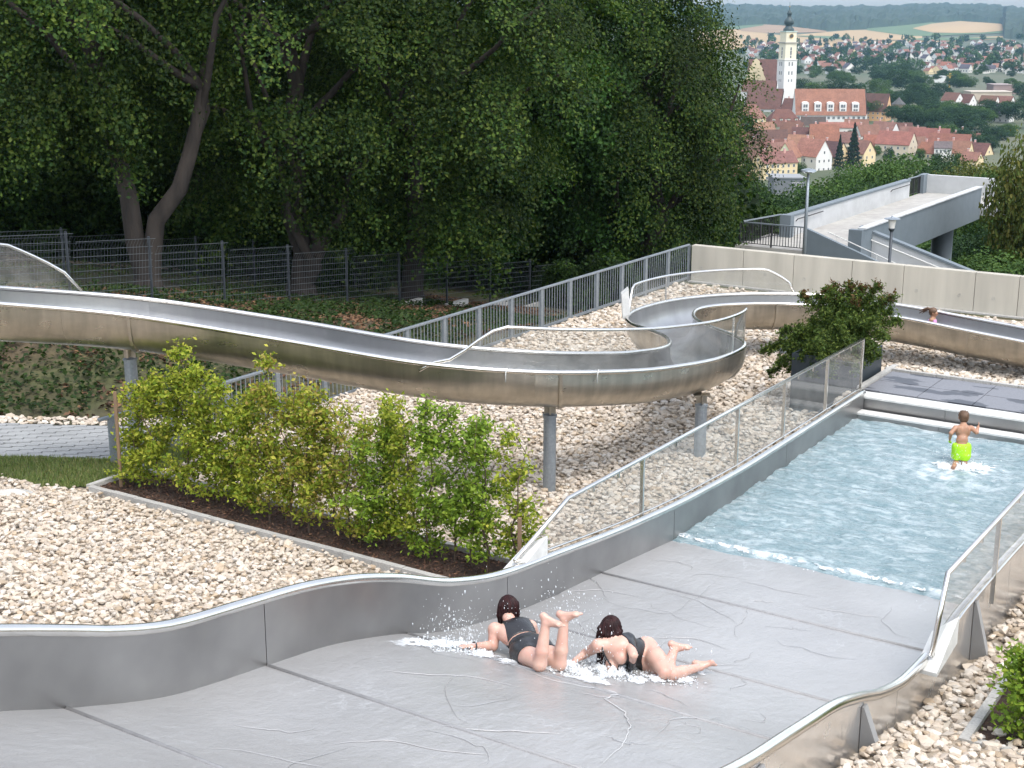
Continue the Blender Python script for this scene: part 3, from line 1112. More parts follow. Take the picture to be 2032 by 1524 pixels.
def slide_guard(C_, i0, i1, h, rise, fall, label, posts, plate=None, hook=False):
    """curved glass guard with a bent handrail standing on a rim"""
    g = thing('slide_guard', label, 'glass guard', C_[(i0 + i1) // 2])
    n = i1 - i0 + 1
    tops = []
    L = np.concatenate([[0], np.cumsum(np.linalg.norm(np.diff(C_[i0:i1 + 1], axis=0), axis=1))])
    for k in range(n):
        s_ = L[k]
        e = L[-1] - s_
        f = min(1, sstep(0, rise, s_)) if rise > 0 else 1
        f2 = float(np.clip(e / fall, 0, 1))**.55 if fall > 0 else 1
        tops.append(C_[i0 + k] + UPV * (.05 + h * float(f) * f2))
    v, f_ = [], []
    for k in range(n):
        v += [C_[i0 + k] + UPV * .05, tops[k]]
    for k in range(n - 1):
        f_.append((2 * k, 2 * k + 2, 2 * k + 3, 2 * k + 1))
    v = np.array(v)
    d = np.zeros_like(v)
    for k in range(n):
        t = nrm(C_[min(i0 + k + 1, len(C_) - 1)] - C_[max(i0 + k - 1, 0)])
        d[2 * k] = d[2 * k + 1] = nrm(np.cross(t, UPV)) * .006
    v2 = np.concatenate([v + d, v - d])
    f2_ = np.concatenate([np.array(f_), np.array(f_)[:, ::-1] + len(v)])
    place('pane', np_mesh('pane', v - WL[g], np.array(f_), M['glass_dark'], smooth=True), g, WL[g])
    b = MB()
    pts = list(tops)
    if hook:
        t = nrm(C_[i0] - C_[i0 + 2])
        pts = [C_[i0] + t * .22 + UPV * (-.10), C_[i0] + t * .08 + UPV * .0] + pts
    b.tube(pts, .026, 8)
    b.build('handrail', M['steel_rim'], g, smooth=True)
    for k in posts:
        b = MB()
        j = int(k * (n - 1))
        b.bar(C_[i0 + j] + UPV * .02, tops[j], .03, .03, up=FWD)
        b.build('post', M['steel_rim'], g)
    if plate:
        b = MB()
        p = C_[i0]
        b.obox(p + UPV * .27 + RIGHT * -.06, RIGHT * .07 + UPV * .06, FWD * .14, UPV * .26 - RIGHT * .02)
        b.build('end_plate', M['white_edge'], g)
    return g


slide_guard(CN, IDX(5) + 1, IDX(11) - 1, .62, 1.1, .8, 'clear guard with hooked handrail on the bulging first bend of the winding slide', [.74], hook=True)
slide_guard(CF, IDX(14) + 1, IDX(18) + 2, .52, .5, .7, 'clear guard with bent handrail on the rear bend beside the concrete wall', [.42], plate=True)
slide_guard(CF, 4, IDX(2) + 4, .62, .4, 1.1, 'clear guard with rounded end at the left edge of the winding slide', [.25])
for q in (IDX(6) - 2, IDX(6) + 5):
    b = MB()
    b.tube([CN[q] + V3(0, .0, .05), CN[q] + V3(.02, -.05, .055), CN[q] + V3(.02, -.07, -.02), CN[q] + V3(.02, -.07, -.14)], .008, 6)
    b.build('rim_hook', M['white_edge'], TS, smooth=True)

# ---------------------------------------------------------------- railing along the terrace, concrete wall
RX = -17.5
rl = thing('railing', 'long galvanised bar railing along the far left edge of the gravel', 'railing', (RX, 25, -.4))
y0, y1, zt, zb = 14.85, 35.9, .70, -.30
b = MB(); b.box(RX - .035, RX + .035, y0 - .25, y1, zt - .05, zt); b.build('top_rail', M['galv'], rl, bevel=.008)
b = MB(); b.box(RX - .02, RX + .02, y0 + .4, y1, zb, zb + .06); b.build('bottom_rail', M['galv'], rl)
pm_, bm_ = MB(), MB()
pm_.box(-.025, .025, -.055, .055, -.5, zt - zb - .05)
bm_.box(-.007, .007, -.007, .007, 0.06, zt - zb - .05)
pmesh, bmesh_ = pm_.mesh('post', M['galv']), bm_.mesh('baluster', M['galv'])
py = np.arange(y0, y1 + .1, 1.318)
for y in py: place('post', pmesh, rl, (RX, y, zb))
for k in range(len(py) - 1):
    for j in range(1, 11):
        y = py[k] + j * (py[k + 1] - py[k]) / 11
        if k == 0 and j in (4, 5, 6, 7): continue
        place('baluster', bmesh_, rl, (RX, y, zb))
cw = thing('concrete_wall', 'board-marked pale concrete parapet wall behind the winding slide', 'wall', (-10, 35.9, -.4))
wy = 35.9
edges = [-17.42] + [float(onY(x, 560, wy)[0]) for x in (1473, 1573, 1689, 1792, 1935, 2023)]
edges += [edges[-1] + 1.4 * k for k in range(1, 8)]
for i, (x0, x1) in enumerate(zip(edges[:-1], edges[1:])):
    b = MB()
    b.box(x0 + .006, x1 - .006, wy, wy + .24, -.9, .67)
    for f in (.5,):
        pass
    b.build('wall_panel', M['concrete'], cw, bevel=.008)
    for fx in ((.45,) if i % 2 else (.2, .8)):
        b = MB()
        p = V3(x0 + (x1 - x0) * fx, wy - .004, .05)
        ring = [p + .035 * V3(cos(a), 0, sin(a)) for a in np.linspace(0, 2 * pi, 13)]
        b.tube(ring, .006, 5, caps=False)
        b.build('tie_hole', M['kerb'], cw)
b = MB(); b.box(edges[0], edges[-1], wy + .02, wy + .22, -.9, .665); b.build('wall_core', M['joint_dark'], cw)
b = MB(); b.box(edges[0], edges[-1], wy - .16, wy - .01, -.9, -.33); b.build('wall_foot', M['kerb'], cw)

# ---------------------------------------------------------------- paved path, lawn, ivy bank, manhole
pth = thing('path', 'grey paved path at the left below the ivy bank', None, (-20, 15, -.2))
pth['kind'] = 'structure'
pd = nrm([1.45, .95]); pn_ = np.array([-pd[1], pd[0]])
po = np.array([-19.3, 13.9])
pv = None
rg = np.random.default_rng(12)
pw, ph = .098, .60
b = MB()
vs = []
for s_ in (-3.2, 2.3):
    for n_ in (0, 2.15):
        q = po + pd * s_ + pn_ * n_
        vs.append((q[0], q[1], float(terr(q[0], q[1])) + .012))
b.add(vs, [(0, 2, 3, 1)])
b.build('paving_bed', M['joint_dark'], pth)
b = MB(); b.box(-ph / 2 + .004, ph / 2 - .004, -pw / 2 + .004, pw / 2 - .004, -.05, 0)
pvs = b.mesh('paving_stone', M['paver'])
for r_ in range(22):
    for k in range(-6, 5):
        s_ = k * ph + (r_ % 3) * ph / 3
        n_ = (r_ + .5) * pw
        q = po + pd * s_ + pn_ * n_
        if s_ > 2.0 or s_ < -3.0: continue
        place('paving_stone', pvs, pth, (q[0], q[1], float(terr(q[0], q[1])) + .03 + rg.uniform(-.003, .003)), (rg.normal(0, .006), rg.normal(0, .004), atan2(pd[1], pd[0])))


def leaf_cloud(P, N, size, rng, col, aspect=.62, fold=.18, droop=0.0):
    """pointed leaves at P facing N: two triangles each pair folded on the midrib"""
    n = len(P)
    t = rng.normal(size=(n, 3))
    N = N / (np.linalg.norm(N, axis=1, keepdims=True) + 1e-9)
    t -= N * (t * N).sum(1, keepdims=True)
    t[:, 2] -= droop
    t /= np.linalg.norm(t, axis=1, keepdims=True) + 1e-9
    s_ = np.cross(N, t)
    L = (size if hasattr(size, '__len__') else np.full(n, size))[:, None]
    w = L * aspect * .5
    v = np.stack([P - t * L * .5, P + s_ * w + N * fold * L * .5, P + t * L * .5, P - s_ * w + N * fold * L * .5], 1)
    i = np.arange(n)[:, None] * 4
    f = np.concatenate([i + [0, 1, 2], i + [0, 2, 3]], 1).reshape(-1, 3)
    return v.reshape(-1, 3), f, np.repeat(col, 4, 0)


def leafcol(n, rng, pal, var=.22):
    pal = np.array(pal)
    return pal[rng.integers(0, len(pal), n)] * rng.uniform(1 - var, 1 + var, (n, 1))


# lawn
rg = np.random.default_rng(5)


def in_lawn(X, Y): return (X < -16.75) & (X > -22.5) & (Y > 13.30 + (X + 17.45) * .03) & ~inpath(X, Y, .02) & ((X - po[0]) * pn_[0] + (Y - po[1]) * pn_[1] < 0) | ((X < -16.55) & (X > -17.6) & (Y > 13.5) & (Y < 16.2) & ~inpath(X, Y, .02))


X = rg.uniform(-22.5, -16.5, 60000); Y = rg.uniform(12.8, 16.3, 60000)
k = in_lawn(X, Y)
X, Y = X[k], Y[k]
n = len(X)
h = rg.uniform(.03, .075, n)
a = rg.uniform(0, 2 * pi, n)
base = np.stack([X, Y, terr(X, Y) + .02], 1)
dr = np.stack([np.cos(a), np.sin(a), 0 * a], 1)
sd = np.stack([-np.sin(a), np.cos(a), 0 * a], 1) * .006
tip = base + dr * (h * rg.uniform(.1, .9, n))[:, None] + UPV * h[:, None]
v = np.stack([base - sd, base + sd, tip], 1).reshape(-1, 3)
c = leafcol(n, rg, [(.12, .18, .04), (.16, .20, .05), (.10, .15, .035), (.22, .21, .08)])
o = place('lawn_grass', np_mesh('lawn_grass', v, np.arange(3 * n).reshape(-1, 3), M['blade'], col=np.repeat(c, 3, 0)))
o['kind'] = 'stuff'
X, Y = np.meshgrid(np.arange(-22.5, -16.5, .12), np.arange(12.8, 16.3, .12))
n_, m_ = X.shape[1], X.shape[0]
k = np.arange((n_ - 1) * (m_ - 1)); a = (k // (n_ - 1)) * n_ + k % (n_ - 1)
v = np.stack([X.ravel(), Y.ravel(), terr(X, Y).ravel() + .018], 1)
f = np.stack([a, a + 1, a + n_ + 1, a + n_], 1)
cc = v[f].mean(1)
f = f[in_lawn(cc[:, 0], cc[:, 1])]
o = place('lawn', np_mesh('lawn', v, f, M['grass_base']))
o['kind'] = 'structure'

p = at(12, 1000, -.02)
mh = thing('manhole_cover', 'round concrete manhole cover in the gravel at the left edge', 'manhole', (p[0], p[1], terr(p[0], p[1])))
b = MB(); b.lathe(WL[mh], [(.42, 0), (.42, .07), (.33, .085)], 24); b.build('ring', M['kerb'], mh)
b = MB(); b.lathe(WL[mh] + UPV * .06, [(.30, 0), (.30, .045), (.02, .05)], 24); b.build('lid', M['concrete_cap'], mh)

# ivy and dead leaves on the bank, leaf litter by the railing
rg = np.random.default_rng(8)


def scatter_on(n, x0, x1, y0, y1, keep, dz):
    X = rg.uniform(x0, x1, n); Y = rg.uniform(y0, y1, n)
    k = keep(X, Y)
    X, Y = X[k], Y[k]
    return np.stack([X, Y, terr(X, Y) + dz], 1)


bank = lambda X, Y: (X < -18.2) & (((X - po[0]) * pn_[0] + (Y - po[1]) * pn_[1]) > 2.75)
P = scatter_on(38000, -30, -17.7, 13, 36, lambda X, Y: bank(X, Y) & (fbm(X * .8, Y * .8, 41) > -.12), .03)
P[:, 2] += rg.uniform(0, .16, len(P)) * (1 + fbm(P[:, 0], P[:, 1], 43))
N = rg.normal(0, .5, P.shape) + [0, 0, 1]
v, f, c = leaf_cloud(P, N, rg.uniform(.07, .14, len(P)), rg, leafcol(len(P), rg, [(.022, .046, .013), (.032, .058, .015), (.02, .036, .012), (.045, .07, .02)]), .8)
o = place('ivy', np_mesh('ivy', v, f, M['leaf'], col=c)); o['kind'] = 'stuff'
P = scatter_on(26000, -30, -17.7, 13, 40, lambda X, Y: bank(X, Y) & (fbm(X * .8, Y * .8, 41) < .12), .02)
P[:, 2] += rg.uniform(0, .04, len(P))
N = rg.normal(0, .45, P.shape) + [0, 0, 1]
v, f, c = leaf_cloud(P, N, rg.uniform(.08, .16, len(P)), rg, leafcol(len(P), rg, [(.13, .068, .032), (.10, .052, .026), (.17, .09, .042), (.07, .04, .022)]), .7)
o = place('leaf_litter', np_mesh('leaf_litter', v, f, M['litter'], col=c)); o['kind'] = 'stuff'
P = scatter_on(16000, -48, -26.5, 22, 62, lambda X, Y: fbm(X * .25, Y * .25, 44) > .02, .02)
P[:, 2] += rg.uniform(0, .10, len(P))
N = rg.normal(0, .6, P.shape) + [0, 0, 1]
v, f, c = leaf_cloud(P, N, rg.uniform(.10, .22, len(P)), rg, leafcol(len(P), rg, [(.06, .10, .025), (.08, .12, .03), (.10, .10, .035)]), .5)
o = place('undergrowth', np_mesh('undergrowth', v, f, M['leaf'], col=c)); o['kind'] = 'stuff'
# woodland path
pts = catmull([(-46, 24, 0), (-40, 32, 0), (-36.5, 42, 0), (-34.2, 52, 0), (-31, 62, 0)], 10)
vs, fs = [], []
for i, q in enumerate(pts):
    t = nrm(pts[min(i + 1, len(pts) - 1)] - pts[max(i - 1, 0)]); sd = np.cross(t, UPV) * .85
    for w in (-1, 0, 1):
        z = q + sd * w
        vs.append((z[0], z[1], float(terr(z[0], z[1])) + .05))
for i in range(len(pts) - 1):
    for w in (0, 1):
        a = i * 3 + w
        fs.append((a, a + 1, a + 4, a + 3))
b = MB(); b.add(vs, fs); o = b.build('woodland_path', M['dirt_path']); o['kind'] = 'structure'

# ---------------------------------------------------------------- hedge planter
pl = thing('hedge_planter', 'long low bed edged with concrete kerb stones, filled with bark mulch', 'planter', (-12.9, 13.9, 0))
X0, X1, Y0, Y1 = -16.36, -9.3, 13.40, 14.42
b = MB(); b.box(-.243, .243, -.045, .045, -.30, .0)
km = b.mesh('kerb_stone', M['kerb'])
nk = int((X1 - X0) / .494)
for yy in (Y0, Y1):
    for i in range(nk + 1):
        place('kerb_stone', km, pl, (X0 + .25 + i * .494, yy, .125 + random.uniform(-.005, .005)), (random.uniform(-.008, .008), 0, random.uniform(-.006, .006)))
for xx in (X0 - .05, X1 + .28):
    for i in range(2):
        place('kerb_stone', km, pl, (xx, Y0 + .245 + i * .494, .125), (0, 0, pi / 2))
b = MB(); b.box(X0, X1 + .2, Y0 + .04, Y1 - .04, -.25, .06)
b.build('mulch_bed', M['soil'], pl)
P = np.stack([rg.uniform(X0, X1 + .2, 3500), rg.uniform(Y0 + .05, Y1 - .05, 3500), rg.uniform(.06, .085, 3500)], 1)
v, f, c = leaf_cloud(P, rg.normal(0, .5, P.shape) + [0, 0, 1], rg.uniform(.03, .08, len(P)), rg, leafcol(len(P), rg, [(.10, .05, .03), (.06, .03, .02), (.15, .08, .045), (.04, .022, .015)]), .4)
o = place('bark_mulch', np_mesh('bark_mulch', v - WL[pl], f, M['litter'], col=c), pl, WL[pl]); o['kind'] = 'stuff'

HPAL = [(.27, .31, .035), (.34, .37, .05), (.21, .27, .03), (.40, .38, .065), (.15, .22, .026), (.30, .34, .045)]
HPAL_Y = HPAL + [(.36, .30, .07), (.33, .24, .07), (.38, .33, .09)]
HPAL_G = [(.17, .26, .035), (.22, .31, .04), (.13, .21, .03), (.28, .35, .05), (.18, .27, .035)]


def hedge_plant(x, y, ztop, wid, dens, pal, label, rng, group='young hornbeams in the hedge bed', gap=None, bare=0):
    z0 = float(terr(x, y)) if y < 13 else .06
    t = thing('hornbeam', label, 'shrub', (x, y, z0), group)
    H_ = ztop - z0
    b = MB()
    pts = [V3(x + rng.normal(0, .02) * k, y + rng.normal(0, .02) * k, z0 - .03 + H_ * k / 6) for k in range(7)]
    b.tube(pts, [.016 - .0021 * k for k in range(7)], 6)
    br = []
    nb = int(30 * dens + 8)
    for i in range(nb):
        u = rng.uniform(.06, .93)
        if gap and gap[0] < u < gap[1] and rng.random() < .75: continue
        zc = z0 + H_ * u
        L = wid * 1.28 * (1.30 - .90 * u**1.3) * rng.uniform(.5, 1.15)
        az = rng.uniform(0, 2 * pi)
        e = rng.uniform(.15, .75)
        d = nrm((cos(az), sin(az) * .75, e))
        a0 = pts[0] * (1 - u) + pts[-1] * u
        a0[2] = zc
        mid, tip = a0 + d * L * .55, a0 + d * L + V3(0, 0, -.08 * L)
        b.tube([a0, mid, tip], [.006, .004, .002], 4, caps=False)
        br.append((a0, mid, tip, L))
    br.append((pts[4], pts[5], pts[6], H_ * .3))
    b.build('stem', M['bark_young'], t)
    P, N = [], []
    for a0, mid, tip, L in br:
        k = int((27 + 72 * L) * dens)
        s_ = rng.uniform(.12, 1.05, k)[:, None]
        q = np.where(s_ < .55, a0 + (mid - a0) * (s_ / .55), mid + (tip - mid) * ((s_ - .55) / .45))
        q = q + rng.normal(0, .06, (k, 3)) * [1, 1, .8]
        P.append(q)
        N.append(rng.normal(0, .55, (k, 3)) + [0, 0, .75])
    P, N = np.concatenate(P), np.concatenate(N)
    v, f, c = leaf_cloud(P, N, rng.uniform(.045, .088, len(P)), rng, leafcol(len(P), rng, pal, .26), .6, .2, .25)
    o = place('foliage', np_mesh('foliage', v - WL[t], f, M['leaf'], col=c), t, WL[t])
    o['kind'] = 'stuff'
    return t


rg = np.random.default_rng(21)
HP = [(252, 762, .34, 1.2, HPAL, 'leftmost hornbeam, leaning out over the planter corner', None), (292, 735, .34, 1.15, HPAL, 'hornbeam second from the left, in front of the slide support', None), (350, 686, .34, 1.35, HPAL, 'tallest bushy hornbeam near the left end of the hedge', None),
      (402, 728, .34, 1.25, HPAL, 'dense yellow-green hornbeam right of the tallest one', None), (440, 750, .32, 1.1, HPAL, 'upright hornbeam between two denser ones, before the railing end', None), (480, 770, .34, 1.2, HPAL, 'lower hornbeam in front of the end of the railing', None), (528, 694, .30, 1.2, HPAL_Y, 'hornbeam with a thin tall leading shoot reaching the slide', None),
      (572, 748, .32, 1.15, HPAL_Y, 'yellowish hornbeam right of the thin leading shoot', None), (610, 762, .34, 1.25, HPAL_Y, 'broad yellowish hornbeam left of the hedge centre', None), (652, 768, .30, 1.0, HPAL_Y, 'golden topped hornbeam at the hedge centre', None), (693, 786, .26, .62, HPAL_Y, 'thin sparse hornbeam with yellowed leaves before the narrow gap', (.5, .75)),
      (710, 815, .24, .8, HPAL_Y, 'low yellowish hornbeam inside the narrow gap', None), (748, 822, .28, .9, HPAL_G, 'green hornbeam on the right side of the narrow gap', None), (730, 852, .34, .85, HPAL_G, 'hornbeam with bare upper twig and dense green base', (.6, .95)), (766, 790, .26, 1.0, HPAL, 'slim hornbeam right of the narrow gap', None), (806, 786, .28, 1.0, HPAL, 'slender green hornbeam with a pointed tip', (.5, .6)), (842, 776, .30, 1.05, HPAL_G, 'green hornbeam with full leafy base', (.5, .6)),
      (888, 806, .34, 1.15, HPAL_G, 'fresh green hornbeam with the widest leafy foot', (.5, .6)), (925, 826, .28, .95, HPAL_G, 'low hornbeam filling the hedge right of the widest foot', None), (966, 822, .26, 1.05, HPAL_G, 'bright green narrow hornbeam near the right end', (.2, .33)), (1020, 848, .30, .9, HPAL, 'rightmost hornbeam tied to the short stake', None)]
for px, py_, w, d, pal, lab, gap in HP:
    p = onY(px, py_ + 60, 13.9)
    zt = onY(px, py_, 13.9)[2]
    # base column: same X as seen at the middle of the plant
    pm2 = onY(px + (px - 1016) * -.02, (py_ + 1050) / 2, 13.9)
    hedge_plant(pm2[0], 13.9 + rg.uniform(-.12, .12), zt, w, d, pal, lab, rg, gap=gap)
for px, h, lab in ((243, 1.55, 'tall brown wooden stake at the left end of the hedge'), (1030, 1.0, 'short wooden stake at the right end of the hedge')):
    p = onY(px, 1000, 13.75)
    t = bpy.data.objects
    b = MB(); b.tube([(p[0], 13.75, -.1), (p[0] + .01, 13.75, h)], .028, 8)
    o = b.build('stake', M['wood_stake'], None, (p[0], 13.75, 0)); tag(o, lab, 'stake', 'stakes in the hedge')

# small planter with a shrub at the lower right edge
p = at(2022, 1440, .55)
pr = thing('small_planter', 'concrete kerbed bed with dark soil at the right edge of the picture', 'planter', (p[0], p[1], terr(p[0], p[1])))
zr = WL[pr][2] + .10
for i in range(3):
    place('kerb_stone', km, pr, (p[0] - .12 + .494 * i, p[1] - .30, zr))
for i in range(4):
    place('kerb_stone', km, pr, (p[0] - .41, p[1] - .10 + .494 * i, zr), (0, 0, pi / 2))
b = MB(); b.box(p[0] - .36, p[0] + 1.1, p[1] - .25, p[1] + 1.8, zr - .3, zr - .05); b.build('soil', M['soil'], pr)
for (dx_, dy_, h, w, lab) in ((.16, .10, .90, .28, 'young hornbeam in the small bed at the right edge'), (.16, .72, 1.2, .30, 'second hornbeam behind it in the small right bed')):
    hedge_plant(p[0] + dx_, p[1] + dy_, zr + h, w, 1.1, HPAL_G, lab, rg, 'young hornbeams at the right edge')

# ---------------------------------------------------------------- planter box with spreading evergreen
bxp = thing('planter_box', 'dark anthracite metal planter box at the corner of the deck', 'planter', (-9.1, 25.2, .2))
for (x0, x1, y0, y1) in ((-9.70, -8.50, 24.42, 24.45), (-9.70, -8.50, 25.97, 26.0), (-9.70, -9.67, 24.45, 25.97), (-8.53, -8.50, 24.45, 25.97)):
    b = MB(); b.box(x0, x1, y0, y1, -.35, .84); b.build('side_panel', M['anthracite'], bxp)
b = MB(); b.box(-9.67, -8.53, 24.45, 25.97, .4, .76); b.build('soil', M['soil'], bxp)
rg = np.random.default_rng(31)
bush = thing('evergreen_bush', 'spreading dark green bush with reddish shoots growing from the dark planter box', 'bush', (-9.1, 25.2, 1.0))
b = MB()
P, N, Cc = [], [], []
root = V3(-9.1, 25.1, .76)
tips = []
for (px, py_, dd) in [(1590, 585, 0), (1625, 590, .1), (1655, 570, .2), (1690, 566, 0), (1745, 568, .1), (1775, 590, 0), (1785, 640, .1), (1760, 670, -.4), (1720, 600, .3), (1700, 640, -.5), (1640, 630, -.3), (1610, 640, .4), (1580, 660, -.3), (1560, 690, -.3), (1530, 690, 0), (1512, 700, 0), (1525, 745, -.1), (1545, 720, -.4), (1600, 690, -.5), (1650, 680, -.6), (1730, 690, -.55), (1690, 700, -.65), (1770, 620, .5), (1660, 610, .6), (1580, 700, .2), (1620, 715, -.5), (1700, 600, -.2), (1740, 640, -.6), (1670, 650, -.7), (1600, 660, .6), (1640, 725, -.75), (1600, 735, -.6), (1680, 715, -.8), (1570, 735, -.3), (1660, 700, -.9), (1730, 715, -.3), (1625, 690, -.9), (1550, 660, .2), (1755, 600, .1), (1668, 588, .0), (1610, 745, -.85), (1650, 740, -.95), (1700, 735, -.85), (1630, 710, -1.0), (1690, 690, -.95), (1590, 712, -.8), (1735, 690, .3), (1745, 705, .5), (1640, 575, -.1), (1712, 572, .1)]:
    q = onY(px, py_, 25.2 + dd)
    tips.append(q)
for q in tips:
    m1 = root + (q - root) * .4 + V3(0, 0, .18 + .12 * rg.random())
    arc = catmull([root + rg.normal(0, .12, 3) * [1, 1, .3], m1, root + (q - root) * .75 + V3(0, 0, .14), q], 6)
    b.tube(arc, list(np.linspace(.018, .004, len(arc))), 5, caps=False)
    k = len(arc)
    for j in range(4, k):
        for s_ in range(7):
            d = rg.normal(0, 1, 3) + [0, 0, .5]
            L = rg.uniform(.10, .30) * (1.0 if j < k - 5 else .6)
            e = arc[j] + nrm(d) * L
            m_ = 11
            u = rg.uniform(.1, 1, (m_, 1))
            P.append(arc[j] + (e - arc[j]) * u + rg.normal(0, .018, (m_, 3)))
            N.append(rg.normal(0, .7, (m_, 3)) + [0, 0, .6])
            red = (j > k - 5) and rg.random() < .55 and q[2] > 1.6
            Cc.append(leafcol(m_, rg, [(.11, .06, .03), (.08, .06, .022), (.13, .075, .03)] if red else [(.06, .10, .022), (.09, .135, .03), (.042, .07, .018), (.14, .18, .04)]))
b.build('branch', M['bark_young'], bush)
P, N, Cc = np.concatenate(P), np.concatenate(N), np.concatenate(Cc)
v, f, c = leaf_cloud(P, N, rg.uniform(.045, .085, len(P)), rg, Cc, .42, .12)
o = place('foliage', np_mesh('foliage', v - WL[bush], f, M['leaf'], col=c), bush, WL[bush]); o['kind'] = 'stuff'

# ---------------------------------------------------------------- wire mesh fences
def mesh_fence(X, ys, zf, H_, label, wires, post_r=.03, shade='galv_dark'):
    g = thing('mesh_fence', label, 'fence', (X, ys[0], zf(ys[0])))
    pmb = MB(); pmb.box(-post_r, post_r, -.02, .02, -.25, H_ + .04)
    pme = pmb.mesh('post', M[shade])
    pan = MB()
    dy = ys[1] - ys[0]
    sl = zf(ys[0]) - zf(ys[1])
    n = wires
    for k in range(n + 1):
        z = .06 + (H_ - .10) * k / n
        pan.tube([(0, .02, z), (0, dy - .02, z)], .006, 4, caps=False)
    for k in range(int(dy / .10)):
        y = .05 + k * .10
        pan.tube([(.006, y, .02), (.006, y, H_ + .0)], .0030, 3, caps=False)
    # stiffening kink on top
    for k in range(int(dy / .10)):
        y = .05 + k * .10
        pan.tube([(.006, y, H_), (.09, y, H_ + .16)], .0030, 3, caps=False)
    pan.tube([(.09, .02, H_ + .16), (.09, dy - .02, H_ + .16)], .006, 4, caps=False)
    pmesh_ = pan.mesh('wire_panel', M['wire'])
    for i, y in enumerate(ys):
        place('post', pme, g, (X, y, zf(y)))
        if i < len(ys) - 1: place('wire_panel', pmesh_, g, (X, y, zf(ys[i + 1]) + .06), (-atan2(sl, dy) * .55, 0, 0))['kind'] = 'stuff'
    return g


fy0 = onX(302, 585, -26.4)[1]
mesh_fence(-26.4, [fy0 + 2.5 * k for k in range(-4, 10)], lambda y: float(G1(y)) + .02, 1.62, 'dark wire mesh fence stepping down the bank in front of the tree trunks', 9)
mesh_fence(-31.5, [18 + 2.5 * k for k in range(0, 15)], lambda y: float(G1(y)) + .02, 1.5, 'second wire mesh fence further back among the tree trunks', 7)
# low concrete footings under the near fence
for k in range(4, 9):
    y = fy0 + 2.5 * k
    b = MB(); b.box(-26.34, -26.18, y - 1.1, y + .9, float(G1(y)) - .4, float(G1(y)) + .10)
    o = b.build('fence_footing', M['kerb']); tag(o, 'low pale concrete footing strip on the ground below the mesh fence', 'footing', 'footings below the mesh fence')

# ---------------------------------------------------------------- footbridge ramp
rb = thing('ramp_bridge', 'grey painted concrete footbridge ramp with stairs behind the wall', 'footbridge', (-21, 62, -2.4))
ZT, ZF = -1.40, -2.36
b = MB(); b.box(-24.3, -19.2, 54.2, 57.9, ZF - .28, ZF); b.build('landing_slab', M['ramp_floor'], rb)
b = MB(); b.box(-23.3, -19.25, 57.9, 80, ZF - .42, ZF + .004); b.build('ramp_slab', M['ramp_floor'], rb)
b = MB(); b.box(-23.45, -23.2, 57.6, 73.6, ZF - .55, ZT - .10); b.build('far_parapet', M['paint_pale'], rb, bevel=.01)
b = MB(); b.box(-23.50, -23.15, 57.6, 73.6, ZT - .10, ZT); b.build('far_parapet_cap', M['paint_grey'], rb, bevel=.01)
b = MB(); b.box(-23.6, -23.1, 57.2, 57.6, ZF, ZT); b.build('end_pillar', M['paint_grey'], rb)
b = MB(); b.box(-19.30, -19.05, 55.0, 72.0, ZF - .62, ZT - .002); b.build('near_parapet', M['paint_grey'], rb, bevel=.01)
b = MB(); b.box(-19.34, -19.0, 55.0, 72.0, ZT, ZT + .05); b.build('near_parapet_cap', M['paint_pale'], rb)
b = MB(); b.box(-19.6, -19.05, 54.7, 55.0, ZF, ZT); b.build('end_pillar', M['paint_grey'], rb)
# turn at the far end
b = MB(); b.box(-23.3, -14.5, 76.2, 76.5, ZF - .5, ZT); b.build('end_parapet', M['paint_pale'], rb)
b = MB(); b.box(-23.4, -23.1, 75.6, 76.5, ZF, ZT + .05); b.build('end_pillar', M['paint_grey'], rb)
b = MB(); b.box(-19.3, -10, 72.1, 76.2, ZF - .45, ZF - .1); b.build('far_landing_slab', M['paint_pale'], rb)
b = MB(); b.tube([(-20.6, 71.2, -14), (-20.6, 71.2, ZF - .4)], .52, 24); b.build('column', M['paint_grey'], rb, smooth=True)


def bar_rail(p0, p1, z0, z1, label):
    g = thing('bar_railing', label, 'railing', (p0[0], p0[1], z0), 'black railings on the footbridge')
    p0, p1 = np.array(p0, float), np.array(p1, float)
    L = np.linalg.norm(p1 - p0)
    d = (p1 - p0) / L
    q = lambda s_, z: V3(p0[0] + d[0] * s_, p0[1] + d[1] * s_, z)
    b = MB(); b.bar(q(0, z1), q(L, z1), .06, .05); b.build('handrail', M['galv'], g)
    b = MB(); b.bar(q(0, z0 + .1), q(L, z0 + .1), .03, .03); b.build('bottom_rail', M['black_metal'], g)
    n = max(2, round(L / 1.5))
    for k in range(n + 1):
        b = MB(); b.bar(q(L * k / n, z0), q(L * k / n, z1 - .03), .06, .06, up=(1, 0, 0)); b.build('post', M['black_metal'], g)
    bm2 = MB(); bm2.box(-.012, .012, -.012, .012, .1, z1 - z0 - .03)
    me = bm2.mesh('baluster', M['black_metal'])
    for k in range(int(L / .125)):
        r_ = q((k + .5) * .125, z0)
        place('baluster', me, g, r_)


bar_rail((-24.15, 54.3), (-21.3, 54.25), ZF, ZT, 'black bar railing on the front edge of the footbridge landing')
bar_rail((-24.15, 54.35), (-23.6, 57.3), ZF, ZT, 'black bar railing on the left side of the footbridge landing')
bar_rail((-23.35, 73.7), (-23.3, 75.6), ZF, ZT - .0, 'black bar railing section between the parapets at the far ramp end')
bar_rail((-18.9, 72.2), (-12, 72.2), ZF - .1, ZT - .05, 'black bar railing at the right landing half hidden by the tree')
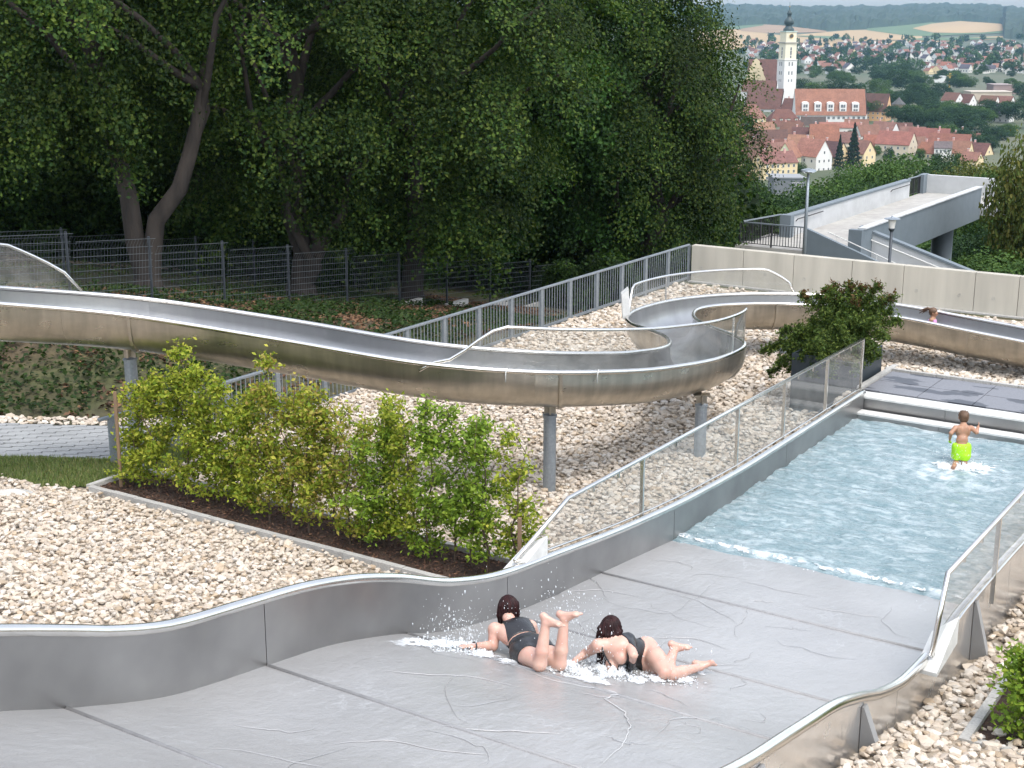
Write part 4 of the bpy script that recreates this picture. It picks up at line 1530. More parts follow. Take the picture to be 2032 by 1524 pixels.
# stairs down to the right
x0, x1 = -21.2, -13.5
zs = lambda x, z0: z0 + (x + 21.2) * -.355
b = MB()
b.add([(x0, 54.1, ZT), (x1, 54.1, zs(x1, ZT)), (x1, 54.1, -7.5), (x0, 54.1, -7.5), (x0, 54.3, ZT), (x1, 54.3, zs(x1, ZT)), (x1, 54.3, -7.5), (x0, 54.3, -7.5)],
      [(0, 3, 2, 1), (4, 5, 6, 7), (0, 1, 5, 4), (0, 4, 7, 3), (1, 2, 6, 5)])
b.build('stair_wall', M['paint_grey'], rb)
xa, xb = -19.6, -13.0
zf_ = lambda x: ZT - .02 + (x + 19.6) * -.305
for (dz0, dz1, yy, mt, nm) in ((-1.9, -.10, 56.0, 'paint_pale', 'stair_parapet'), (-.10, .0, 55.95, 'paint_grey', 'stair_parapet_cap')):
    b = MB()
    t2 = .25 if nm == 'stair_parapet' else .35
    b.add([(xa, yy, zf_(xa) + dz1), (xb, yy, zf_(xb) + dz1), (xb, yy, zf_(xb) + dz0), (xa, yy, zf_(xa) + dz0), (xa, yy + t2, zf_(xa) + dz1), (xb, yy + t2, zf_(xb) + dz1), (xb, yy + t2, zf_(xb) + dz0), (xa, yy + t2, zf_(xa) + dz0)],
          [(0, 3, 2, 1), (4, 5, 6, 7), (0, 1, 5, 4), (0, 4, 7, 3), (1, 2, 6, 5), (3, 7, 6, 2)])
    b.build(nm, M[mt], rb)
for k in range(22):
    x = -20.9 + k * .31
    b = MB(); b.box(x, x + .34, 54.32, 55.95, ZF - .3 - .155 * (k + 1) * .75, ZF - .115 * (k + 1)); b.build('stair_step', M['ramp_floor'], rb)
b = MB(); b.tube([(-20.4, 54.5, ZF + .9 - .1), (-20.2, 54.5, ZF + .75), (-14, 54.5, ZF + .75 - 2.2)], .022, 6)
for k in range(4): b.tube([(-20 + 1.7 * k, 54.5, ZF + .68 - .60 * k), (-20 + 1.7 * k, 54.42, ZF + .2 - .60 * k)], .015, 5)
b.build('stair_handrail', M['white_edge'], rb)
b = MB(); b.tube([(-19.7, 55.88, zf_(-19.7) - .35), (-13, 55.88, zf_(-13) - .35)], .028, 6)
for k in range(4): b.tube([(-19.2 + 1.8 * k, 55.88, zf_(-19.2 + 1.8 * k) - .36), (-19.2 + 1.8 * k, 55.99, zf_(-19.2 + 1.8 * k) - .42)], .02, 5)
b.build('stair_handrail', M['white_edge'], rb)
for (ya, yb) in ((58.0, 61), (70.5, 73.3)):
    b = MB()
    b.tube([(-23.1, ya, ZF + .72), (-23.1, yb, ZF + .72)], .025, 6); b.tube([(-23.1, ya, ZF + .72), (-23.18, ya, ZF + .62)], .02, 5)
    b.build('wall_handrail', M['black_metal'], rb)

# ---------------------------------------------------------------- lamp posts
p = atD(1596, 500, 50)
lp = thing('street_lamp', 'tall slim grey street lamp with flat head in front of the footbridge', 'street lamp', (p[0], p[1], -3.6))
pt = atD(1604, 336, 50)
b = MB(); b.tube([(p[0], p[1], -3.6), (p[0], p[1], .2), (p[0], p[1], pt[2])], [.075, .06, .045], 12); b.build('pole', M['galv'], lp, smooth=True)
b = MB(); b.lathe((p[0], p[1], pt[2] - .02), [(.06, 0), (.28, .03), (.26, .08), (.08, .13)], 20); b.build('lamp_head', M['galv'], lp)
b = MB(); b.lathe((p[0], p[1], pt[2] - .05), [(.10, 0), (.14, .035)], 16); b.build('lamp_glass', M['lamp_glass'], lp)
p = atD(1765, 520, 40.5); pt = atD(1771, 428, 40.5)
lp = thing('park_lamp', 'short dark park lamp with flat disc hood behind the concrete wall', 'street lamp', (p[0], p[1], -3.2))
b = MB(); b.tube([(p[0], p[1], -3.2), (p[0], p[1], pt[2] - .36)], .042, 10); b.build('pole', M['galv_dark'], lp, smooth=True)
b = MB(); b.lathe((p[0], p[1], pt[2] - .40), [(.05, 0), (.09, .06), (.085, .09)], 14); b.build('collar', M['galv_dark'], lp)
b = MB(); b.lathe((p[0], p[1], pt[2] - .31), [(.08, 0), (.115, .26)], 14); b.build('lamp_glass', M['lamp_glass'], lp)
b = MB(); b.lathe((p[0], p[1], pt[2] - .05), [(.225, 0), (.225, .015), (.05, .05), (.02, .09)], 20); b.build('hood', M['galv'], lp)

# ---------------------------------------------------------------- big trees on the bank
LPAL = [(.017, .042, .009), (.024, .054, .011), (.032, .062, .012), (.012, .031, .008), (.043, .074, .014)]
LPAL_Y = LPAL + [(.060, .096, .017), (.046, .080, .014), (.080, .108, .021)]
CPAL = [(.022, .058, .012), (.032, .078, .016), (.044, .098, .020), (.018, .044, .010)]


def crown_mesh(seed, r, rz, nclump, nleaf, size, pal, low=.0, drop=.45, cl=(1.0, 1.5)):
    """leafy crown round the origin: hanging sprays on an uneven shell, gaps between them, thin leaves inside"""
    rng = np.random.default_rng(seed)
    lob = rng.normal(size=(9, 3)); lob /= np.linalg.norm(lob, axis=1, keepdims=True)
    la = rng.uniform(-.22, .30, 9)
    P, N, C = [], [], []
    cen = []
    for i in range(nclump):
        zz = rng.uniform(-.93, .35) if rng.random() < .72 else rng.uniform(.35, 1)
        aa = rng.uniform(0, 2 * pi)
        d = V3(sqrt(1 - zz * zz) * cos(aa), sqrt(1 - zz * zz) * sin(aa), zz)
        g = 1 + sum(la[j] * max(0, d @ lob[j])**3 for j in range(9))
        inner = rng.random() < .16
        rr = rng.uniform(.45, .8) if inner else rng.uniform(.84, 1.06)
        c = d * [r, r, rz] * g * rr
        k = nleaf if not inner else nleaf // 2
        R = rng.uniform(*cl)
        # spray: flattened, sagging outwards
        q = rng.normal(size=(k, 3))
        q /= np.linalg.norm(q, axis=1, keepdims=True)
        q *= (rng.uniform(.25, 1, (k, 1)))**.5
        q[:, 2] = np.where(q[:, 2] < 0, q[:, 2] * .5, q[:, 2])
        out = nrm(d * [1, 1, 0] + [1e-6, 0, 0])
        along = q @ out
        q = q * [R * .8, R * .8, R * .62] + np.outer(along, out) * R * .45
        q[:, 2] -= drop * np.clip(along + .3, 0, None)**1.5 * R
        q += .16 * rng.normal(size=(k, 3))
        P.append(c + q)
        N.append(rng.normal(0, .40, (k, 3)) + [0, 0, .55] + .60 * d)
        tint = rng.uniform(.50, 1.5) * np.array([1, 1, 1])
        C.append(leafcol(k, rng, pal, .2) * tint)
    P, N, C = np.concatenate(P), np.concatenate(N), np.concatenate(C)
    v, f, c = leaf_cloud(P, N, size * rng.uniform(.7, 1.3, len(P)), rng, C, .72, .16, .35)
    return np_mesh('crown', v, f, M['leaf'], col=c)


CROWN = {'lime': crown_mesh(1, 3.5, 7.2, 150, 560, .120, LPAL_Y, drop=.9, cl=(.8, 1.2)),
         'lime_dark': crown_mesh(2, 5.8, 7.6, 200, 420, .14, LPAL, drop=.8),
         'chestnut': crown_mesh(3, 2.9, 7.6, 140, 430, .15, CPAL, drop=.9, cl=(.75, 1.1)),
         'tall': crown_mesh(4, 3.1, 8.6, 210, 470, .120, LPAL_Y, drop=1.0, cl=(.8, 1.15))}


def big_tree(base, h, kind, r_tr, label, crown_c, rot, scale=(1, 1, 1), forks=(), lean=(0, 0), group=None, tips=6, seed=0):
    rng = np.random.default_rng(seed)
    base = np.array(base, float)
    t = thing('lime_tree' if kind != 'chestnut' else 'chestnut_tree', label, 'tree', base, group)
    b = MB()
    top = base + V3(lean[0], lean[1], h)
    def limb(a, c, r0, r1, n=7, wob=.18):
        pts = [a + (c - a) * k / (n - 1) + rng.normal(0, wob, 3) * [1, 1, .2] * sin(pi * k / (n - 1)) for k in range(n)]
        b.tube(pts, list(np.linspace(r0, r1, n)), 12, caps=False)
        return pts
    flare = [base + V3(0, 0, -.4), base + V3(0, 0, .15), base + V3(0, 0, .5)]
    b.tube(flare, [r_tr * 1.75, r_tr * 1.35, r_tr * 1.08], 14, caps=False)
    stems = []
    if forks:
        for fx, fy, fz in forks:
            stems.append(limb(base + V3(fx * .03, fy * .03, .3), base + V3(fx, fy, fz), r_tr * .85, r_tr * .5))
    else: stems.append(limb(base + V3(0, 0, .4), top, r_tr * 1.05, r_tr * .6))
    cc = base + np.array(crown_c, float)
    for s_ in stems:
        for k in range(tips):
            a = s_[rng.integers(3, len(s_))]
            d = rng.normal(size=3); d[2] = abs(d[2]) * .7 + .1
            limb(a, cc * .5 + a * .5 + nrm(d) * [4, 4, 4.5], r_tr * .36, .04, 6, .25)
    b.build('trunk', M['bark'], t, smooth=True)
    place('crown', CROWN[kind], t, cc, (0, 0, rot), scale)
    return t


def gbase(px, py, D):
    p = atD(px, py, D)
    return (p[0], p[1], ter1(p[0], p[1]) - .1)


def fb(dr, df):      # offset by metres to the right of and away from the camera
    q = RIGHT * dr + FWD * df
    return q[0], q[1]


big_tree(gbase(290, 500, 39), 7, 'lime', .34, 'old lime tree forking into two leaning stems near the left fence', (*fb(-2.4, .4), 10.9), .4, forks=[(*fb(-1.3, .3), 7.5), (*fb(1.7, .5), 5.6)], seed=11, tips=4)
big_tree(gbase(597, 590, 43), 7, 'lime', .40, 'lime tree with a low side stem right behind the mesh fence', (*fb(-.6, .2), 8.9), 2.1, forks=[(*fb(-.1, .3), 7.5), (*fb(.75, 0), 1.9)], seed=12)
big_tree(gbase(818, 612, 45), 7, 'lime', .34, 'straight dark trunked lime tree at the middle of the fence', (*fb(1.5, .2), 8.5), 3.9, seed=13)
big_tree(gbase(1150, 528, 56), 7, 'chestnut', .46, 'bright green chestnut tree with forked trunk near the railing corner', (*fb(-.6, -1.2), 9.2), 1.0, (1.0, 1.0, 1.05), forks=[(*fb(-.5, .2), 6), (*fb(1.4, .2), 4.6)], seed=14)
big_tree(gbase(1292, 505, 55), 7, 'tall', .38, 'tall leafy lime tree closing the wood beside the town view', (*fb(-.1, .3), 8.0), 5.2, (.95, .95, 1.06), seed=15)
big_tree(gbase(-60, 450, 50), 7, 'lime_dark', .34, 'shaded lime tree at the far left edge', (*fb(-.5, 0), 8.9), 0.3, seed=16)
big_tree(gbase(985, 545, 61), 7, 'lime_dark', .32, 'dark lime tree behind the middle of the fence', (*fb(.2, .2), 8.4), 4.4, seed=17)
bk = [(130, 440, 56), (400, 445, 54), (480, 470, 52), (715, 480, 58), (560, 450, 64), (250, 430, 66), (840, 480, 68), (1050, 490, 66), (1180, 490, 72), (1270, 480, 76), (-120, 440, 52), (660, 440, 74), (-60, 440, 66), (330, 430, 76), (1120, 480, 82), (940, 470, 80), (60, 420, 80), (1200, 480, 88)]
MARK = [(-1e9, 'the left picture edge'), (170, 'the forked old lime tree'), (445, 'the lime tree with the side stem'), (700, 'the straight trunked lime tree'), (930, 'the bright green chestnut'), (1220, 'the tall lime tree beside the town view')]
where = [max(k for k in range(6) if q[0] >= MARK[k][0]) for q in bk]
rank = [sorted([bk[j][2] for j in range(len(bk)) if where[j] == where[i]]).index(bk[i][2]) for i in range(len(bk))]
WOODLAB = ['shaded wood tree, ' + ['nearest one behind ', 'second one back behind ', 'third one back behind ', 'fourth one back behind ', 'farthest one behind '][min(r, 4)] + MARK[w][1] for r, w in zip(rank, where)]
for i, (px, py_, D) in enumerate(bk):
    big_tree(gbase(px, py_, D), 8, ['lime_dark', 'chestnut', 'lime_dark', 'lime'][i % 4] if i % 4 != 1 else 'lime_dark', .26 + .02 * (i % 4), WOODLAB[i], (*fb(random.uniform(-.6, .6), 0), 7.6 + (i % 3) * .5), i * 1.3, group='shaded trees deep in the wood', tips=3, seed=40 + i)
# dense understorey closing the wood
rg = np.random.default_rng(61)
CROWN['under'] = crown_mesh(7, 1.8, 1.5, 60, 130, .20, LPAL, drop=.2, cl=(.5, .8))
for i in range(64):
    px = rg.uniform(-150, 1400)
    D = rg.uniform(60, 100) if i < 52 else rg.uniform(46, 56)
    p = atD(px, 470, D)
    z = ter1(p[0], p[1])
    t = thing('shrub', 'dark woodland shrub in the shade under the trees', 'shrub', (p[0], p[1], z), 'woodland shrubs under the trees')
    b = MB(); b.tube([(p[0], p[1], z - .1), (p[0] + .2, p[1], z + 1.6)], [.05, .02], 5); b.build('stem', M['bark'], t)
    sc = rg.uniform(1.4, 2.6) if D > 57 else rg.uniform(.45, .75)
    place('crown', CROWN['under'], t, (p[0], p[1], z + 1.3 * sc), (0, 0, rg.uniform(0, 6)), (sc, sc, sc * rg.uniform(.9, 1.5)))

# ---------------------------------------------------------------- trees in the valley and round the footbridge
def far_crown(seed, pal, n=1500, size=.62, conifer=False):
    rng = np.random.default_rng(seed)
    P, N = [], []
    if conifer:
        z = rng.uniform(0, 1, n)**.8
        rad = (1 - z) * rng.uniform(.35, 1.0, n)**.5 * (.88 + .2 * np.sin(z * 60))
        a = rng.uniform(0, 2 * pi, n)
        P = np.stack([np.cos(a) * rad * .30, np.sin(a) * rad * .30, z - .5 - .05 * rad], 1) * 2
        N = np.stack([np.cos(a), np.sin(a), .6 + 0 * a], 1) + rng.normal(0, .4, (n, 3))
        C = leafcol(n, rng, pal, .25)
    else:
        k = 26
        d = rng.normal(size=(k, 3)); d /= np.linalg.norm(d, axis=1, keepdims=True)
        c = d * rng.uniform(.45, .72, (k, 1)) * [1, 1, .9]
        w = rng.uniform(.28, .45, k)
        i = rng.integers(0, k, n)
        q = rng.normal(size=(n, 3)); q /= np.linalg.norm(q, axis=1, keepdims=True)
        q[:, 2] = np.abs(q[:, 2]) * 1.0 - .25 * (rng.random(n) < .35)
        P = c[i] + q * (w[i] * rng.uniform(.75, 1.08, n))[:, None]
        N = q + rng.normal(0, .45, (n, 3))
        C = leafcol(n, rng, pal, .22) * rng.uniform(.78, 1.2, k)[i][:, None]
    v, f, c = leaf_cloud(P, N, size * rng.uniform(.6, 1.3, n) * .2, rng, C, .8, .2, .2)
    return np_mesh('crown', v, f, M['leaf_far'], col=c)


GP = [(.05, .10, .022), (.065, .12, .028), (.04, .085, .02), (.08, .135, .03)]
DP = [(.028, .06, .02), (.035, .075, .024), (.022, .05, .018)]
YP = [(.10, .115, .025), (.08, .11, .025), (.13, .125, .03), (.065, .09, .02)]
FC = {'green': [far_crown(71, GP, 3600, .42), far_crown(72, GP, 3600, .42)], 'dark': [far_crown(73, DP, 3600, .42), far_crown(74, DP, 3000, .45)], 'yellow': [far_crown(75, YP, 5200, .36)],
      'neargreen': [far_crown(171, GP, 13000, .24), far_crown(172, GP, 13000, .24)], 'neardark': [far_crown(173, DP, 13000, .24)], 'nearyellow': [far_crown(175, YP, 19000, .23)],
      'tiny': [far_crown(76, DP, 260, 1.5), far_crown(77, GP, 260, 1.5)], 'conifer': [far_crown(78, [(.014, .030, .018), (.02, .042, .024), (.01, .024, .014)], 2600, .5, True)],
      'tinyconifer': [far_crown(79, DP, 200, 1.2, True)]}


def vtree(px, ytop, D, hh, wid, kind, label, group=None, name='broadleaf_tree', i=0, trunk=True):
    """tree whose top shows at a survey pixel; hh crown height, wid crown width in metres"""
    p = atD(px, ytop, D)
    z = ter1(p[0], p[1])
    t = thing(name, label, 'tree', (p[0], p[1], z), group)
    cz = p[2] - hh / 2
    if trunk:
        b = MB(); b.tube([(p[0], p[1], min(z, cz) - .3), (p[0] + .2, p[1], cz)], [.035 * wid, .018 * wid], 6, caps=False)
        b.build('trunk', M['bark'], t)
    k = FC['near' + kind if D < 170 and 'near' + kind in FC else kind]
    s_ = (wid / 2 / (.3 * 2 if 'conifer' in kind else 1.0), hh / 2 / 1.0)
    place('crown', k[i % len(k)], t, (p[0], p[1], cz), (0, 0, i * 1.7), (s_[0], s_[0], s_[1]))
    return t


NEARV = [(1455, 385, 80, 9, 9, 'green', 'green tree right of the big wood, left of the footbridge'), (1512, 362, 95, 10, 9, 'dark', 'dark tree below the cream house left of the lamp'), (1508, 337, 150, 12, 10, 'dark', 'grey-green tree in front of the lower left white house'), (1560, 385, 88, 9, 9, 'green', 'bright green tree just left of the street lamp'), (1485, 420, 74, 8, 7, 'green', 'low green tree behind the footbridge landing'),
         (1615, 370, 105, 9, 8, 'dark', 'dark green tree right behind the street lamp'), (1650, 330, 135, 13, 12, 'green', 'large round green tree above the ramp'), (1700, 345, 120, 10, 10, 'dark', 'dark green tree above the middle of the ramp'), (1730, 300, 165, 13, 12, 'green', 'green tree below the dark spruce'), (1775, 305, 150, 12, 12, 'green', 'bright green tree above the far end of the ramp'),
         (1800, 284, 210, 14, 14, 'green', 'wide green tree under the orange roofed house'), (1845, 305, 150, 13, 11, 'dark', 'dark tree behind the ramp turn'), (1895, 295, 165, 12, 9, 'dark', 'tree below the white gabled houses at right'), (1690, 375, 100, 8, 10, 'dark', 'dark bush tree just over the ramp parapet'), (1770, 350, 108, 9, 11, 'green', 'green tree directly behind the ramp parapet'),
         (1950, 286, 118, 11, 9, 'yellow', 'yellowing tree near the right edge'), (2090, 185, 62, 12, 5.2, 'yellow', 'tall yellow-green tree cut by the right picture edge'), (1990, 318, 100, 9, 7, 'green', 'green tree just left of the tall yellow-green one'), (1965, 430, 84, 6, 7, 'dark', 'dark bush under the right end of the footbridge'), (2025, 420, 66, 6.5, 6, 'dark', 'dark bush at the right edge below the landing'),
         (1835, 455, 92, 5.5, 8, 'green', 'green bush seen under the ramp left of the column'), (1925, 470, 86, 5, 6, 'dark', 'dark bush right of the column'), (1985, 480, 60, 4.6, 6.5, 'green', 'green bush over the concrete wall at the right edge'), (1880, 490, 84, 4, 7, 'dark', 'low dark bush behind the column'), (1790, 470, 100, 4.5, 7, 'dark', 'dark bush under the middle of the ramp'),
         (1860, 345, 112, 9, 9, 'green', 'green tree behind the black railing of the ramp'), (1915, 330, 108, 9, 8, 'green', 'green tree behind the white end parapet'), (1610, 405, 92, 7, 7, 'green', 'low green tree behind the far parapet'), (1545, 420, 80, 6, 7, 'dark', 'dark bush behind the landing railing'), (1425, 440, 78, 7, 5, 'dark', 'dark tree hugging the edge of the wood')]
for i, a in enumerate(NEARV): vtree(*a, i=i)
vtree(1697, 244, 520, 16, 8.0, 'conifer', 'dark tall spruce standing among the red roofs', name='spruce_tree')
vtree(1668, 268, 515, 12, 5.6, 'conifer', 'smaller blackish spruce left of the tall one', name='spruce_tree', i=1)
vtree(1526, 236, 700, 12, 9, 'green', 'lone green tree in front of the pale green hip roofed house', i=1)
vtree(1484, 222, 640, 13, 9, 'dark', 'dark tree between the orange roof and the wood')
rgt = np.random.default_rng(85)
for q_, (px_, yt_, D_) in enumerate([(1512, 268, 640), (1560, 262, 660), (1605, 300, 560), (1637, 300, 555), (1588, 318, 530), (1690, 255, 690), (1735, 285, 570), (1765, 288, 570), (1828, 290, 590), (1860, 300, 575), (1905, 300, 570), (1612, 246, 720), (1655, 258, 680), (1940, 270, 660), (1476, 310, 540), (1500, 318, 525)]):
    vtree(px_, yt_, D_, rgt.uniform(6, 9), rgt.uniform(5, 8), ['green', 'dark'][q_ % 2], ['green garden tree between the red roofs of the old town', 'dark garden tree between the red roofs of the old town'][q_ % 2], 'garden trees in the old town', i=q_, trunk=False)
MIDV = [(1786, 128, 1000, 21, 24), (1745, 150, 980, 16, 20), (1700, 160, 960, 15, 20), (1660, 152, 960, 14, 20), (1620, 158, 940, 12, 18), (1590, 152, 960, 12, 16), (1720, 178, 850, 13, 18), (1760, 172, 860, 14, 18), (1820, 160, 900, 14, 16), (1850, 192, 780, 14, 20), (1800, 205, 780, 13, 16), (1830, 215, 740, 14, 18), (1885, 205, 740, 14, 16), (1915, 214, 720, 15, 17), (1945, 232, 690, 13, 15), (1975, 245, 680, 12, 16), (1880, 238, 680, 13, 14), (1920, 250, 640, 11, 14), (1960, 262, 620, 10, 13), (2005, 240, 700, 11, 12), (1850, 236, 700, 11, 14), (1870, 160, 980, 14, 18), (1735, 195, 800, 11, 14), (1690, 185, 850, 11, 14), (1770, 205, 770, 10, 12)]
rgm = np.random.default_rng(84)
for _ in range(150):
    px, yb = rgm.uniform(1585, 2050), rgm.uniform(140, 262)
    if px < 1770 and yb > 172: continue
    if 1870 < px < 2010 and 185 < yb < 232: continue
    hh = rgm.uniform(7, 14)
    D = 59 * 2800 / (yb - 27)
    MIDV.append((px, yb - hh * 2800 / D, D, hh, hh * rgm.uniform(1, 1.5)))
for i, (px, yt, D, hh, w) in enumerate(MIDV):
    vtree(px, yt, D, hh, w, ['dark', 'green', 'dark'][i % 3], ['large dark tree in the valley belt beyond the old town', 'large mid green tree in the valley belt beyond the old town', 'large dark tree in the valley belt beyond the old town'][i % 3], 'valley belt trees beyond the old town', i=i, trunk=False)
rg = np.random.default_rng(81)
n_ = 0
while n_ < 290:
    px = rg.uniform(1470, 2060); y = 78 + 68 * rg.random()**1.0
    p = hit(px, y)
    D = np.linalg.norm(p[:2])
    if D > 3000: continue
    h = rg.uniform(8, 15)
    cf = rg.random() > .85
    t = place('suburb_tree', FC['tinyconifer'][0] if cf else FC['tiny'][n_ % 2], None, (p[0], p[1], p[2] + h * .5), (0, 0, rg.uniform(0, 6)), (h * .55, h * .55, h * .55))
    tag(t, 'small pointed conifer between the far suburban houses' if cf else ['small dark tree between the far suburban houses', 'small green tree between the far suburban houses'][n_ % 2], 'tree', 'trees among the far suburb houses')
    n_ += 1

# ---------------------------------------------------------------- far hills, fields and wood
def band(name, cols, mat, dz=.6, rows=8, kind='structure'):
    """strip of land between two lines of survey pixels: cols = (x, ytop, ybottom)"""
    xs = np.array([c[0] for c in cols], float)
    xi = np.linspace(xs[0], xs[-1], 40)
    yt = np.interp(xi, xs, [c[1] for c in cols]); yb = np.interp(xi, xs, [c[2] for c in cols])
    v = []
    for x, a, b_ in zip(xi, yt, yb):
        for k in range(rows):
            p = hit(x, a + (b_ - a) * k / (rows - 1))
            v.append((p[0], p[1], p[2] + dz))
    f = [(i * rows + k, i * rows + k + 1, (i + 1) * rows + k + 1, (i + 1) * rows + k) for i in range(len(xi) - 1) for k in range(rows - 1)]
    o = place(name, np_mesh(name, np.array(v), np.array(f), mat))
    o['kind'] = kind
    return o


band('wheat_field', [(1380, 62, 100), (1460, 58, 98), (1560, 72, 98), (1640, 78, 94), (1760, 82, 88), (1990, 72, 78)], M['wheat'], .5)
band('stubble_field', [(1470, 55, 62), (1515, 49, 66), (1570, 52, 66), (1640, 62, 64)], M['wheat_dark'], .9)
band('grass_field', [(1400, 55, 60), (1470, 52, 58), (1515, 49, 51)], M['green_field'], 1.2)
band('wheat_field', [(1575, 70, 86), (1680, 61, 82), (1720, 60, 80), (1800, 66, 80), (1830, 72, 79)], M['wheat'], .9)
band('grass_field', [(1720, 57, 61), (1800, 49, 72), (1850, 45, 73), (1900, 52, 70), (1990, 60, 67)], M['green_field'], 1.3)
band('stubble_field', [(1812, 57, 58), (1850, 48, 66), (1905, 43, 67), (1950, 46, 66), (1992, 49, 62)], M['wheat'], 1.7)
band('grass_field', [(1580, 72, 73), (1650, 73, 79), (1690, 77, 79)], M['green_field'], 1.6)
band('grass_field', [(1800, 79, 80), (1850, 76, 82), (1920, 76, 81), (1990, 76, 77)], M['green_field'], 1.6)

# wooded ridge: one closed bumpy canopy
rg = np.random.default_rng(91)
xi = np.linspace(-900, 2700, 620)
ytop = np.interp(xi, [-900, 1400, 1470, 1560, 1700, 1800, 1880, 1940, 2032, 2700], [20, 18, 17, 21, 22, 18, 16.5, 17.5, 25, 34])
ybot = np.interp(xi, [-900, 1400, 1470, 1515, 1560, 1640, 1720, 1790, 1850, 1910, 1990, 1996, 2032, 2700], [54, 53, 51, 48, 52, 62, 58, 52, 45, 42, 48, 76, 80, 84])
v = []
rows = 26
for x, a, b_ in zip(xi, ytop, ybot):
    R0 = np.linalg.norm(hit(x, b_)[:2])
    dr = nrm(ray(x, 30) * [1, 1, 0])
    for k in range(rows):
        u = k / (rows - 1)
        R = R0 + (5600 - R0) * u
        q = dr * R
        # height so that the skyline shows at ytop
        zb = float(terr(q[0], q[1]))
        zt = CAMH - (a - 27) / 2895 * R
        z = zb + (zt - zb) * u**.8 + (0 if k == 0 else (9 + 7 * vnoise(q[0] / 26, q[1] / 26, 5) + 6 * rg.random()) * (1.0 if k < rows - 1 else .6))
        v.append((q[0], q[1], z))
f = [(i * rows + k, i * rows + k + 1, (i + 1) * rows + k + 1, (i + 1) * rows + k) for i in range(len(xi) - 1) for k in range(rows - 1)]
o = place('hill_wood', np_mesh('hill_wood', np.array(v), np.array(f), M['far_wood'])); o['kind'] = 'stuff'

# ---------------------------------------------------------------- old town
CW, CWI, CY, CPK, CGR, COR, CBE = (.70, .69, .66), (.66, .64, .58), (.68, .55, .33), (.50, .24, .19), (.56, .60, .46), (.66, .40, .20), (.58, .50, .38)
R1, R2, R3, R4, RG_, R5 = (1.0, 1.0, 1.0), (.72, .70, .72), (1.3, 1.28, 1.15), (.55, .52, .55), (.34, .62, 1.1), (1.12, .95, .9)
wb_ = MB()
wb_.box(-.5, .5, -.04, .03, -.65, .65, 0); wb_.box(-.40, -.04, -.06, -.02, -.55, .55, 1); wb_.box(.04, .40, -.06, -.02, -.55, .55, 1)
WIN = wb_.mesh('window', [M['frame_white'], M['pane']])


def vcolm(me, col): pass


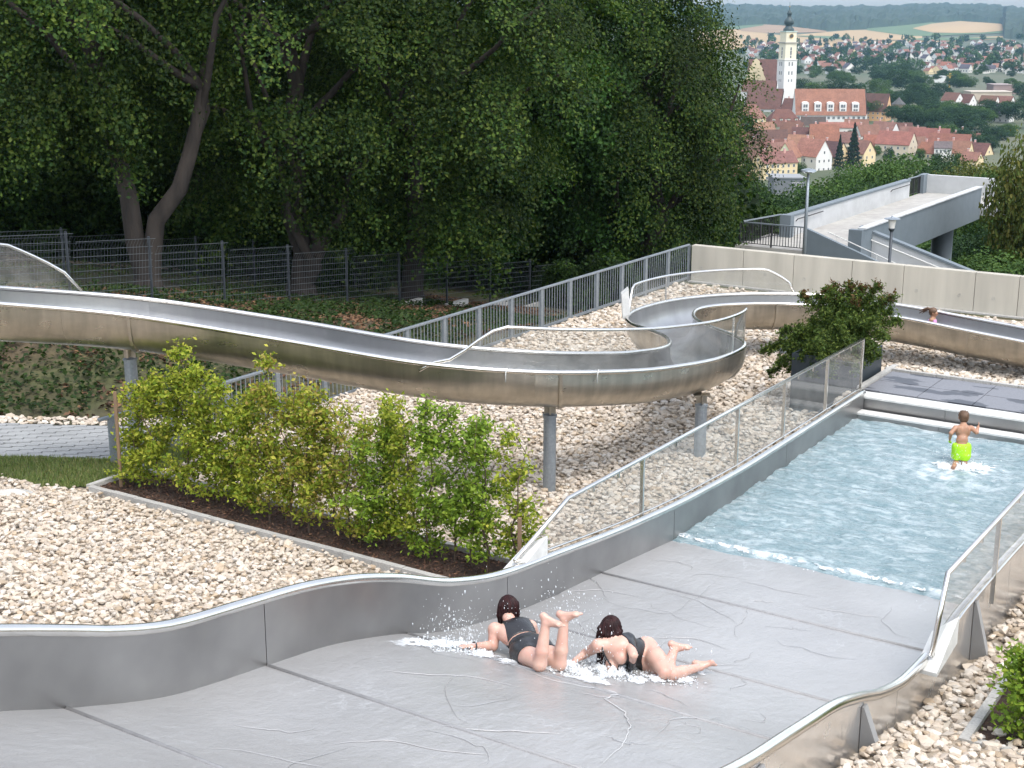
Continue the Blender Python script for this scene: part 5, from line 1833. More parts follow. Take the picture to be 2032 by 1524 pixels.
def house(px, yr, D, L, Wd, he, rise, yaw, wall, roof, label, hip=0.0, rows=2, cols=4, gcols=2, chim=1, dormers=0, group=None, cat='house', name='town_house'):
    ridge = atD(px, yr, D)
    roof = tuple(np.array(roof) * (.82 + .36 * ((px * 7 + yr * 13) % 10) / 10) * np.array([1, .92 + .2 * ((px * 3 + yr) % 7) / 7, .9 + .25 * ((px + yr * 5) % 7) / 7]))
    a = radians(yaw)
    ax = cos(a) * RIGHT + sin(a) * FWD
    ay = -sin(a) * RIGHT + cos(a) * FWD
    ze = ridge[2] - rise
    zb = ze - he
    c = V3(ridge[0], ridge[1], 0)
    t = thing(name, label, cat, (c[0], c[1], zb), group)
    pt = lambda u, w, z: c + ax * u + ay * w + UPV * z
    l, w = L / 2, Wd / 2
    b = MB()
    low = zb - 6
    if hip == 0:
        vs = [pt(s_ * l, q, z) for s_ in (-1, 1) for q, z in ((-w, low), (-w, ze), (0, ridge[2] - .1), (w, ze), (w, low))]
        b.add(vs, [(0, 1, 2, 3, 4)[::-1], (5, 6, 7, 8, 9), (0, 5, 6, 1), (4, 3, 8, 9), (0, 4, 9, 5)], 0, wall)
    else: b.obox(pt(0, 0, (ze + low) / 2), ax * l, ay * w, UPV * (ze - low) / 2, 0, wall)
    b.build('wall', M['plaster'], t)
    b = MB()
    o_, th = .35, .22
    sl = rise / w
    eo = ze - o_ * sl
    hl = l + .25 if hip == 0 else l + o_
    rl_ = hl if hip == 0 else max(l - hip, .3)
    top = [pt(-rl_, 0, ridge[2] + th), pt(rl_, 0, ridge[2] + th)]
    ew = w + o_
    base = [pt(-hl, -ew, eo + th), pt(hl, -ew, eo + th), pt(hl, ew, eo + th), pt(-hl, ew, eo + th)]
    und = [p - UPV * th for p in base]
    vs = base + und + top
    fs = [(0, 1, 9, 8), (2, 3, 8, 9), (0, 4, 5, 1), (1, 5, 6, 2), (2, 6, 7, 3), (3, 7, 4, 0)]
    if hip: fs += [(1, 2, 9), (3, 0, 8)]
    else:
        vs += [top[0] - UPV * th, top[1] - UPV * th]
        fs = [(0, 1, 9, 8), (2, 3, 8, 9), (0, 4, 5, 1), (2, 6, 7, 3), (4, 10, 11, 5), (6, 11, 10, 7), (0, 8, 10, 4), (3, 7, 10, 8), (1, 5, 11, 9), (2, 9, 11, 6)]
    b.add(vs, fs, 0, roof)
    rf = b.build('roof', M['roof_red'], t)
    for k in range(chim):
        u = (-.3 + .55 * k) * L
        p = pt(u, .08 * Wd * (-1)**k, ridge[2] + .2)
        b = MB(); b.obox(p, ax * .35, ay * .3, UPV * 1.0, 0, (.62, .35, .3)); b.obox(p + UPV * 1.05, ax * .42, ay * .37, UPV * .08, 0, (.5, .5, .5)); b.build('chimney', M['plaster'], rf)
    for k in range(dormers):
        u = (-.5 + (k + .5) / dormers) * L * .8
        zc = ze + rise * .36
        p = pt(u, -w * (1 - .36) - .1, zc)
        b = MB(); b.obox(p + ay * .9, ax * .75, ay * 1.0, UPV * .75, 0, wall); b.build('dormer', M['plaster'], rf)
        b = MB(); b.obox(p + ay * .9 + UPV * .85, ax * .95, ay * 1.15, UPV * .10, 0, roof); b.build('dormer', M['roof_red'], rf)
        place('window', WIN, rf, p - ay * .12, (0, 0, atan2(ax[1], ax[0])), (.9, 1, .75))
    rz_ = atan2(ax[1], ax[0])
    fl = he / (rows + .15)
    for r_ in range(rows):
        z = zb + fl * (r_ + .55)
        for k in range(cols):
            u = (-.5 + (k + .5) / cols) * L * .94
            place('window', WIN, t, pt(u, -w - .0, z), (0, 0, rz_), (.95, 1, .95))
    g = -1 if yaw > 0 else 1
    for r_ in range(rows + 2 if hip == 0 else rows):
        z = zb + fl * (r_ + .55)
        halfw = w if z < ze else w * (1 - (z - ze + .9) / rise)
        if halfw < .6: continue
        nn = gcols if z < ze else max(1, int(gcols * halfw / w))
        for k in range(nn):
            u = (-.5 + (k + .5) / nn) * 2 * halfw * .9
            place('window', WIN, t, pt(g * l, u, z), (0, 0, rz_ - g * -pi / 2 if g > 0 else rz_ - pi / 2), (.8, 1, .9))
    return t


house(1538, 301, 520, 14.5, 8.5, 6.6, 3.6, 22, CY, R2, 'long cream house with brown red roof nearest to the footbridge trees', rows=3, cols=6, chim=2)
house(1566, 281, 545, 13, 7.2, 7.5, 5.6, 66, (.66, .64, .42), R3, 'pale yellow green gabled house left of the white gable', rows=2, cols=3)
house(1614, 276, 552, 13, 8.4, 7, 6.0, -58, CW, R3, 'tall white gabled house with orange roof near the lamp head', rows=2, cols=3, gcols=3)
house(1652, 281, 568, 12, 7.5, 7, 5.4, -56, CY, (.42, .46, .55), 'cream gabled house with dark grey roof left of the spruces', rows=2, cols=3)
house(1487, 277, 565, 15, 7.5, 8, 6.4, 55, CPK, R2, 'pink gabled house with brown roof beside the wood', rows=3, cols=3)
house(1466, 264, 605, 13, 10, 4, 6.2, 5, CBE, R1, 'orange hip roofed house at the left edge of the town', hip=3.5, rows=1)
house(1453, 302, 520, 10, 7, 6, 3.6, 60, CY, R1, 'yellow gable peeking out from behind the wood', rows=2)
house(1462, 332, 445, 10.5, 8, 5.6, 3.4, 12, CW, R5, 'low white house with red hip roof at the wood edge', hip=3.4, rows=2, cols=3)
house(1528, 258, 640, 16, 8, 5, 4.0, 8, CWI, R4, 'house with long brown roof behind the pink gable', rows=1)
house(1520, 277, 590, 18, 8, 4, 4.5, 10, CPK, R2, 'row house with rusty roof and skylights behind the cream house', rows=1, dormers=3)
house(1636, 247, 650, 13, 10, 5, 6.8, -6, CY, R5, 'house with broad red roof and pale verge in the town centre', rows=1)
house(1596, 253, 655, 11, 8, 5, 4.6, -12, CWI, R4, 'dark brown roofed house left of the broad red roof', rows=1)
house(1554, 217, 765, 21, 13, 5.6, 8.6, 8, CGR, R4, 'large pale green hip roofed house with small dormers', hip=6.5, rows=2, cols=7, dormers=4, chim=0)
house(1614, 232, 770, 13, 10, 5, 5.4, -8, CBE, (.36, .48, .62), 'house with dark slate roof before the long school building', rows=1)
house(1490, 208, 765, 14, 11, 6.5, 6.5, 10, CY, R1, 'yellow house with orange hip roof near the church', hip=4, rows=2)
house(1665, 243, 725, 20, 8, 4, 2.4, -4, CWI, R5, 'long low house with pinkish flat pitched roof', rows=1, chim=2)
house(1700, 237, 735, 12, 9, 5, 4.6, -12, CBE, R1, 'red roofed house behind the spruce top', rows=1, dormers=2)
house(1722, 248, 690, 11, 9, 5, 4.8, 14, CWI, R2, 'rust roofed house right of the spruce', rows=1)
house(1757, 242, 700, 13, 9, 7, 6.2, -52, CW, R1, 'white stepped gable house below the stone tower', rows=2, cols=2, gcols=2)
house(1786, 244, 715, 12, 8, 5, 5.0, -4, CWI, R4, 'dark roofed house under the round stone tower', rows=1)
house(1780, 261, 610, 15, 11, 5.5, 5.0, -34, CBE, R5, 'house with wide orange roof and dark chimney', rows=2, cols=5, gcols=2)
house(1740, 268, 620, 11, 9, 4, 4.6, -8, CWI, R5, 'pinkish roofed house left of the wide orange roof', rows=1)
house(1712, 279, 560, 8, 7, 6, 4.6, -55, CY, R1, 'small yellow gabled house half hidden by the spruce', rows=2)
house(1845, 255, 650, 18, 10, 5, 6.0, -22, CWI, R5, 'long orange roofed house on the right side of the old town', rows=1, chim=3)
house(1886, 266, 625, 18, 10, 5, 6.0, -30, CW, R5, 'orange roofed house ending in a white gable at the right', rows=2, cols=4)
house(1848, 283, 600, 9, 7, 5, 4.0, -48, CY, R5, 'small house with orange gable roof and pale front', rows=2)
house(1915, 264, 665, 14, 9, 5, 5.0, -20, CWI, R4, 'brown roofed house with two tall white chimneys', rows=1, chim=2)
house(1945, 284, 610, 9, 8, 5, 4.5, -45, CY, R4, 'beige gabled house with brown roof near the yellow tree', rows=2)
house(1872, 281, 595, 7, 6, 5, 2.4, -15, CW, (.5, .8, 1.2), 'small white house with bluish glass roof terrace', rows=2)
house(1930, 302, 560, 7, 6, 4, 3.0, -45, CY, R1, 'small cream gable just above the yellow tree', rows=1)
house(1822, 272, 640, 9, 8, 5, 5.0, 30, CBE, R1, 'orange roofed house behind the beige gable', rows=1)
house(1500, 262, 640, 10, 8, 5, 4.6, 20, CWI, R2, 'small brown roofed house between the orange roofs at left', rows=1)
house(1572, 243, 705, 11, 8, 5, 5.0, -20, CWI, R2, 'rusty roofed house right below the pale green hip roof', rows=1)
house(1545, 283, 575, 10, 7, 6, 5.0, 40, CY, R1, 'cream house with steep orange roof behind the long cream house', rows=2)
house(1590, 268, 610, 11, 8, 5, 5.0, -30, CW, R3, 'bright orange roof just behind the tall white gable', rows=1)
house(1678, 262, 650, 11, 8, 5, 4.4, 12, CBE, R2, 'brown red roof left of the tall spruce', rows=1)
house(1812, 252, 690, 12, 8, 5, 4.6, -20, CW, R1, 'orange roof below the dark roofed house by the tower', rows=1)
house(1868, 270, 640, 12, 8, 5, 4.6, 20, CWI, R2, 'rust roof between the long orange roofs', rows=1)
house(1905, 280, 600, 10, 8, 5, 4.6, -35, CY, R1, 'cream house with orange roof beside the glass terrace', rows=2)
house(1510, 243, 690, 13, 9, 5, 5.0, 16, CW, R1, 'white house with orange roof behind the lone green tree', rows=1)
house(1475, 240, 700, 12, 9, 5, 5.0, 10, CWI, R5, 'orange roofed house at the wood edge under the church', rows=1)
house(1575, 196, 850, 12, 9, 7, 6, -40, CW, R4, 'white house with brown roof at the foot of the church tower', rows=2)
# flat roofed grey building
b = MB()
t = thing('flat_building', 'low dark grey flat roofed building below the cream house', 'building', atD(1560, 366, 430))
p = WL[t]
b.obox(p, RIGHT * 4.6 - FWD * .6, FWD * 5, UPV * 2.4, 0, (.16, .17, .18)); b.build('wall', M['plaster'], t)
b = MB(); b.obox(p + UPV * 2.55, RIGHT * 4.9 - FWD * .6, FWD * 5.3, UPV * .15, 0, (.26, .27, .28)); b.build('roof', M['plaster'], t)
for k in range(3): place('window', WIN, t, p + RIGHT * (1.4 + 1.1 * k) - FWD * (5.02 + .13 * (1.4 + 1.1 * k)) + UPV * .6, (0, 0, YAW), (1, 1, .9))
# parked van
t = thing('parked_van', 'small white van parked between the town houses by the lamp head', 'van', atD(1600, 345, 540))
p = WL[t]
b = MB(); b.obox(p + UPV * 1.1, RIGHT * 2.2, FWD * .9, UPV * .75); b.obox(p + UPV * 1.0 + RIGHT * 2.5, RIGHT * .4, FWD * .85, UPV * .45); b.build('body', M['car_white'], t)
b = MB(); b.obox(p + UPV * 1.45 + RIGHT * .9, RIGHT * 1.25, FWD * .92, UPV * .25); b.build('windows', M['pane'], t)
for dx_ in (-1.3, 1.7):
    b = MB(); b.tube([p + RIGHT * dx_ - FWD * .95 + UPV * .35, p + RIGHT * dx_ + FWD * .95 + UPV * .35], .34, 10); b.build('wheel', M['black_metal'], t)

# long school building with five big dormers
D = 790
c = atD(1648, 177, D)
t = thing('long_building', 'long building with huge red roof and five big white dormers', 'building', (c[0], c[1], -53))
yw = radians(-4)
ax = cos(yw) * RIGHT + sin(yw) * FWD; ay = -sin(yw) * RIGHT + cos(yw) * FWD
l, w = 19.6, 9.0
ze = c[2] - 13.2
pt = lambda u, q, z: V3(c[0], c[1], 0) + ax * u + ay * q + UPV * z
b = MB()
vs = [pt(s_ * l, q, z) for s_ in (-1, 1) for q, z in ((-w, -58), (-w, ze), (0, c[2] - .2), (w, ze), (w, -58))]
b.add(vs, [(0, 1, 2, 3, 4)[::-1], (5, 6, 7, 8, 9), (0, 5, 6, 1), (4, 3, 8, 9)], 0, CW); b.build('wall', M['plaster'], t)
b = MB()
vs = [pt(-l - .2, -w - .6, ze - .6), pt(l - .5, -w - .6, ze - .6), pt(l - .5, 0, c[2] + .2), pt(-l - .2, 0, c[2] + .2), pt(l - .5, w + .6, ze - .6), pt(-l - .2, w + .6, ze - .6)]
b.add(vs, [(0, 1, 2, 3), (3, 2, 4, 5)], 0, (1.12, 1.05, .95)); rf = b.build('roof', M['roof_red'], t)
for k in range(5):
    u = -l + 5.2 + k * 6.9
    zc = ze + 3.6
    b = MB(); b.obox(pt(u, -w * .55, zc), ax * 1.9, ay * 3.2, UPV * 2.5, 0, CW); b.lathe(pt(u, -w * .55, zc + 2.4), [(1.95, 0), (1.5, .45), (.2, .6)], 10)
    b.build('dormer', M['plaster'], rf)
    for s_ in (-1, 1):
        place('window', WIN, rf, pt(u + .62 * s_, -w * .55 - 3.25, zc + .8), (0, 0, YAW + yw), (1.2, 1, 1.5))
        place('window', WIN, rf, pt(u + .62 * s_, -w * .55 - 3.25, zc - 1.3), (0, 0, YAW + yw), (1.2, 1, .9))
for k in range(14): place('window', WIN, t, pt(-l + 1.6 + k * 2.75, -w, ze - 2.0), (0, 0, YAW + yw), (1.5, 1, 1.3))
for k in range(14): place('window', WIN, t, pt(-l + 1.6 + k * 2.75, -w, ze - 5.2), (0, 0, YAW + yw), (1.5, 1, 1.3))
# orange wing
c2 = atD(1743, 187, 800)
house(1741, 186, 802, 14, 12, 7.5, 9.2, -30, COR, (.42, .40, .44), 'orange walled wing with dark steep roof beside the long building', rows=3, cols=5, gcols=3, chim=0, dormers=5, cat='building', name='town_building')
# round stone tower
p = atD(1781, 240, 820)
t = thing('stone_tower', 'round medieval stone tower with grey cone roof', 'tower', (p[0], p[1], -53))
b = MB(); b.lathe(V3(p[0], p[1], 0), [(4.0, -58), (3.9, p[2] + 9.5), (4.1, p[2] + 9.7)], 8); b.build('wall', M['stone_tower'], t)
b = MB(); b.lathe(V3(p[0], p[1], 0), [(4.5, p[2] + 9.6), (2.0, p[2] + 11.6), (.1, p[2] + 13.6)], 8); b.build('roof', M['joint_dark'], t)
for k, (dx_, dz_) in enumerate([(-1.5, 7.5), (1.6, 6.8), (.2, 4)]): place('window', WIN, t, p + RIGHT * dx_ - FWD * 3.9 + UPV * dz_, (0, 0, YAW), (.6, 1, .9))

# church
DC = 900
c = atD(1559, 185, DC)
t = thing('church', 'white and cream baroque church tower with dark onion dome above red nave roofs', 'church', (c[0], c[1], -53))
zy = lambda y: CAMH - (y - 27) / 2895 * np.linalg.norm(c[:2] * [1, 1]) if False else atD(1559, y, DC)[2]
def sq(z0, z1, half, col, nm, mat='plaster', off=0):
    b = MB(); a = radians(20)
    u, w_ = cos(a) * RIGHT + sin(a) * FWD, -sin(a) * RIGHT + cos(a) * FWD
    b.obox(V3(c[0], c[1], (z0 + z1) / 2), u * half, w_ * half, UPV * (z1 - z0) / 2, 0, col)
    return b.build(nm, M[mat], t)
sq(-58, zy(118), 4.5, CW, 'tower_base'); sq(zy(118.5), zy(117), 4.8, CWI, 'cornice')
sq(zy(117), zy(84), 4.0, (.72, .67, .52), 'tower_shaft'); sq(zy(85), zy(82.6), 4.6, (.40, .38, .33), 'cornice')
sq(zy(82.6), zy(62), 3.7, (.72, .66, .50), 'clock_stage'); sq(zy(63), zy(61), 4.1, (.45, .55, .5), 'cornice')
for k, (zz, sx, sz) in enumerate([(126, 1, 2.2), (144, 1, 2.0), (159, .8, 1.4), (104, 1.3, 2.4), (112, 1.1, 1.4), (96, 1.2, 1.6)]):
    a = radians(20)
    for s_ in ((-1, 1) if k < 3 else (0,)):
        for face in (0, 1):
            u, w_ = cos(a) * RIGHT + sin(a) * FWD, -sin(a) * RIGHT + cos(a) * FWD
            hf = 4.5 if k < 3 else 4.0
            q = V3(c[0], c[1], zy(zz)) + (u * s_ * 1.1 - w_ * hf if face == 0 else -u * hf - w_ * s_ * 1.1)
            place('window', WIN, t, q, (0, 0, YAW + a + (0 if face == 0 else -pi / 2)), (sx, 1, sz))
b = MB(); a = radians(20); u, w_ = cos(a) * RIGHT + sin(a) * FWD, -sin(a) * RIGHT + cos(a) * FWD
b.tube([V3(c[0], c[1], zy(71)) - w_ * 3.70, V3(c[0], c[1], zy(71)) - w_ * 3.85], 1.4, 20); b.build('clock_face', M['joint_dark'], t)
b = MB(); b.tube([V3(c[0], c[1], zy(71)) - w_ * 3.9 + 1.4 * (cos(q) * u + sin(q) * UPV) for q in np.linspace(0, 2 * pi, 21)], .16, 5, caps=False); b.build('clock_ring', M['gold'], t)
b = MB(); b.lathe(V3(c[0], c[1], 0), [(3.6, zy(62)), (3.4, zy(57)), (2.2, zy(53)), (2.0, zy(50)), (2.9, zy(47)), (3.2, zy(43)), (2.6, zy(38)), (1.5, zy(35)), (1.2, zy(33)), (1.2, zy(29)), (1.7, zy(28)), (1.3, zy(24)), (.5, zy(21)), (.18, zy(17)), (.10, zy(4))], 12)
b.build('onion_dome', M['copper_dark'], t, smooth=True)
b = MB(); b.lathe(V3(c[0], c[1], 0), [(.1, zy(14.5)), (.5, zy(13.5)), (.1, zy(12.5))], 8); b.build('gilded_ball', M['gold'], t)
def nave(x, yr, D, L, Wd, he, rise, yaw, wall, roof, nm):
    rp = atD(x, yr, D); a = radians(yaw)
    ax = cos(a) * RIGHT + sin(a) * FWD; ay = -sin(a) * RIGHT + cos(a) * FWD
    l, w = L / 2, Wd / 2
    pt = lambda u, q, z: V3(rp[0], rp[1], 0) + ax * u + ay * q + UPV * z
    ze = rp[2] - rise
    b = MB()
    vs = [pt(s_ * l, q, z) for s_ in (-1, 1) for q, z in ((-w, ze - he - 8), (-w, ze), (0, rp[2] - .1), (w, ze), (w, ze - he - 8))]
    b.add(vs, [(0, 1, 2, 3, 4)[::-1], (5, 6, 7, 8, 9), (0, 5, 6, 1), (4, 3, 8, 9)], 0, wall); b.build('nave_wall', M['plaster'], t)
    b = MB()
    vs = [pt(-l + .4, -w - .6, ze - .6), pt(l - .4, -w - .6, ze - .6), pt(l - .4, 0, rp[2] + .2), pt(-l + .4, 0, rp[2] + .2), pt(l - .4, w + .6, ze - .6), pt(-l + .4, w + .6, ze - .6)]
    b.add(vs, [(0, 1, 2, 3), (3, 2, 4, 5)], 0, roof); b.build('nave_roof', M['roof_red'], t)
    return pt, ze, ay, ax
nave(1515, 118, 930, 20, 16, 14, 13, -12, CY, R4, 'n')
pt_, ze_, ay_, ax_ = nave(1520, 176, 880, 23, 15, 9, 11.5, -22, CW, R4, 'n')
nave(1508, 160, 890, 22, 12, 8, 6, -16, CW, R4, 'n')
for k in range(3): place('window', WIN, t, pt_(-6 + 6 * k, -7.55, ze_ - 2.6), (0, 0, atan2(ax_[1], ax_[0])), (1.8, 1, 2.6))
# curved baroque gable
b = MB()
gp = atD(1499, 165, 915)
prof = [(-6.5, -2), (-6.5, 3), (-5.2, 5.2), (-4.4, 9), (-2.6, 12), (-2.2, 14), (0, 15.6), (2.2, 14), (2.6, 12), (4.4, 9), (5.2, 5.2), (6.5, 3), (6.5, -2)]
vs = [gp + RIGHT * x + UPV * z + FWD * k for k in (0, .8) for x, z in prof]
n = len(prof)
b.add(vs, [tuple(range(n)), tuple(range(n, 2 * n))[::-1]] + [(i, n + i, n + (i + 1) % n, (i + 1) % n) for i in range(n)], 0, (.62, .52, .34)); b.build('baroque_gable', M['plaster'], t)
b = MB(); b.lathe(gp + RIGHT * -1 - FWD * 3 + UPV * -3, [(3.4, 0), (3.3, 2.2), (2.6, 4), (1.2, 5.2), (.1, 5.6)], 14); b.build('chapel_dome', M['copper_dark'], t)

# ---------------------------------------------------------------- white houses at right, sheds, suburb
for (px, yr, D, yaw, roof, lab) in [(1891, 184, 850, -50, R4, 'first white house of the modern row beyond the valley trees'), (1917, 187, 850, -46, R4, 'second white house of the modern row with dark roof'), (1964, 190, 850, -40, R4, 'third white house of the modern row with rusty roof'), (1995, 191, 850, -44, R2, 'rightmost white house of the modern row'), (1899, 206, 800, 15, R5, 'pinkish house with orange roof at the front of the modern row'), (1930, 211, 790, 20, RG_, 'house with dark slate roof at the front of the modern row'), (1992, 207, 795, -35, RG_, 'white gabled house with grey roof near the right edge')]:
    house(px, yr, D, 10, 9, 5.5, 4.6, yaw, CW if 'pink' not in lab else CPK, roof, lab, rows=2, cols=3, chim=0)
for (x0, x1, y, D, h, colr, lab) in [(1625, 1648, 132, 1500, 11, (.04, .05, .07), 'dark blue factory hall beyond the valley trees'), (1648, 1676, 135, 1480, 9, (.16, .18, .20), 'grey factory hall right of the dark one'), (1676, 1692, 138, 1460, 8, (.6, .6, .58), 'small white hall at the end of the factory row'), (1600, 1625, 130, 1520, 6, (.5, .5, .49), 'pale low hall left of the dark factory hall'), (1920, 2000, 182, 1000, 5, (.5, .42, .33), 'wide flat beige hall behind the modern row'), (1965, 2035, 168, 1080, 6, (.3, .22, .2), 'brown roofed hall by the right edge'), (1845, 1875, 152, 1250, 5, (.66, .66, .64), 'low white hall in the valley at right')]:
    p0, p1 = atD(x0, y, D), atD(x1, y, D)
    m_ = (p0 + p1) / 2
    t = thing('factory_hall', lab, 'hall', (m_[0], m_[1], ter1(m_[0], m_[1])))
    b = MB(); wv_ = np.linalg.norm(p1 - p0) / 2
    b.obox(V3(m_[0], m_[1], m_[2] - h / 2 - 4), RIGHT * wv_, FWD * wv_ * .6, UPV * (h / 2 + 4), 0, colr); b.build('wall', M['plaster'], t)
    b = MB(); b.obox(V3(m_[0], m_[1], m_[2] + .3), RIGHT * (wv_ + .4), FWD * (wv_ * .6 + .4), UPV * .3, 0, np.array(colr) * .8 + .1); b.build('roof', M['plaster'], t)
# construction crane mast
p = atD(1884, 165, 1150)
t = thing('crane_mast', 'thin yellow crane mast standing in the valley at right', 'crane', (p[0], p[1], -52))
b = MB(); b.bar(V3(p[0], p[1], -53), V3(p[0], p[1], p[2] + 8), 1.3, 1.3, up=FWD); b.build('mast', M['gold'], t)
b = MB(); b.bar(V3(p[0], p[1], p[2] + 6) - RIGHT * 2, V3(p[0], p[1], p[2] + 6) + RIGHT * 2, .8, .8); b.build('cab', M['gold'], t)


def far_house(wall, roof):
    b = MB()
    l, w, he, r = 5.5, 4.4, 4.6, 4.2
    vs = [(s_ * l, q, z) for s_ in (-1, 1) for q, z in ((-w, -3), (-w, he), (0, he + r - .1), (w, he), (w, -3))]
    b.add(vs, [(0, 1, 2, 3, 4)[::-1], (5, 6, 7, 8, 9), (0, 5, 6, 1), (4, 3, 8, 9)], 0, wall)
    vs = [(-l - .3, -w - .5, he - .5), (l + .3, -w - .5, he - .5), (l + .3, 0, he + r), (-l - .3, 0, he + r), (l + .3, w + .5, he - .5), (-l - .3, w + .5, he - .5)]
    b.add(vs, [(0, 1, 2, 3), (3, 2, 4, 5)], 1, roof)
    for x in (-3, 0, 3): b.box(x - .6, x + .6, -w - .05, -w, 1.2, 2.6, 2)
    for y in (-1.8, 1.8): b.box(l, l + .05, y - .6, y + .6, 1.2, 2.6, 2); b.box(-l - .05, -l, y - .6, y + .6, 1.2, 2.6, 2)
    return b.mesh('far_house', [M['plaster'], M['roof_red'], M['pane']])


FH = [(far_house(CW, R1), 'small far white house with red roof in the suburb below the fields', 'white red roofed suburb houses'), (far_house(CW, R4), 'small far white house with dark brown roof in the suburb', 'white dark roofed suburb houses'), (far_house(CY, R1), 'small far cream house with red roof in the suburb', 'cream suburb houses'), (far_house(CWI, RG_), 'small far pale house with slate grey roof in the suburb', 'grey roofed suburb houses'), (far_house(CW, R5), 'small far white house with orange roof in the suburb', 'white orange roofed suburb houses')]
rg = np.random.default_rng(101)
n_ = 0
taken = []
while n_ < 290:
    px = rg.uniform(1478, 2050)
    y = 86 + 62 * rg.random()
    if px < 1600 and y > 120: continue
    if 1690 < px < 1830 and y > 128: continue
    p = hit(px, y)
    if any((p[0] - q[0])**2 + (p[1] - q[1])**2 < 16**2 for q in taken): continue
    taken.append(p)
    me, lab, grp = FH[rg.choice(5, p=[.30, .24, .14, .22, .10])]
    s_ = rg.uniform(.70, 1.1)
    o = place('far_house', me, None, p, (0, 0, YAW + rg.choice([.5, -.6, .9, 1.9]) + rg.normal(0, .12)), s_)
    tag(o, lab, 'house', grp)
    n_ += 1

# ---------------------------------------------------------------- people: smooth-union bodies meshed from a distance field
def smin(a, b, k):
    h = np.clip(.5 + .5 * (b - a) / k, 0, 1)
    return b * (1 - h) + a * h - k * h * (1 - h)


class Field:
    def __init__(s, lo, hi, h):
        s.lo, s.h = np.array(lo, float), h
        s.n = np.ceil((np.array(hi) - s.lo) / h).astype(int) + 1
        s.d = np.full(s.n, .5, np.float32)

    def _box(s, pts, r):
        lo = np.clip(((np.min(pts, 0) - r - s.lo) / s.h).astype(int), 0, s.n - 1)
        hi = np.clip(((np.max(pts, 0) + r - s.lo) / s.h).astype(int) + 2, 1, s.n)
        g = [s.lo[i] + s.h * np.arange(lo[i], hi[i]) for i in range(3)]
        X = np.stack(np.meshgrid(*g, indexing='ij'), -1)
        return tuple(slice(l, h_) for l, h_ in zip(lo, hi)), X

    def cone(s, a, b, r1, r2, k=.02, cut=False):
        """tapered limb from a to b"""
        a, b = np.asarray(a, float), np.asarray(b, float)
        sl_, X = s._box([a, b], max(r1, r2) + k * 2 + s.h * 3)
        ba = b - a
        t = np.clip(((X - a) @ ba) / (ba @ ba + 1e-12), 0, 1)
        d = np.linalg.norm(X - a - t[..., None] * ba, axis=-1) - (r1 + (r2 - r1) * t)
        s.d[sl_] = -smin(-s.d[sl_], d, k) if cut else smin(s.d[sl_], d, k)
        return s

    def ell(s, c, ax, r, k=.02, cut=False):
        """ellipsoid with axes ax (3 unit vectors) and radii r"""
        c = np.asarray(c, float)
        r = np.array(r, float)
        sl_, X = s._box([c], r.max() + k * 2 + s.h * 3)
        q = (X - c) @ np.array(ax).T
        k0 = np.linalg.norm(q / r, axis=-1)
        k1 = np.linalg.norm(q / (r * r), axis=-1) + 1e-9
        d = k0 * (k0 - 1) / k1
        s.d[sl_] = -smin(-s.d[sl_], d, k) if cut else smin(s.d[sl_], d, k)
        return s

    def chain(s, pts, rs, k=.015):
        for i in range(len(pts) - 1): s.cone(pts[i], pts[i + 1], rs[i], rs[i + 1], k)
        return s

    def grid(s):
        return [s.lo[i] + s.h * np.arange(s.n[i]) for i in range(3)]

    def copy(s):
        f = Field.__new__(Field)
        f.lo, f.h, f.n, f.d = s.lo, s.h, s.n, s.d.copy()
        return f

    def mesh(s):
        """naive surface nets"""
        d = s.d
        ins = d < 0
        cs = [(i, j, k) for i in (0, 1) for j in (0, 1) for k in (0, 1)]
        nx, ny, nz = s.n
        cnt = np.zeros((nx - 1, ny - 1, nz - 1), np.int8)
        for i, j, k in cs: cnt += ins[i:nx - 1 + i, j:ny - 1 + j, k:nz - 1 + k]
        cell = (cnt > 0) & (cnt < 8)
        ci = np.argwhere(cell)
        idx = -np.ones(cell.shape, np.int64)
        idx[cell] = np.arange(len(ci))
        acc = np.zeros((len(ci), 3)); num = np.zeros(len(ci))
        for a in cs:
            for ax in range(3):
                if a[ax]: continue
                b = list(a); b[ax] = 1
                da = d[ci[:, 0] + a[0], ci[:, 1] + a[1], ci[:, 2] + a[2]]
                db = d[ci[:, 0] + b[0], ci[:, 1] + b[1], ci[:, 2] + b[2]]
                m = (da < 0) != (db < 0)
                t = np.where(m, da / np.where(m, da - db, 1), 0)
                p = np.repeat(np.array(a, float)[None], len(ci), 0)
                p[:, ax] += t
                acc[m] += p[m]; num[m] += 1
        v = s.lo + (ci + acc / num[:, None]) * s.h
        fs = []
        for ax in range(3):
            u, w = [(1, 2), (2, 0), (0, 1)][ax]
            sl0 = [slice(None)] * 3; sl1 = [slice(None)] * 3
            sl0[ax] = slice(0, -1); sl1[ax] = slice(1, None)
            a, b = ins[tuple(sl0)], ins[tuple(sl1)]
            for flip in (0, 1):
                m = (a & ~b) if not flip else (~a & b)
                e = np.argwhere(m)
                e = e[(e[:, u] > 0) & (e[:, w] > 0) & (e[:, u] < s.n[u] - 1) & (e[:, w] < s.n[w] - 1)]
                def g(du, dw):
                    q = e.copy(); q[:, u] += du; q[:, w] += dw
                    return idx[q[:, 0], q[:, 1], q[:, 2]]
                q = np.stack([g(-1, -1), g(0, -1), g(0, 0), g(-1, 0)], 1)
                fs.append(q[:, ::-1] if flip else q)
        f = np.concatenate(fs)
        return v, f[(f >= 0).all(1)]


def frame(zaxis, hint):
    z = nrm(zaxis); x = nrm(np.cross(hint, z)); y = np.cross(z, x)
    return x, y, z


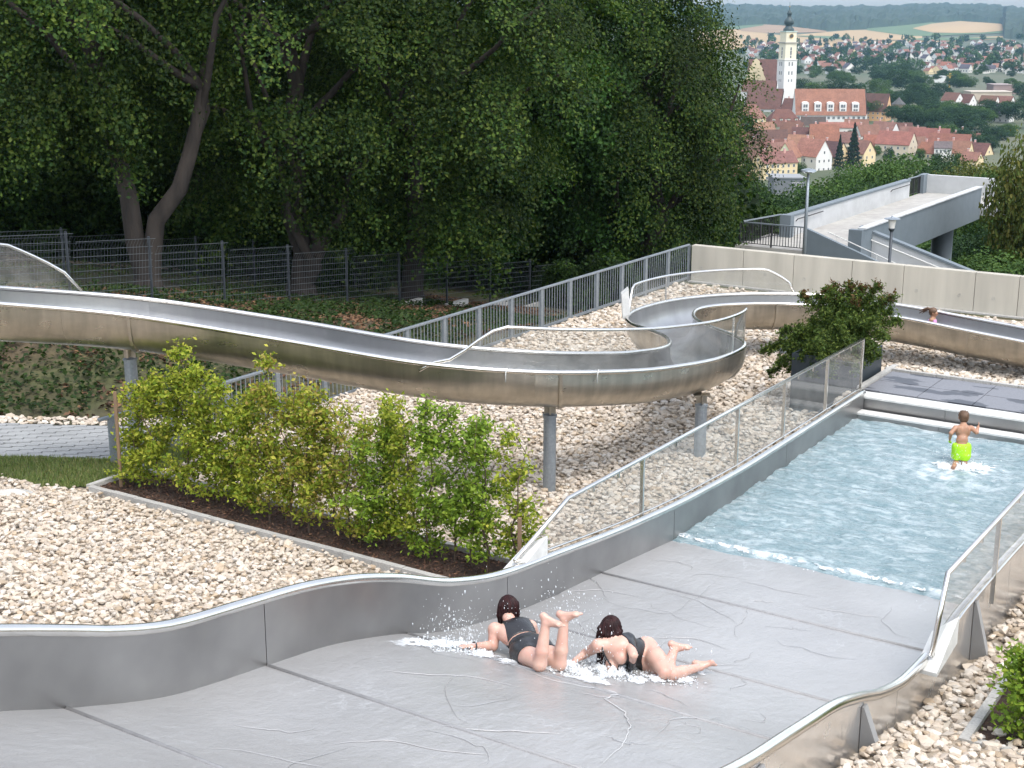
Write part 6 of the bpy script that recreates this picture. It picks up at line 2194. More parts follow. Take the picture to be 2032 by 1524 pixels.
def hand(F_, wrist, dirv, palm_n, L, thumb_side, curl=.25, spread=.10):
    """palm, four unequal bent fingers and a thumb leaving the side of the palm; L = hand length"""
    d = nrm(dirv)
    n = nrm(palm_n - d * (palm_n @ d))
    s_ = nrm(np.cross(n, d)) * thumb_side
    F_.ell(wrist + d * L * .27, (d, s_, n), (L * .30, L * .22, L * .09), .012)
    for i, (o, ln) in enumerate([(.15, .40), (.05, .45), (-.055, .42), (-.15, .33)]):
        a = wrist + d * L * .50 + s_ * o * L
        dd = nrm(d + s_ * o * spread * 6)
        b = a + dd * ln * L * .42
        e = nrm(dd - n * curl)
        c = b + e * ln * L * .32
        g = nrm(dd - n * curl * 2.2)
        F_.chain([a, b, c, c + g * ln * L * .24], [L * .050, L * .045, L * .041, L * .034], .004)
    a = wrist + d * L * .14 + s_ * L * .17
    b = a + nrm(d * .7 + s_ * .75 - n * .2) * L * .24
    F_.chain([wrist + d * L * .10, a, b, b + nrm(d + s_ * .35 - n * .3) * L * .20], [L * .07, L * .062, L * .05, L * .040], .006)


def foot(F_, ankle, toe_dir, sole_n, L):
    """heel, instep, ball and five toes; sole_n points out of the sole"""
    t = nrm(toe_dir); n = nrm(sole_n - t * (sole_n @ t)); s_ = np.cross(n, t)
    heel = ankle - t * L * .20 + n * L * .20
    F_.ell(heel, (t, s_, n), (L * .16, L * .13, L * .15), .02)
    ball = ankle + t * L * .52 + n * L * .26
    F_.cone(ankle, heel, L * .15, L * .13, .02)
    F_.cone(ankle + t * L * .02, ball, L * .155, L * .12, .02)
    F_.cone(heel, ball, L * .115, L * .10, .02)
    F_.ell(ball, (t, s_, n), (L * .14, L * .19, L * .085), .02)
    for i, o in enumerate((.135, .07, .01, -.055, -.11)):
        a = ball + t * L * (.09 - .02 * i) + s_ * o * L
        F_.cone(a, a + t * L * (.13 - .012 * i), L * (.058 if i == 0 else .038), L * (.052 if i == 0 else .032), .006)


def head(F_, c, face, up, R):
    """skull, jaw, nose, brow, cheeks, ears; R = half head height"""
    f = nrm(face); u = nrm(up - f * (up @ f)); s_ = np.cross(f, u)
    F_.ell(c + u * R * .20 - f * R * .08, (f, s_, u), (R * .84, R * .70, R * .80), .01)
    F_.ell(c - u * R * .36 + f * R * .16, (f, s_, u), (R * .58, R * .54, R * .60), .03)
    F_.cone(c + f * R * .74 + u * R * .02, c + f * R * .90 - u * R * .22, R * .07, R * .12, .012)
    F_.ell(c - u * R * .85 + f * R * .50, (f, s_, u), (R * .17, R * .20, R * .12), .02)
    F_.ell(c + f * R * .74 - u * R * .50, (f, s_, u), (R * .10, R * .24, R * .10), .012)
    for q in (-1, 1):
        F_.ell(c + s_ * q * R * .70 - f * R * .06 - u * R * .05, (f, s_, u), (R * .17, R * .08, R * .26), .01)
        F_.ell(c + s_ * q * R * .30 + f * R * .60 - u * R * .05, (f, s_, u), (R * .20, R * .22, R * .20), .02)
    return f, u, s_


def face_parts(t, c, f, u, s_, R):
    for q in (-1, 1):
        b = MB(); b.lathe((0, 0, 0), [(.02 * R, -.09 * R), (.11 * R, -.03 * R), (.11 * R, .03 * R), (.02 * R, .09 * R)], 8)
        place('eye', b.mesh('eye', M['eye']), t, c + s_ * q * R * .29 + f * R * .72 + u * R * .06)
    b = MB(); b.tube([c + f * R * .80 - u * R * .48 - s_ * R * .2, c + f * R * .86 - u * R * .50, c + f * R * .80 - u * R * .48 + s_ * R * .2], .05 * R, 6)
    b.build('mouth', M['lip'], t)


def flesh(F_, mat, name, t, smooth=True):
    v, f = F_.mesh()
    return place(name, np_mesh(name, v - WL[t], f, mat, smooth=smooth), t, WL[t])


def cloth(F_, off, region, mat, name, t):
    """garment hugging the body: body grown by off, kept inside region(X)"""
    g = F_.copy()
    X = np.stack(np.meshgrid(*g.grid(), indexing='ij'), -1)
    reg = region(X)
    g.d = np.maximum(F_.d - off, reg).astype(np.float32)
    # hollow inside so that the inner face stays below the skin
    return flesh(g, mat, name, t)


def fx(px, py, h):
    """a point h above the slide floor on the sight line of a survey pixel"""
    z = 1.0
    for _ in range(30):
        p = at(px, py, z)
        z = float(fz(p[1])) + h
    return at(px, py, z)


def strands(Hf, c, amp=.0055):
    X = np.stack(np.meshgrid(*Hf.grid(), indexing='ij'), -1) - c
    az = np.arctan2(X[..., 1], X[..., 0])
    Hf.d = (Hf.d + amp * np.sin(az * 26 + X[..., 2] * 22 + 2 * np.sin(az * 5))).astype(np.float32)


# woman sliding head first, seen from behind
kl, kr = fx(1071, 1319, .075), fx(1110, 1318, .075)
hipc = fx(1052, 1289, .135)
side = nrm((kr - kl) * [1, 1, 0]); side = nrm(RIGHT * .93 + FWD * .10 * 0 + side * .3)
fw1 = nrm(np.cross(UPV, side))                       # towards the head
t = thing('person', 'woman in black two piece swimsuit sliding face down with both feet in the air', 'person', (hipc[0], hipc[1], fz(hipc[1])), 'women on the wave slide')
sh_c = fx(1018, 1246, .27)
nk = fx(1009, 1226, .36)
hd_c = fx(1007, 1206, .445)
lo = np.min([kl, kr, hipc, hd_c, fx(905, 1290, .05)], 0) - [.35, .35, .14]
hi = np.max([kl, kr, hipc, hd_c], 0) + [.55, .35, .55]
B = Field(lo, hi, .0085)
spine = nrm(sh_c - hipc)
up1 = nrm(np.cross(side, spine)); up1 = up1 if up1[2] > 0 else -up1
wst = hipc + (sh_c - hipc) * .50
B.ell(hipc, (side, spine, up1), (.195, .17, .125), .03)
for q in (-1, 1): B.ell(hipc + side * q * .085 - spine * .05 + up1 * .035, (side, spine, up1), (.105, .12, .105), .03)
B.ell(wst, (side, spine, up1), (.155, .16, .105), .05)
B.ell(hipc + (sh_c - hipc) * .80, (side, spine, up1), (.185, .16, .12), .05)
B.ell(sh_c - spine * .03, (side, spine, up1), (.19, .09, .085), .05)
B.cone(sh_c, nk, .075, .058, .03); B.cone(nk, hd_c, .055, .055, .02)
lookd = nrm(fw1 + side * -.15 + UPV * .05)
f_, u_, s_ = head(B, hd_c, lookd, UPV + fw1 * .1, .118)
thigh = []
for q, kn, ank, toe in ((-1, kl, None, None), (1, kr, None, None)):
    hj = hipc + side * q * .10 - spine * .03
    B.chain([hj, (hj + kn) / 2 + V3(0, 0, .01), kn], [.112, .095, .068], .03)
    D_ = ray(0, 0)
    px, py = ((1083, 1236), (1120, 1229))[0 if q < 0 else 1]
    kd = np.dot(kn - C0, FWD * cp_ - UPV * sp_)
    an = atD(px, py, kd - .02)
    calf = kn + (an - kn) * .32
    B.chain([kn, calf + nrm(fw1) * -.012, an], [.066, .064, .040], .02)
    foot(B, an, nrm(RIGHT * (.8 if q < 0 else .95) - FWD * .45 + UPV * (-.35 if q < 0 else .10)), UPV + FWD * .1, .235)
# arms
el, wr = fx(978, 1282, .06), fx(938, 1282, .05)
sl_ = sh_c - side * .185
B.cone(sl_, sl_ + spine * -.01, .072, .07, .04)
B.chain([sl_, el], [.068, .052], .02); B.chain([el, el + (wr - el) * .35, wr], [.05, .047, .030], .02)
hand(B, wr, nrm(wr - el), UPV, .18, 1)
sr_ = sh_c + side * .18
er = sr_ + fw1 * .10 + side * .10 - UPV * .17; er[2] = float(fz(er[1])) + .07
wr2 = er + fw1 * .22 + side * .02; wr2[2] = float(fz(wr2[1])) + .05
B.chain([sr_, er], [.068, .052], .02); B.chain([er, wr2], [.05, .032], .02)
hand(B, wr2, nrm(wr2 - er), UPV, .18, -1)
flesh(B, M['skin_fair'], 'body', t)
nk1 = nk + UPV * .03
def segd(X, p, q):
    pq = q - p
    return np.linalg.norm(X - p - np.clip(((X - p) @ pq) / (pq @ pq), 0, 1)[..., None] * pq, axis=-1)
def reg_top(X):
    a = (X - hipc) @ spine
    L = (sh_c - hipc) @ spine
    sd = np.abs((X - hipc) @ side)
    nkd = np.linalg.norm(X - nk1, axis=-1)
    arm = np.minimum(segd(X, sl_ - side * .015, el), segd(X, sr_ + side * .015, er)) - .082
    return np.maximum.reduce([.165 - a, a - (L + .30), sd - .20, .082 - nkd, -arm])
def reg_short(X):
    a = (X - hipc) @ spine
    return np.maximum.reduce([a - .150, -.145 - a, ((X - hipc) @ up1) - .3])
cloth(B, .008, reg_top, M['suit_black'], 'swim_top', t)
cloth(B, .009, reg_short, M['suit_black'], 'swim_shorts', t)
Hf = Field(hd_c - [.22, .22, .34], hd_c + [.22, .22, .24], .0075)
Hf.ell(hd_c + u_ * .028 - f_ * .022, (f_, s_, u_), (.112, .100, .116), .01)
Hf.ell(hd_c - f_ * .055 - u_ * .05, (f_, s_, u_), (.072, .102, .13), .03)
for a in np.linspace(-1.25, 1.25, 9):
    d = -f_ * cos(a) + s_ * sin(a)
    Hf.chain([hd_c + d * .085 + u_ * .05, hd_c + d * .098 - u_ * .05, hd_c + d * .09 - u_ * (.14 + .02 * cos(a * 7)), hd_c + d * .075 - u_ * (.185 + .02 * sin(a * 5))], [.030, .030, .024, .009], .010)
strands(Hf, hd_c)
flesh(Hf, M['hair_dark'], 'hair', t)
b = MB(); c_ = wr - nrm(wr - el) * .02; ax_, ay_, az_ = frame(wr - el, UPV)
b.tube([c_ + .038 * (cos(q) * ax_ + sin(q) * ay_) for q in np.linspace(0, 2 * pi, 15)], .008, 6, caps=False); b.build('bracelet', M['suit_black'], t)
W1 = dict(kl=kl, kr=kr, hip=hipc, wr=wr)

# woman lying on her front turned towards the camera, long dark red hair
pv_ = fx(1283, 1300, .135); ch = fx(1228, 1290, .22); nk = fx(1217, 1267, .33); hd2 = fx(1211, 1249, .40)
t = thing('person', 'woman in black swimsuit lying on the slide, long dark red hair hanging over her face', 'person', (pv_[0], pv_[1], fz(pv_[1])), 'women on the wave slide')
shl, shr = fx(1187, 1281, .25), fx(1246, 1270, .32)
pts_ = [pv_, ch, hd2, fx(1424, 1317, .05), fx(1135, 1313, .04), fx(1320, 1338, .05)]
B = Field(np.min(pts_, 0) - [.3, .35, .18], np.max(pts_, 0) + [.3, .3, .35], .0085)
spine = nrm(ch - pv_); side = nrm(shr - shl); side = nrm(side - spine * (side @ spine)); up2 = np.cross(side, spine)
up2 = up2 if up2[2] > 0 else -up2
hs = nrm(np.cross(spine, UPV)); hs = hs if hs @ FWD > 0 else -hs       # hip axis, near hip to far hip
hu = np.cross(spine, hs); hu = hu if hu[2] > 0 else -hu
tw = nrm(hs * .55 + UPV * .65)                                        # pelvis rolled: far hip on top
tw = nrm(tw - spine * (tw @ spine)); tn = np.cross(spine, tw)
B.ell(pv_, (tw, spine, tn), (.185, .165, .12), .03)
hipn, hipf = pv_ + tw * .085 - spine * .03, pv_ - tw * .095 - spine * .03
B.ell(pv_ + (ch - pv_) * .5, (nrm(tw + side), spine, nrm(np.cross(nrm(tw + side), spine))), (.14, .15, .105), .05)
B.ell(ch, (side, spine, up2), (.165, .14, .115), .04)
fr2 = nrm(-FWD * .8 + RIGHT * -.25 - UPV * .25)
for q in (-1, 1): B.ell(ch + side * q * .07 + fr2 * .09 - UPV * .06, (side, spine, up2), (.07, .07, .07), .03)
B.cone(shl, shr, .07, .07, .05)
B.cone((shl + shr) / 2, nk, .07, .055, .03); B.cone(nk, hd2, .055, .055, .02)
f_, u_, s_ = head(B, hd2, nrm(-FWD * .75 - RIGHT * .25 - UPV * .55), UPV * .8 - FWD * .45, .115)
# near (upper) leg: bent knee in front, foot kicked back
kn = fx(1319, 1334, .085); an = fx(1338, 1288, .24)
B.chain([hipn, (hipn + kn) / 2 + V3(0, 0, .02), kn], [.115, .098, .066], .03)
B.chain([kn, kn + (an - kn) * .35 + RIGHT * .01, an], [.064, .060, .040], .02)
foot(B, an, nrm(RIGHT * .95 - UPV * .28 - FWD * .05), UPV * .8 - RIGHT * -.2, .225)
k2 = fx(1335, 1337, .07); a2 = fx(1388, 1324, .075)
B.chain([hipf, (hipf + k2) / 2, k2], [.11, .092, .064], .03)
B.chain([k2, k2 + (a2 - k2) * .35, a2], [.062, .058, .038], .02)
foot(B, a2, nrm(RIGHT * .97 + UPV * .05 - FWD * .2), UPV * .4 + FWD * .8, .225)
el, wr = fx(1162, 1297, .10), fx(1141, 1311, .05)
B.chain([shl, el], [.062, .048], .02); B.chain([el, wr], [.047, .030], .02)
hand(B, wr, nrm(wr - el + V3(0, 0, -.05)), UPV, .175, -1)
el2, wr_2 = fx(1257, 1300, .25), fx(1253, 1321, .09)
B.chain([shr, el2], [.054, .044], .008); B.chain([el2, wr_2], [.043, .028], .008)
hand(B, wr_2, nrm(wr_2 - el2 + V3(0, 0, -.03) - RIGHT * .05), UPV, .175, 1)
flesh(B, M['skin_fair'], 'body', t)
L_ = (ch - pv_) @ spine
def reg_suit(X):
    a = (X - pv_) @ spine
    back = (X - pv_) @ up2
    sd = (X - ch) @ side
    neck = np.linalg.norm(X - (nk + fr2 * .10 - UPV * .05), axis=-1)
    leg = np.minimum(np.linalg.norm(X - (hipn - spine * .10 + fr2 * .02), axis=-1) - .125, np.linalg.norm(X - (hipf - spine * .14), axis=-1) - .12)
    strap = np.minimum(np.abs(sd - .085), np.abs(sd + .085)) - .014
    def seg(p, q):
        pq = q - p
        return np.linalg.norm(X - p - np.clip(((X - p) @ pq) / (pq @ pq), 0, 1)[..., None] * pq, axis=-1)
    leg = np.minimum(seg(hipn - spine * .02, kn) - .150, seg(hipf + (k2 - hipf) * .30, k2) - .15)
    leg = np.minimum(leg, np.minimum(seg(kn, an), seg(k2, a2)) - .12)
    body_ = np.maximum.reduce([a - (L_ + .02), -leg, (.125 - neck), seg(pv_ - spine * .05, ch) - .235])
    return body_
cloth(B, .008, reg_suit, M['suit_black'], 'swimsuit', t)
for q_, (a_, b_) in enumerate(((shl, ch + fr2 * .15 - side * .06 - UPV * .03), (shr, ch + fr2 * .15 + side * .06 - UPV * .03))):
    b = MB(); m_ = a_ * .5 + b_ * .5 + fr2 * .04 + UPV * .05
    b.tube(list(catmull([a_ * .75 + nk * .25 - fr2 * .02 + UPV * .055, a_ * .72 + nk * .28 + fr2 * .05 + UPV * .045, m_, b_], 5)), .009, 6); b.build('shoulder_strap', M['suit_black'], t, smooth=True)
Hf = Field(hd2 - [.26, .26, .50], hd2 + [.24, .24, .22], .0075)
Hf.ell(hd2 + u_ * .026 - f_ * .018, (f_, s_, u_), (.116, .102, .116), .01)
rg = np.random.default_rng(5)
for a in np.linspace(-1.0, 1.0, 11):                                   # wet strands hanging over the face to the water
    d = nrm(f_ * cos(a) * .7 + s_ * sin(a))
    e = hd2 + d * .10 + u_ * .05
    p1 = hd2 + d * .118 - UPV * .06
    p2 = p1 - UPV * .12 - FWD * .03 + rg.normal(0, .012, 3)
    p3 = p2 - UPV * rg.uniform(.08, .22) + rg.normal(0, .015, 3) - RIGHT * .02
    Hf.chain([hd2 + u_ * .10 - f_ * .01 + d * .02, e, p1, p2, p3], [.028, .030, .026, .017, .006], .009)
for a in np.linspace(1.2, 5.0, 9):
    d = f_ * cos(a) + s_ * sin(a)
    Hf.chain([hd2 + d * .07 + u_ * .06, hd2 + d * .10 - u_ * .03, hd2 + d * .085 - u_ * .10], [.03, .026, .014], .01)
strands(Hf, hd2)
flesh(Hf, M['hair_dark'], 'hair', t)
b = MB(); c_ = wr_2 - nrm(wr_2 - el2) * .02; ax_, ay_, az_ = frame(wr_2 - el2, UPV)
b.tube([c_ + .036 * (cos(q) * ax_ + sin(q) * ay_) for q in np.linspace(0, 2 * pi, 15)], .009, 6, caps=False); b.build('bracelet', M['suit_black'], t)

# running boy in neon shorts, seen from behind
ft = at(1908, 936, -.06)
Db = np.dot(ft - C0, FWD * cp_ - UPV * sp_)
J = lambda x, y, dd=0.0: atD(x, y, Db + dd)
t = thing('person', 'small boy in neon yellow swim shorts running through the shallow pool', 'person', (ft[0], ft[1], -.06))
B = Field(np.min([J(1878, 945), J(1950, 812)], 0) - [.30, .35, .08], np.max([J(1878, 945), J(1950, 812)], 0) + [.30, .35, .10], .0062)
back = -FWD; sd = RIGHT
hdb = J(1912, 828, .06); nkb = J(1912, 843, .03)
R_ = .105
f_, u_, s_ = head(B, hdb, FWD + RIGHT * .1, UPV, R_)
chs, wsb, hpb = J(1911, 857, .02), J(1909, 874, .0), J(1908, 889, .0)
B.cone(nkb, hdb, .042, .045, .02); B.cone(J(1911, 849, .02), nkb, .06, .042, .03)
B.ell(chs, (sd, FWD, UPV), (.118, .075, .11), .03); B.ell(J(1911, 849, .02), (sd, FWD, UPV), (.125, .058, .05), .03)
B.ell(wsb, (sd, FWD, UPV), (.095, .066, .09), .04); B.ell(hpb, (sd, FWD, UPV), (.108, .082, .09), .03)
for q in (-1, 1): B.ell(J(1911, 853, -.045) + sd * q * .06, (sd, FWD, UPV), (.04, .018, .055), .03)
for pts_, sgn in (([J(1896, 849, .02), J(1887, 860, -.02), J(1885, 870, .08)], 1), ([J(1927, 849, .02), J(1938, 858, -.06), J(1941, 847, .02)], -1)):
    B.chain([pts_[0], pts_[1]], [.042, .033], .02); B.chain([pts_[1], pts_[2]], [.032, .022], .012)
    hand(B, pts_[2], nrm(pts_[2] - pts_[1]), sd * -sgn, .105, 1, curl=.9)
hl, hr = hpb - sd * .055, hpb + sd * .055
kl_, al_ = J(1900, 914, .06), J(1891, 928, -.14)
B.chain([hl, kl_], [.072, .050], .02); B.chain([kl_, kl_ + (al_ - kl_) * .35, al_], [.048, .046, .030], .012)
foot(B, al_, nrm(-UPV * .9 + FWD * .2), -FWD, .155)
kr_, ar_ = J(1913, 913, -.02), J(1912, 931, -.02)
B.chain([hr, kr_], [.072, .050], .02); B.chain([kr_, kr_ + (ar_ - kr_) * .35 - FWD * .008, ar_], [.048, .047, .031], .012)
foot(B, ar_, FWD, -UPV, .155)
flesh(B, M['skin_tan'], 'body', t)
def reg_sh(X):
    a = (X - hpb) @ UPV
    return np.maximum.reduce([a - .075, -.175 - a, np.abs((X - hpb) @ sd) - .17])
S2 = B.copy()
S2.cone(hl + UPV * .02, hl + (kl_ - hl) * .62, .088, .092, .03); S2.cone(hr + UPV * .02, hr + (kr_ - hr) * .62, .088, .090, .03)
cloth(S2, .010, reg_sh, M['suit_neon'], 'swim_shorts', t)
Hf = Field(hdb - .17, hdb + .19, .006)
Hf.ell(hdb + u_ * .026 - f_ * .014, (f_, s_, u_), (.094, .080, .090), .01)
Hf.ell(hdb - f_ * .045 - u_ * .015, (f_, s_, u_), (.052, .068, .07), .02)
Hf.ell(hdb + f_ * .10 - u_ * .05, (f_, s_, u_), (.07, .10, .075), .01, cut=True)
for k in range(26):
    d = nrm(rg.normal(size=3)); d[2] = abs(d[2])
    p0 = hdb + u_ * .03 + d * .072 - f_ * .012
    Hf.cone(p0, p0 + (d + UPV * .5) * .018, .013, .004, .006)
strands(Hf, hdb, .0025)
flesh(Hf, M['hair_brown'], 'hair', t)
face_parts(t, hdb, f_, u_, s_, R_)

# girl riding the winding slide
q0 = (CN[IDX(20) + 3] + CF[IDX(20) + 3]) / 2
gh = atD(1853, 620, np.dot(q0 - C0, FWD * cp_ - UPV * sp_))
t = thing('person', 'little girl with ponytail and pink swimsuit sitting in the winding slide', 'person', (gh[0], gh[1], q0[2] - .62))
dirs = nrm(CN[IDX(20) + 8] - CN[IDX(20)])
R_ = .098
ht = gh + V3(0, 0, -.33)
seat = V3(gh[0], gh[1], q0[2] - .52) - dirs * .06
B = Field(seat - [.45, .45, .2], np.array([gh[0], gh[1], gh[2]]) + [.75, .45, .2], .0065)
f_, u_, s_ = head(B, gh, dirs + UPV * .02, UPV, R_)
nkg = gh - UPV * .115 - dirs * .01
chg = gh - UPV * .225 - dirs * .02
B.cone(gh, nkg, .045, .04, .02)
sdg = np.cross(dirs, UPV)
B.ell(chg + UPV * .02, (sdg, dirs, UPV), (.105, .072, .11), .03); B.cone(nkg, chg, .042, .07, .03)
B.cone(chg, seat, .085, .085, .04); B.ell(seat, (sdg, dirs, UPV), (.12, .10, .09), .03)
for q in (-1, 1):
    sh = chg + sdg * q * .105 + UPV * .075
    e = sh - UPV * .15 - dirs * .06 + sdg * q * .03
    w = e + dirs * .13 - UPV * .06
    B.chain([chg + UPV * .07, sh, e], [.05, .04, .031], .02); B.chain([e, w], [.03, .021], .012)
    hand(B, w, dirs, UPV, .10, q)
    hp_ = seat + sdg * q * .06
    kn = hp_ + dirs * .27 + UPV * .05
    an = kn + dirs * .27 - UPV * .12
    B.chain([hp_, kn], [.07, .05], .02); B.chain([kn, an], [.048, .03], .012)
    foot(B, an, dirs * .5 + UPV, dirs, .15)
flesh(B, M['skin_tan'], 'body', t)
cloth(B, .007, lambda X: np.maximum.reduce([(X - chg) @ UPV - .075, -.05 - ((X - seat) @ UPV), np.abs((X - chg) @ sdg) - .105, ((X - seat) @ dirs) - .12]), M['suit_pink'], 'swimsuit', t)
Hf = Field(gh - .32, gh + .22, .0065)
Hf.ell(gh + u_ * .024 - f_ * .018, (f_, s_, u_), (.090, .078, .086), .01)
Hf.ell(gh - f_ * .05 - u_ * .02, (f_, s_, u_), (.045, .062, .06), .02)
Hf.ell(gh + f_ * .10 - u_ * .045, (f_, s_, u_), (.075, .10, .085), .01, cut=True)
for k in range(5):
    o_ = rg.normal(0, .008, 3)
    Hf.chain([gh - f_ * .075 + u_ * .06, gh - f_ * .13 + u_ * .06 + o_, gh - f_ * .20 + u_ * .01 + o_ * 2, gh - f_ * .28 - u_ * .06 + o_ * 3], [.022, .022, .014, .005], .008)
flesh(Hf, M['hair_brown'], 'hair', t)
face_parts(t, gh, f_, u_, s_, R_)

# ---------------------------------------------------------------- spray and running water on the slide
def splash(name, label, blobs, drops, seed, hfield=None):
    """foam lumps near the surface plus flying drops; blobs: (point, radius, height, count)"""
    rng = np.random.default_rng(seed)
    iv, if_ = ico(0)
    V, Fc, o_ = [], [], 0
    def put(P, R, flat):
        nonlocal o_
        n = len(P)
        v = iv[None] * (1 + rng.uniform(-.35, .35, (n, len(iv))))[..., None] * R[:, None, None] * np.stack([np.ones(n), np.ones(n), flat], 1)[:, None, :] + P[:, None, :]
        V.append(v.reshape(-1, 3)); Fc.append((if_[None] + (np.arange(n) * len(iv))[:, None, None] + o_).reshape(-1, 3)); o_ += n * len(iv)
    for p, r, h, n in blobs:
        a = rng.uniform(0, 2 * pi, n); rr = r * rng.uniform(0, 1, n)**.6
        P = np.stack([p[0] + rr * np.cos(a), p[1] + rr * np.sin(a), np.zeros(n)], 1)
        zf0 = hfield(P[:, 1]) if hfield is not None else np.zeros(n)
        P[:, 2] = zf0 + .004 + h * rng.random(n)**2.2 * (1 - rr / r * .7)
        put(P, rng.lognormal(-5.0, .45, n), rng.uniform(.4, 1.1, n))
    for p, s_, n, vel in drops:
        P = p + rng.normal(0, 1, (n, 3)) * s_ + np.abs(rng.normal(0, 1, (n, 1))) * vel
        put(P, rng.lognormal(-5.85, .42, n), rng.uniform(.7, 3.2, n))
    V = np.concatenate(V); Fc = np.concatenate(Fc)
    o = place(name, np_mesh(name, V, Fc, M['foam'], smooth=True)); tag(o, kind='stuff')
    return o


F1 = lambda x, y, h=.0: fx(x, y, h)


def froth(name, spots, h, seed, floor):
    """churned white water: a laced, bumpy foam sheet; spots = (point, radius, height, weight)"""
    P = np.array([q[0] for q in spots]); r = max(q[1] for q in spots) * 1.6
    xs = np.arange(max(P[:, 0].min() - r, XL + .004), min(P[:, 0].max() + r, XR - .004), h); ys = np.arange(P[:, 1].min() - r, P[:, 1].max() + r, h)
    X, Y = np.meshgrid(xs, ys)
    wx = X + .05 * fbm(X * 5, Y * 5, seed + 1); wy = Y + .05 * fbm(X * 5, Y * 5, seed + 2)
    D = np.zeros_like(X); Hh = np.zeros_like(X)
    for p, rad, ht, n in spots:
        g = np.exp(-((wx - p[0])**2 + (wy - p[1])**2) / (rad * .62)**2)
        D = np.maximum(D, g * min(1, .45 + n / 200)); Hh = np.maximum(Hh, g * ht)
    n1 = fbm(X * 9, Y * 9, seed, 4); rid = 1 - np.abs(fbm(X * 13, Y * 13, seed + 5, 3)) * 2.6
    A = np.clip(D * .80 + .45 * n1 * (D > .03) - .08, 0, .38)
    Z = floor(Y) + .006 + D * (.008 + .010 * n1) + Hh * np.clip(rid, 0, 1)**2 * .75 * sstep(.15, .7, D)
    m_ = len(xs)
    k = np.arange((m_ - 1) * (len(ys) - 1)); a = (k // (m_ - 1)) * m_ + k % (m_ - 1)
    f = np.stack([a, a + 1, a + m_ + 1, a + m_], 1)
    keep = (A.ravel()[f].max(1) > .02)
    o = place(name, np_mesh(name, np.stack([X.ravel(), Y.ravel(), Z.ravel()], 1), f[keep], M['foam_sheet'], smooth=True, col=np.repeat(A.ravel()[:, None], 3, 1))); o['kind'] = 'stuff'
    return o


fzz = lambda y: fz(y)
froth('slide_froth', [(F1(925, 1288), .22, .12, 150), (F1(885, 1280), .28, .07, 130), (F1(830, 1276), .32, .03, 90), (F1(960, 1300), .22, .07, 90), (F1(1075, 1324), .15, .10, 80), (F1(1110, 1330), .20, .13, 150), (F1(1135, 1322), .16, .10, 90), (F1(1155, 1335), .20, .08, 110), (F1(1195, 1332), .18, .11, 130), (F1(1225, 1338), .18, .14, 150), (F1(1262, 1348), .20, .07, 90), (F1(1310, 1347), .22, .05, 80), (F1(1350, 1348), .24, .04, 70), (F1(1180, 1350), .32, .03, 90), (F1(1010, 1314), .20, .03, 60), (F1(1390, 1335), .18, .02, 30)], .0085, 15, fzz)
splash('slide_spray', None, [(F1(925, 1288), .3, .06, 200), (F1(1225, 1335), .3, .06, 240), (F1(1110, 1330), .3, .08, 260), (F1(1190, 1335), .35, .10, 400), (F1(900, 1284), .4, .10, 400), (F1(1330, 1345), .3, .05, 200)],
       [(F1(930, 1270, .12), .09, 220, V3(0, 0, .07)), (F1(905, 1265, .10), .12, 220, V3(-.08, 0, .06)), (F1(1110, 1225, .5), .14, 150, V3(.05, .05, .06)), (F1(1060, 1245, .35), .22, 130, V3(0, 0, .05)), (F1(1150, 1290, .2), .14, 220, V3(0, 0, .04)), (F1(1210, 1310, .1), .12, 260, V3(0, 0, .04)), (F1(1140, 1215, .5), .16, 90, V3(.1, 0, .06)), (F1(960, 1240, .2), .2, 60, V3(0, 0, .1)), (F1(1330, 1330, .08), .15, 260, V3(0, 0, .04))], 5, fz)
p0 = at(1905, 928, 0)
froth('pool_froth', [(p0, .34, .14, 160), (p0 + RIGHT * .25, .40, .06, 90), (p0 - RIGHT * .25, .30, .09, 80)], .010, 16, lambda y: 0 * y + .015)
splash('pool_spray', None, [(p0, .42, .10, 120)],
       [(p0 + UPV * .08, .12, 140, V3(0, 0, .10)), (p0 - RIGHT * .12 + UPV * .12, .10, 90, V3(-.08, 0, .12)), (p0 + RIGHT * .15 + UPV * .05, .14, 70, V3(.06, 0, .06))], 6)
wl = []
for i in range(60):
    x = XL + (XR - XL) * (i + .5) / 60
    y = 16.56 + .10 * float(fbm(x * 1.6, 2.2, 8))
    g_ = max(0, float(fbm(x * 1.5, 5.5, 12)) + .30)
    wl.append((V3(x, y, 0), .11, .03 + .05 * g_, int(3 + 16 * g_)))
froth('wash_froth', wl, .011, 17, lambda y: 0 * y + .03)
splash('wash_spray', None, [(V3(-6, 16.6, 0), .4, .04, 60)], [(V3(XL + .5, 16.5, .05), .25, 60, V3(0, 0, .05)), (V3(-4.6, 16.6, .05), .25, 60, V3(0, 0, .05))], 7)

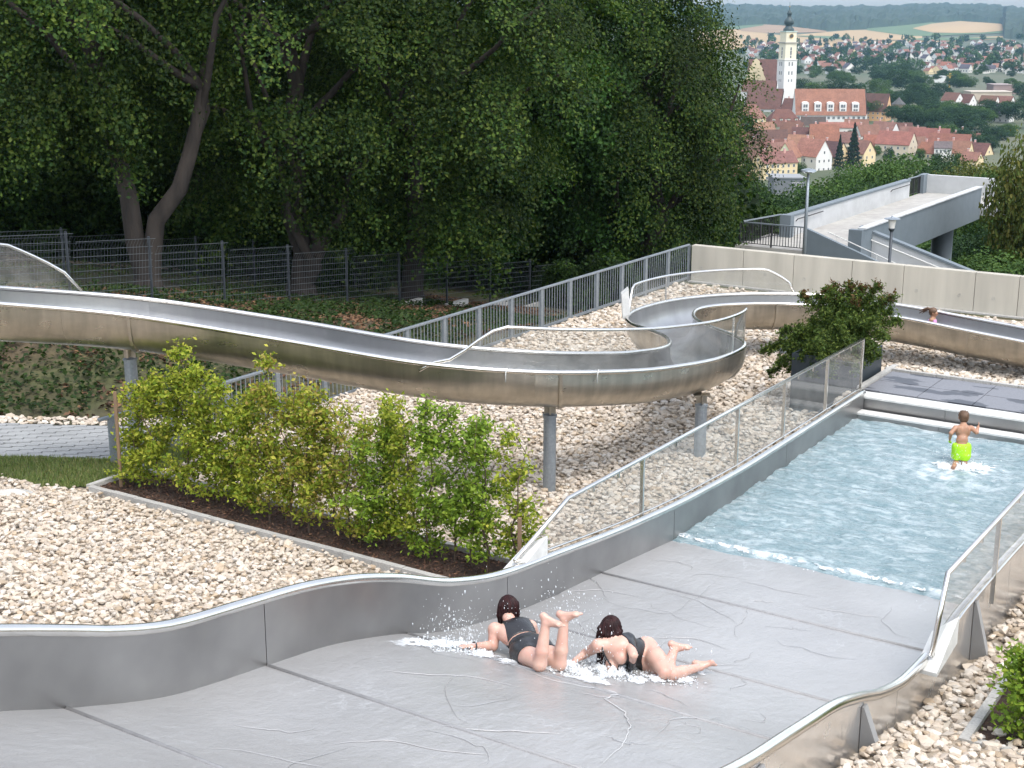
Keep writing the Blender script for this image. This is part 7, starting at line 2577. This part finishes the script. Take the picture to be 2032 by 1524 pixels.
# thin running ripples: low raised ribs of water hugging the floor
def ripples():
    rng = np.random.default_rng(77)
    V, Fc, MI = [], [], []
    def rib(P2, w, h, mat=0):
        n = len(P2)
        for i in range(n):
            t_ = P2[min(i + 1, n - 1)] - P2[max(i - 1, 0)]
            t_ = t_ / (np.linalg.norm(t_) + 1e-9)
            s2 = np.array([-t_[1], t_[0]])
            e = sin(pi * i / (n - 1))**.6
            for q, hh in ((-1, .0), (0, h), (1, .0)):
                p = P2[i] + s2 * q * w * e
                V.append((min(max(p[0], XL + .02), XR - .02), p[1], float(fz(p[1])) + .006 + hh * e))
        b0 = len(V) - 3 * n
        for i in range(n - 1):
            for q in (0, 1):
                a = b0 + i * 3 + q
                Fc.append((a, a + 1, a + 4, a + 3)); MI.append(mat)
    for k in range(46):
        y = rng.uniform(5.5, 16.3); x = rng.uniform(XL + .1, XR - .2)
        L = rng.uniform(.25, 1.5)
        ang = rng.normal(.1, .5) if rng.random() < .55 else rng.normal(1.5, .5)
        n = 18
        u = np.linspace(0, 1, n)
        bend = rng.normal(0, .35) * L
        px_ = x + L * u * cos(ang) - bend * (u - u**2) * sin(ang) * 2 + .05 * vnoise(u * 6, u * 0 + k, 3)
        py_ = y + L * u * sin(ang) + bend * (u - u**2) * cos(ang) * 2 + .05 * vnoise(u * 6, u * 0 + k, 4)
        rib(np.stack([px_, py_], 1), rng.uniform(.003, .006), rng.uniform(.002, .005))
    # the torn edge of the sheet of water below the women
    E_ = np.array([fx(x, y, 0)[:2] for x, y in [(1010, 1318), (1080, 1345), (1150, 1362), (1210, 1372), (1224, 1378), (1200, 1388), (1235, 1410), (1250, 1440), (1240, 1465), (1215, 1500), (1190, 1524)]])
    E3 = catmull([V3(p[0], p[1], 0) for p in E_], 8)[:, :2]
    E3 = E3 + .03 * np.stack([vnoise(E3[:, 0] * 9, E3[:, 1] * 9, 1), vnoise(E3[:, 0] * 9, E3[:, 1] * 9, 2)], 1)
    rib(E3, .006, .005, 1)
    for seq in ([(760, 1330), (850, 1340), (940, 1345), (1020, 1362)], [(870, 1440), (960, 1450), (1040, 1452), (1120, 1456)], [(1290, 1368), (1330, 1384), (1365, 1402)], [(1120, 1135), (1180, 1155), (1205, 1190)], [(1280, 1265), (1380, 1268), (1450, 1290)], [(640, 1480), (760, 1470), (880, 1490), (980, 1500)], [(1080, 1180), (1190, 1172), (1290, 1190)]):
        E3 = catmull([fx(x, y, 0) for x, y in seq], 10)[:, :2]
        E3 = E3 + .02 * np.stack([vnoise(E3[:, 0] * 7, E3[:, 1] * 7, 1), vnoise(E3[:, 0] * 7, E3[:, 1] * 7, 2)], 1)
        rib(E3, .006, .006)
    o = place('water_ripples', np_mesh('water_ripples', np.array(V), np.array(Fc), [M['ripple'], M['film_edge']], mi=MI, smooth=True)); o['kind'] = 'stuff'


ripples()

# ---------------------------------------------------------------- air
HZ = True
if HZ:
    b = MB(); b.box(-4200, 4200, -300, 5750, -60, 130)
    hm = bpy.data.materials.new('haze')
    t_, o_ = nodes(hm)
    v_ = t_.nodes.new('ShaderNodeVolumePrincipled')
    v_.inputs['Color'].default_value = (.42, .72, 1.0, 1)
    v_.inputs['Density'].default_value = .00007
    v_.inputs['Anisotropy'].default_value = .2
    t_.links.new(v_.outputs[0], o_.inputs['Volume'])
    o = b.build('haze', hm, None, (0, 0, 0)); o['kind'] = 'stuff'
    o.display_type = 'WIRE'
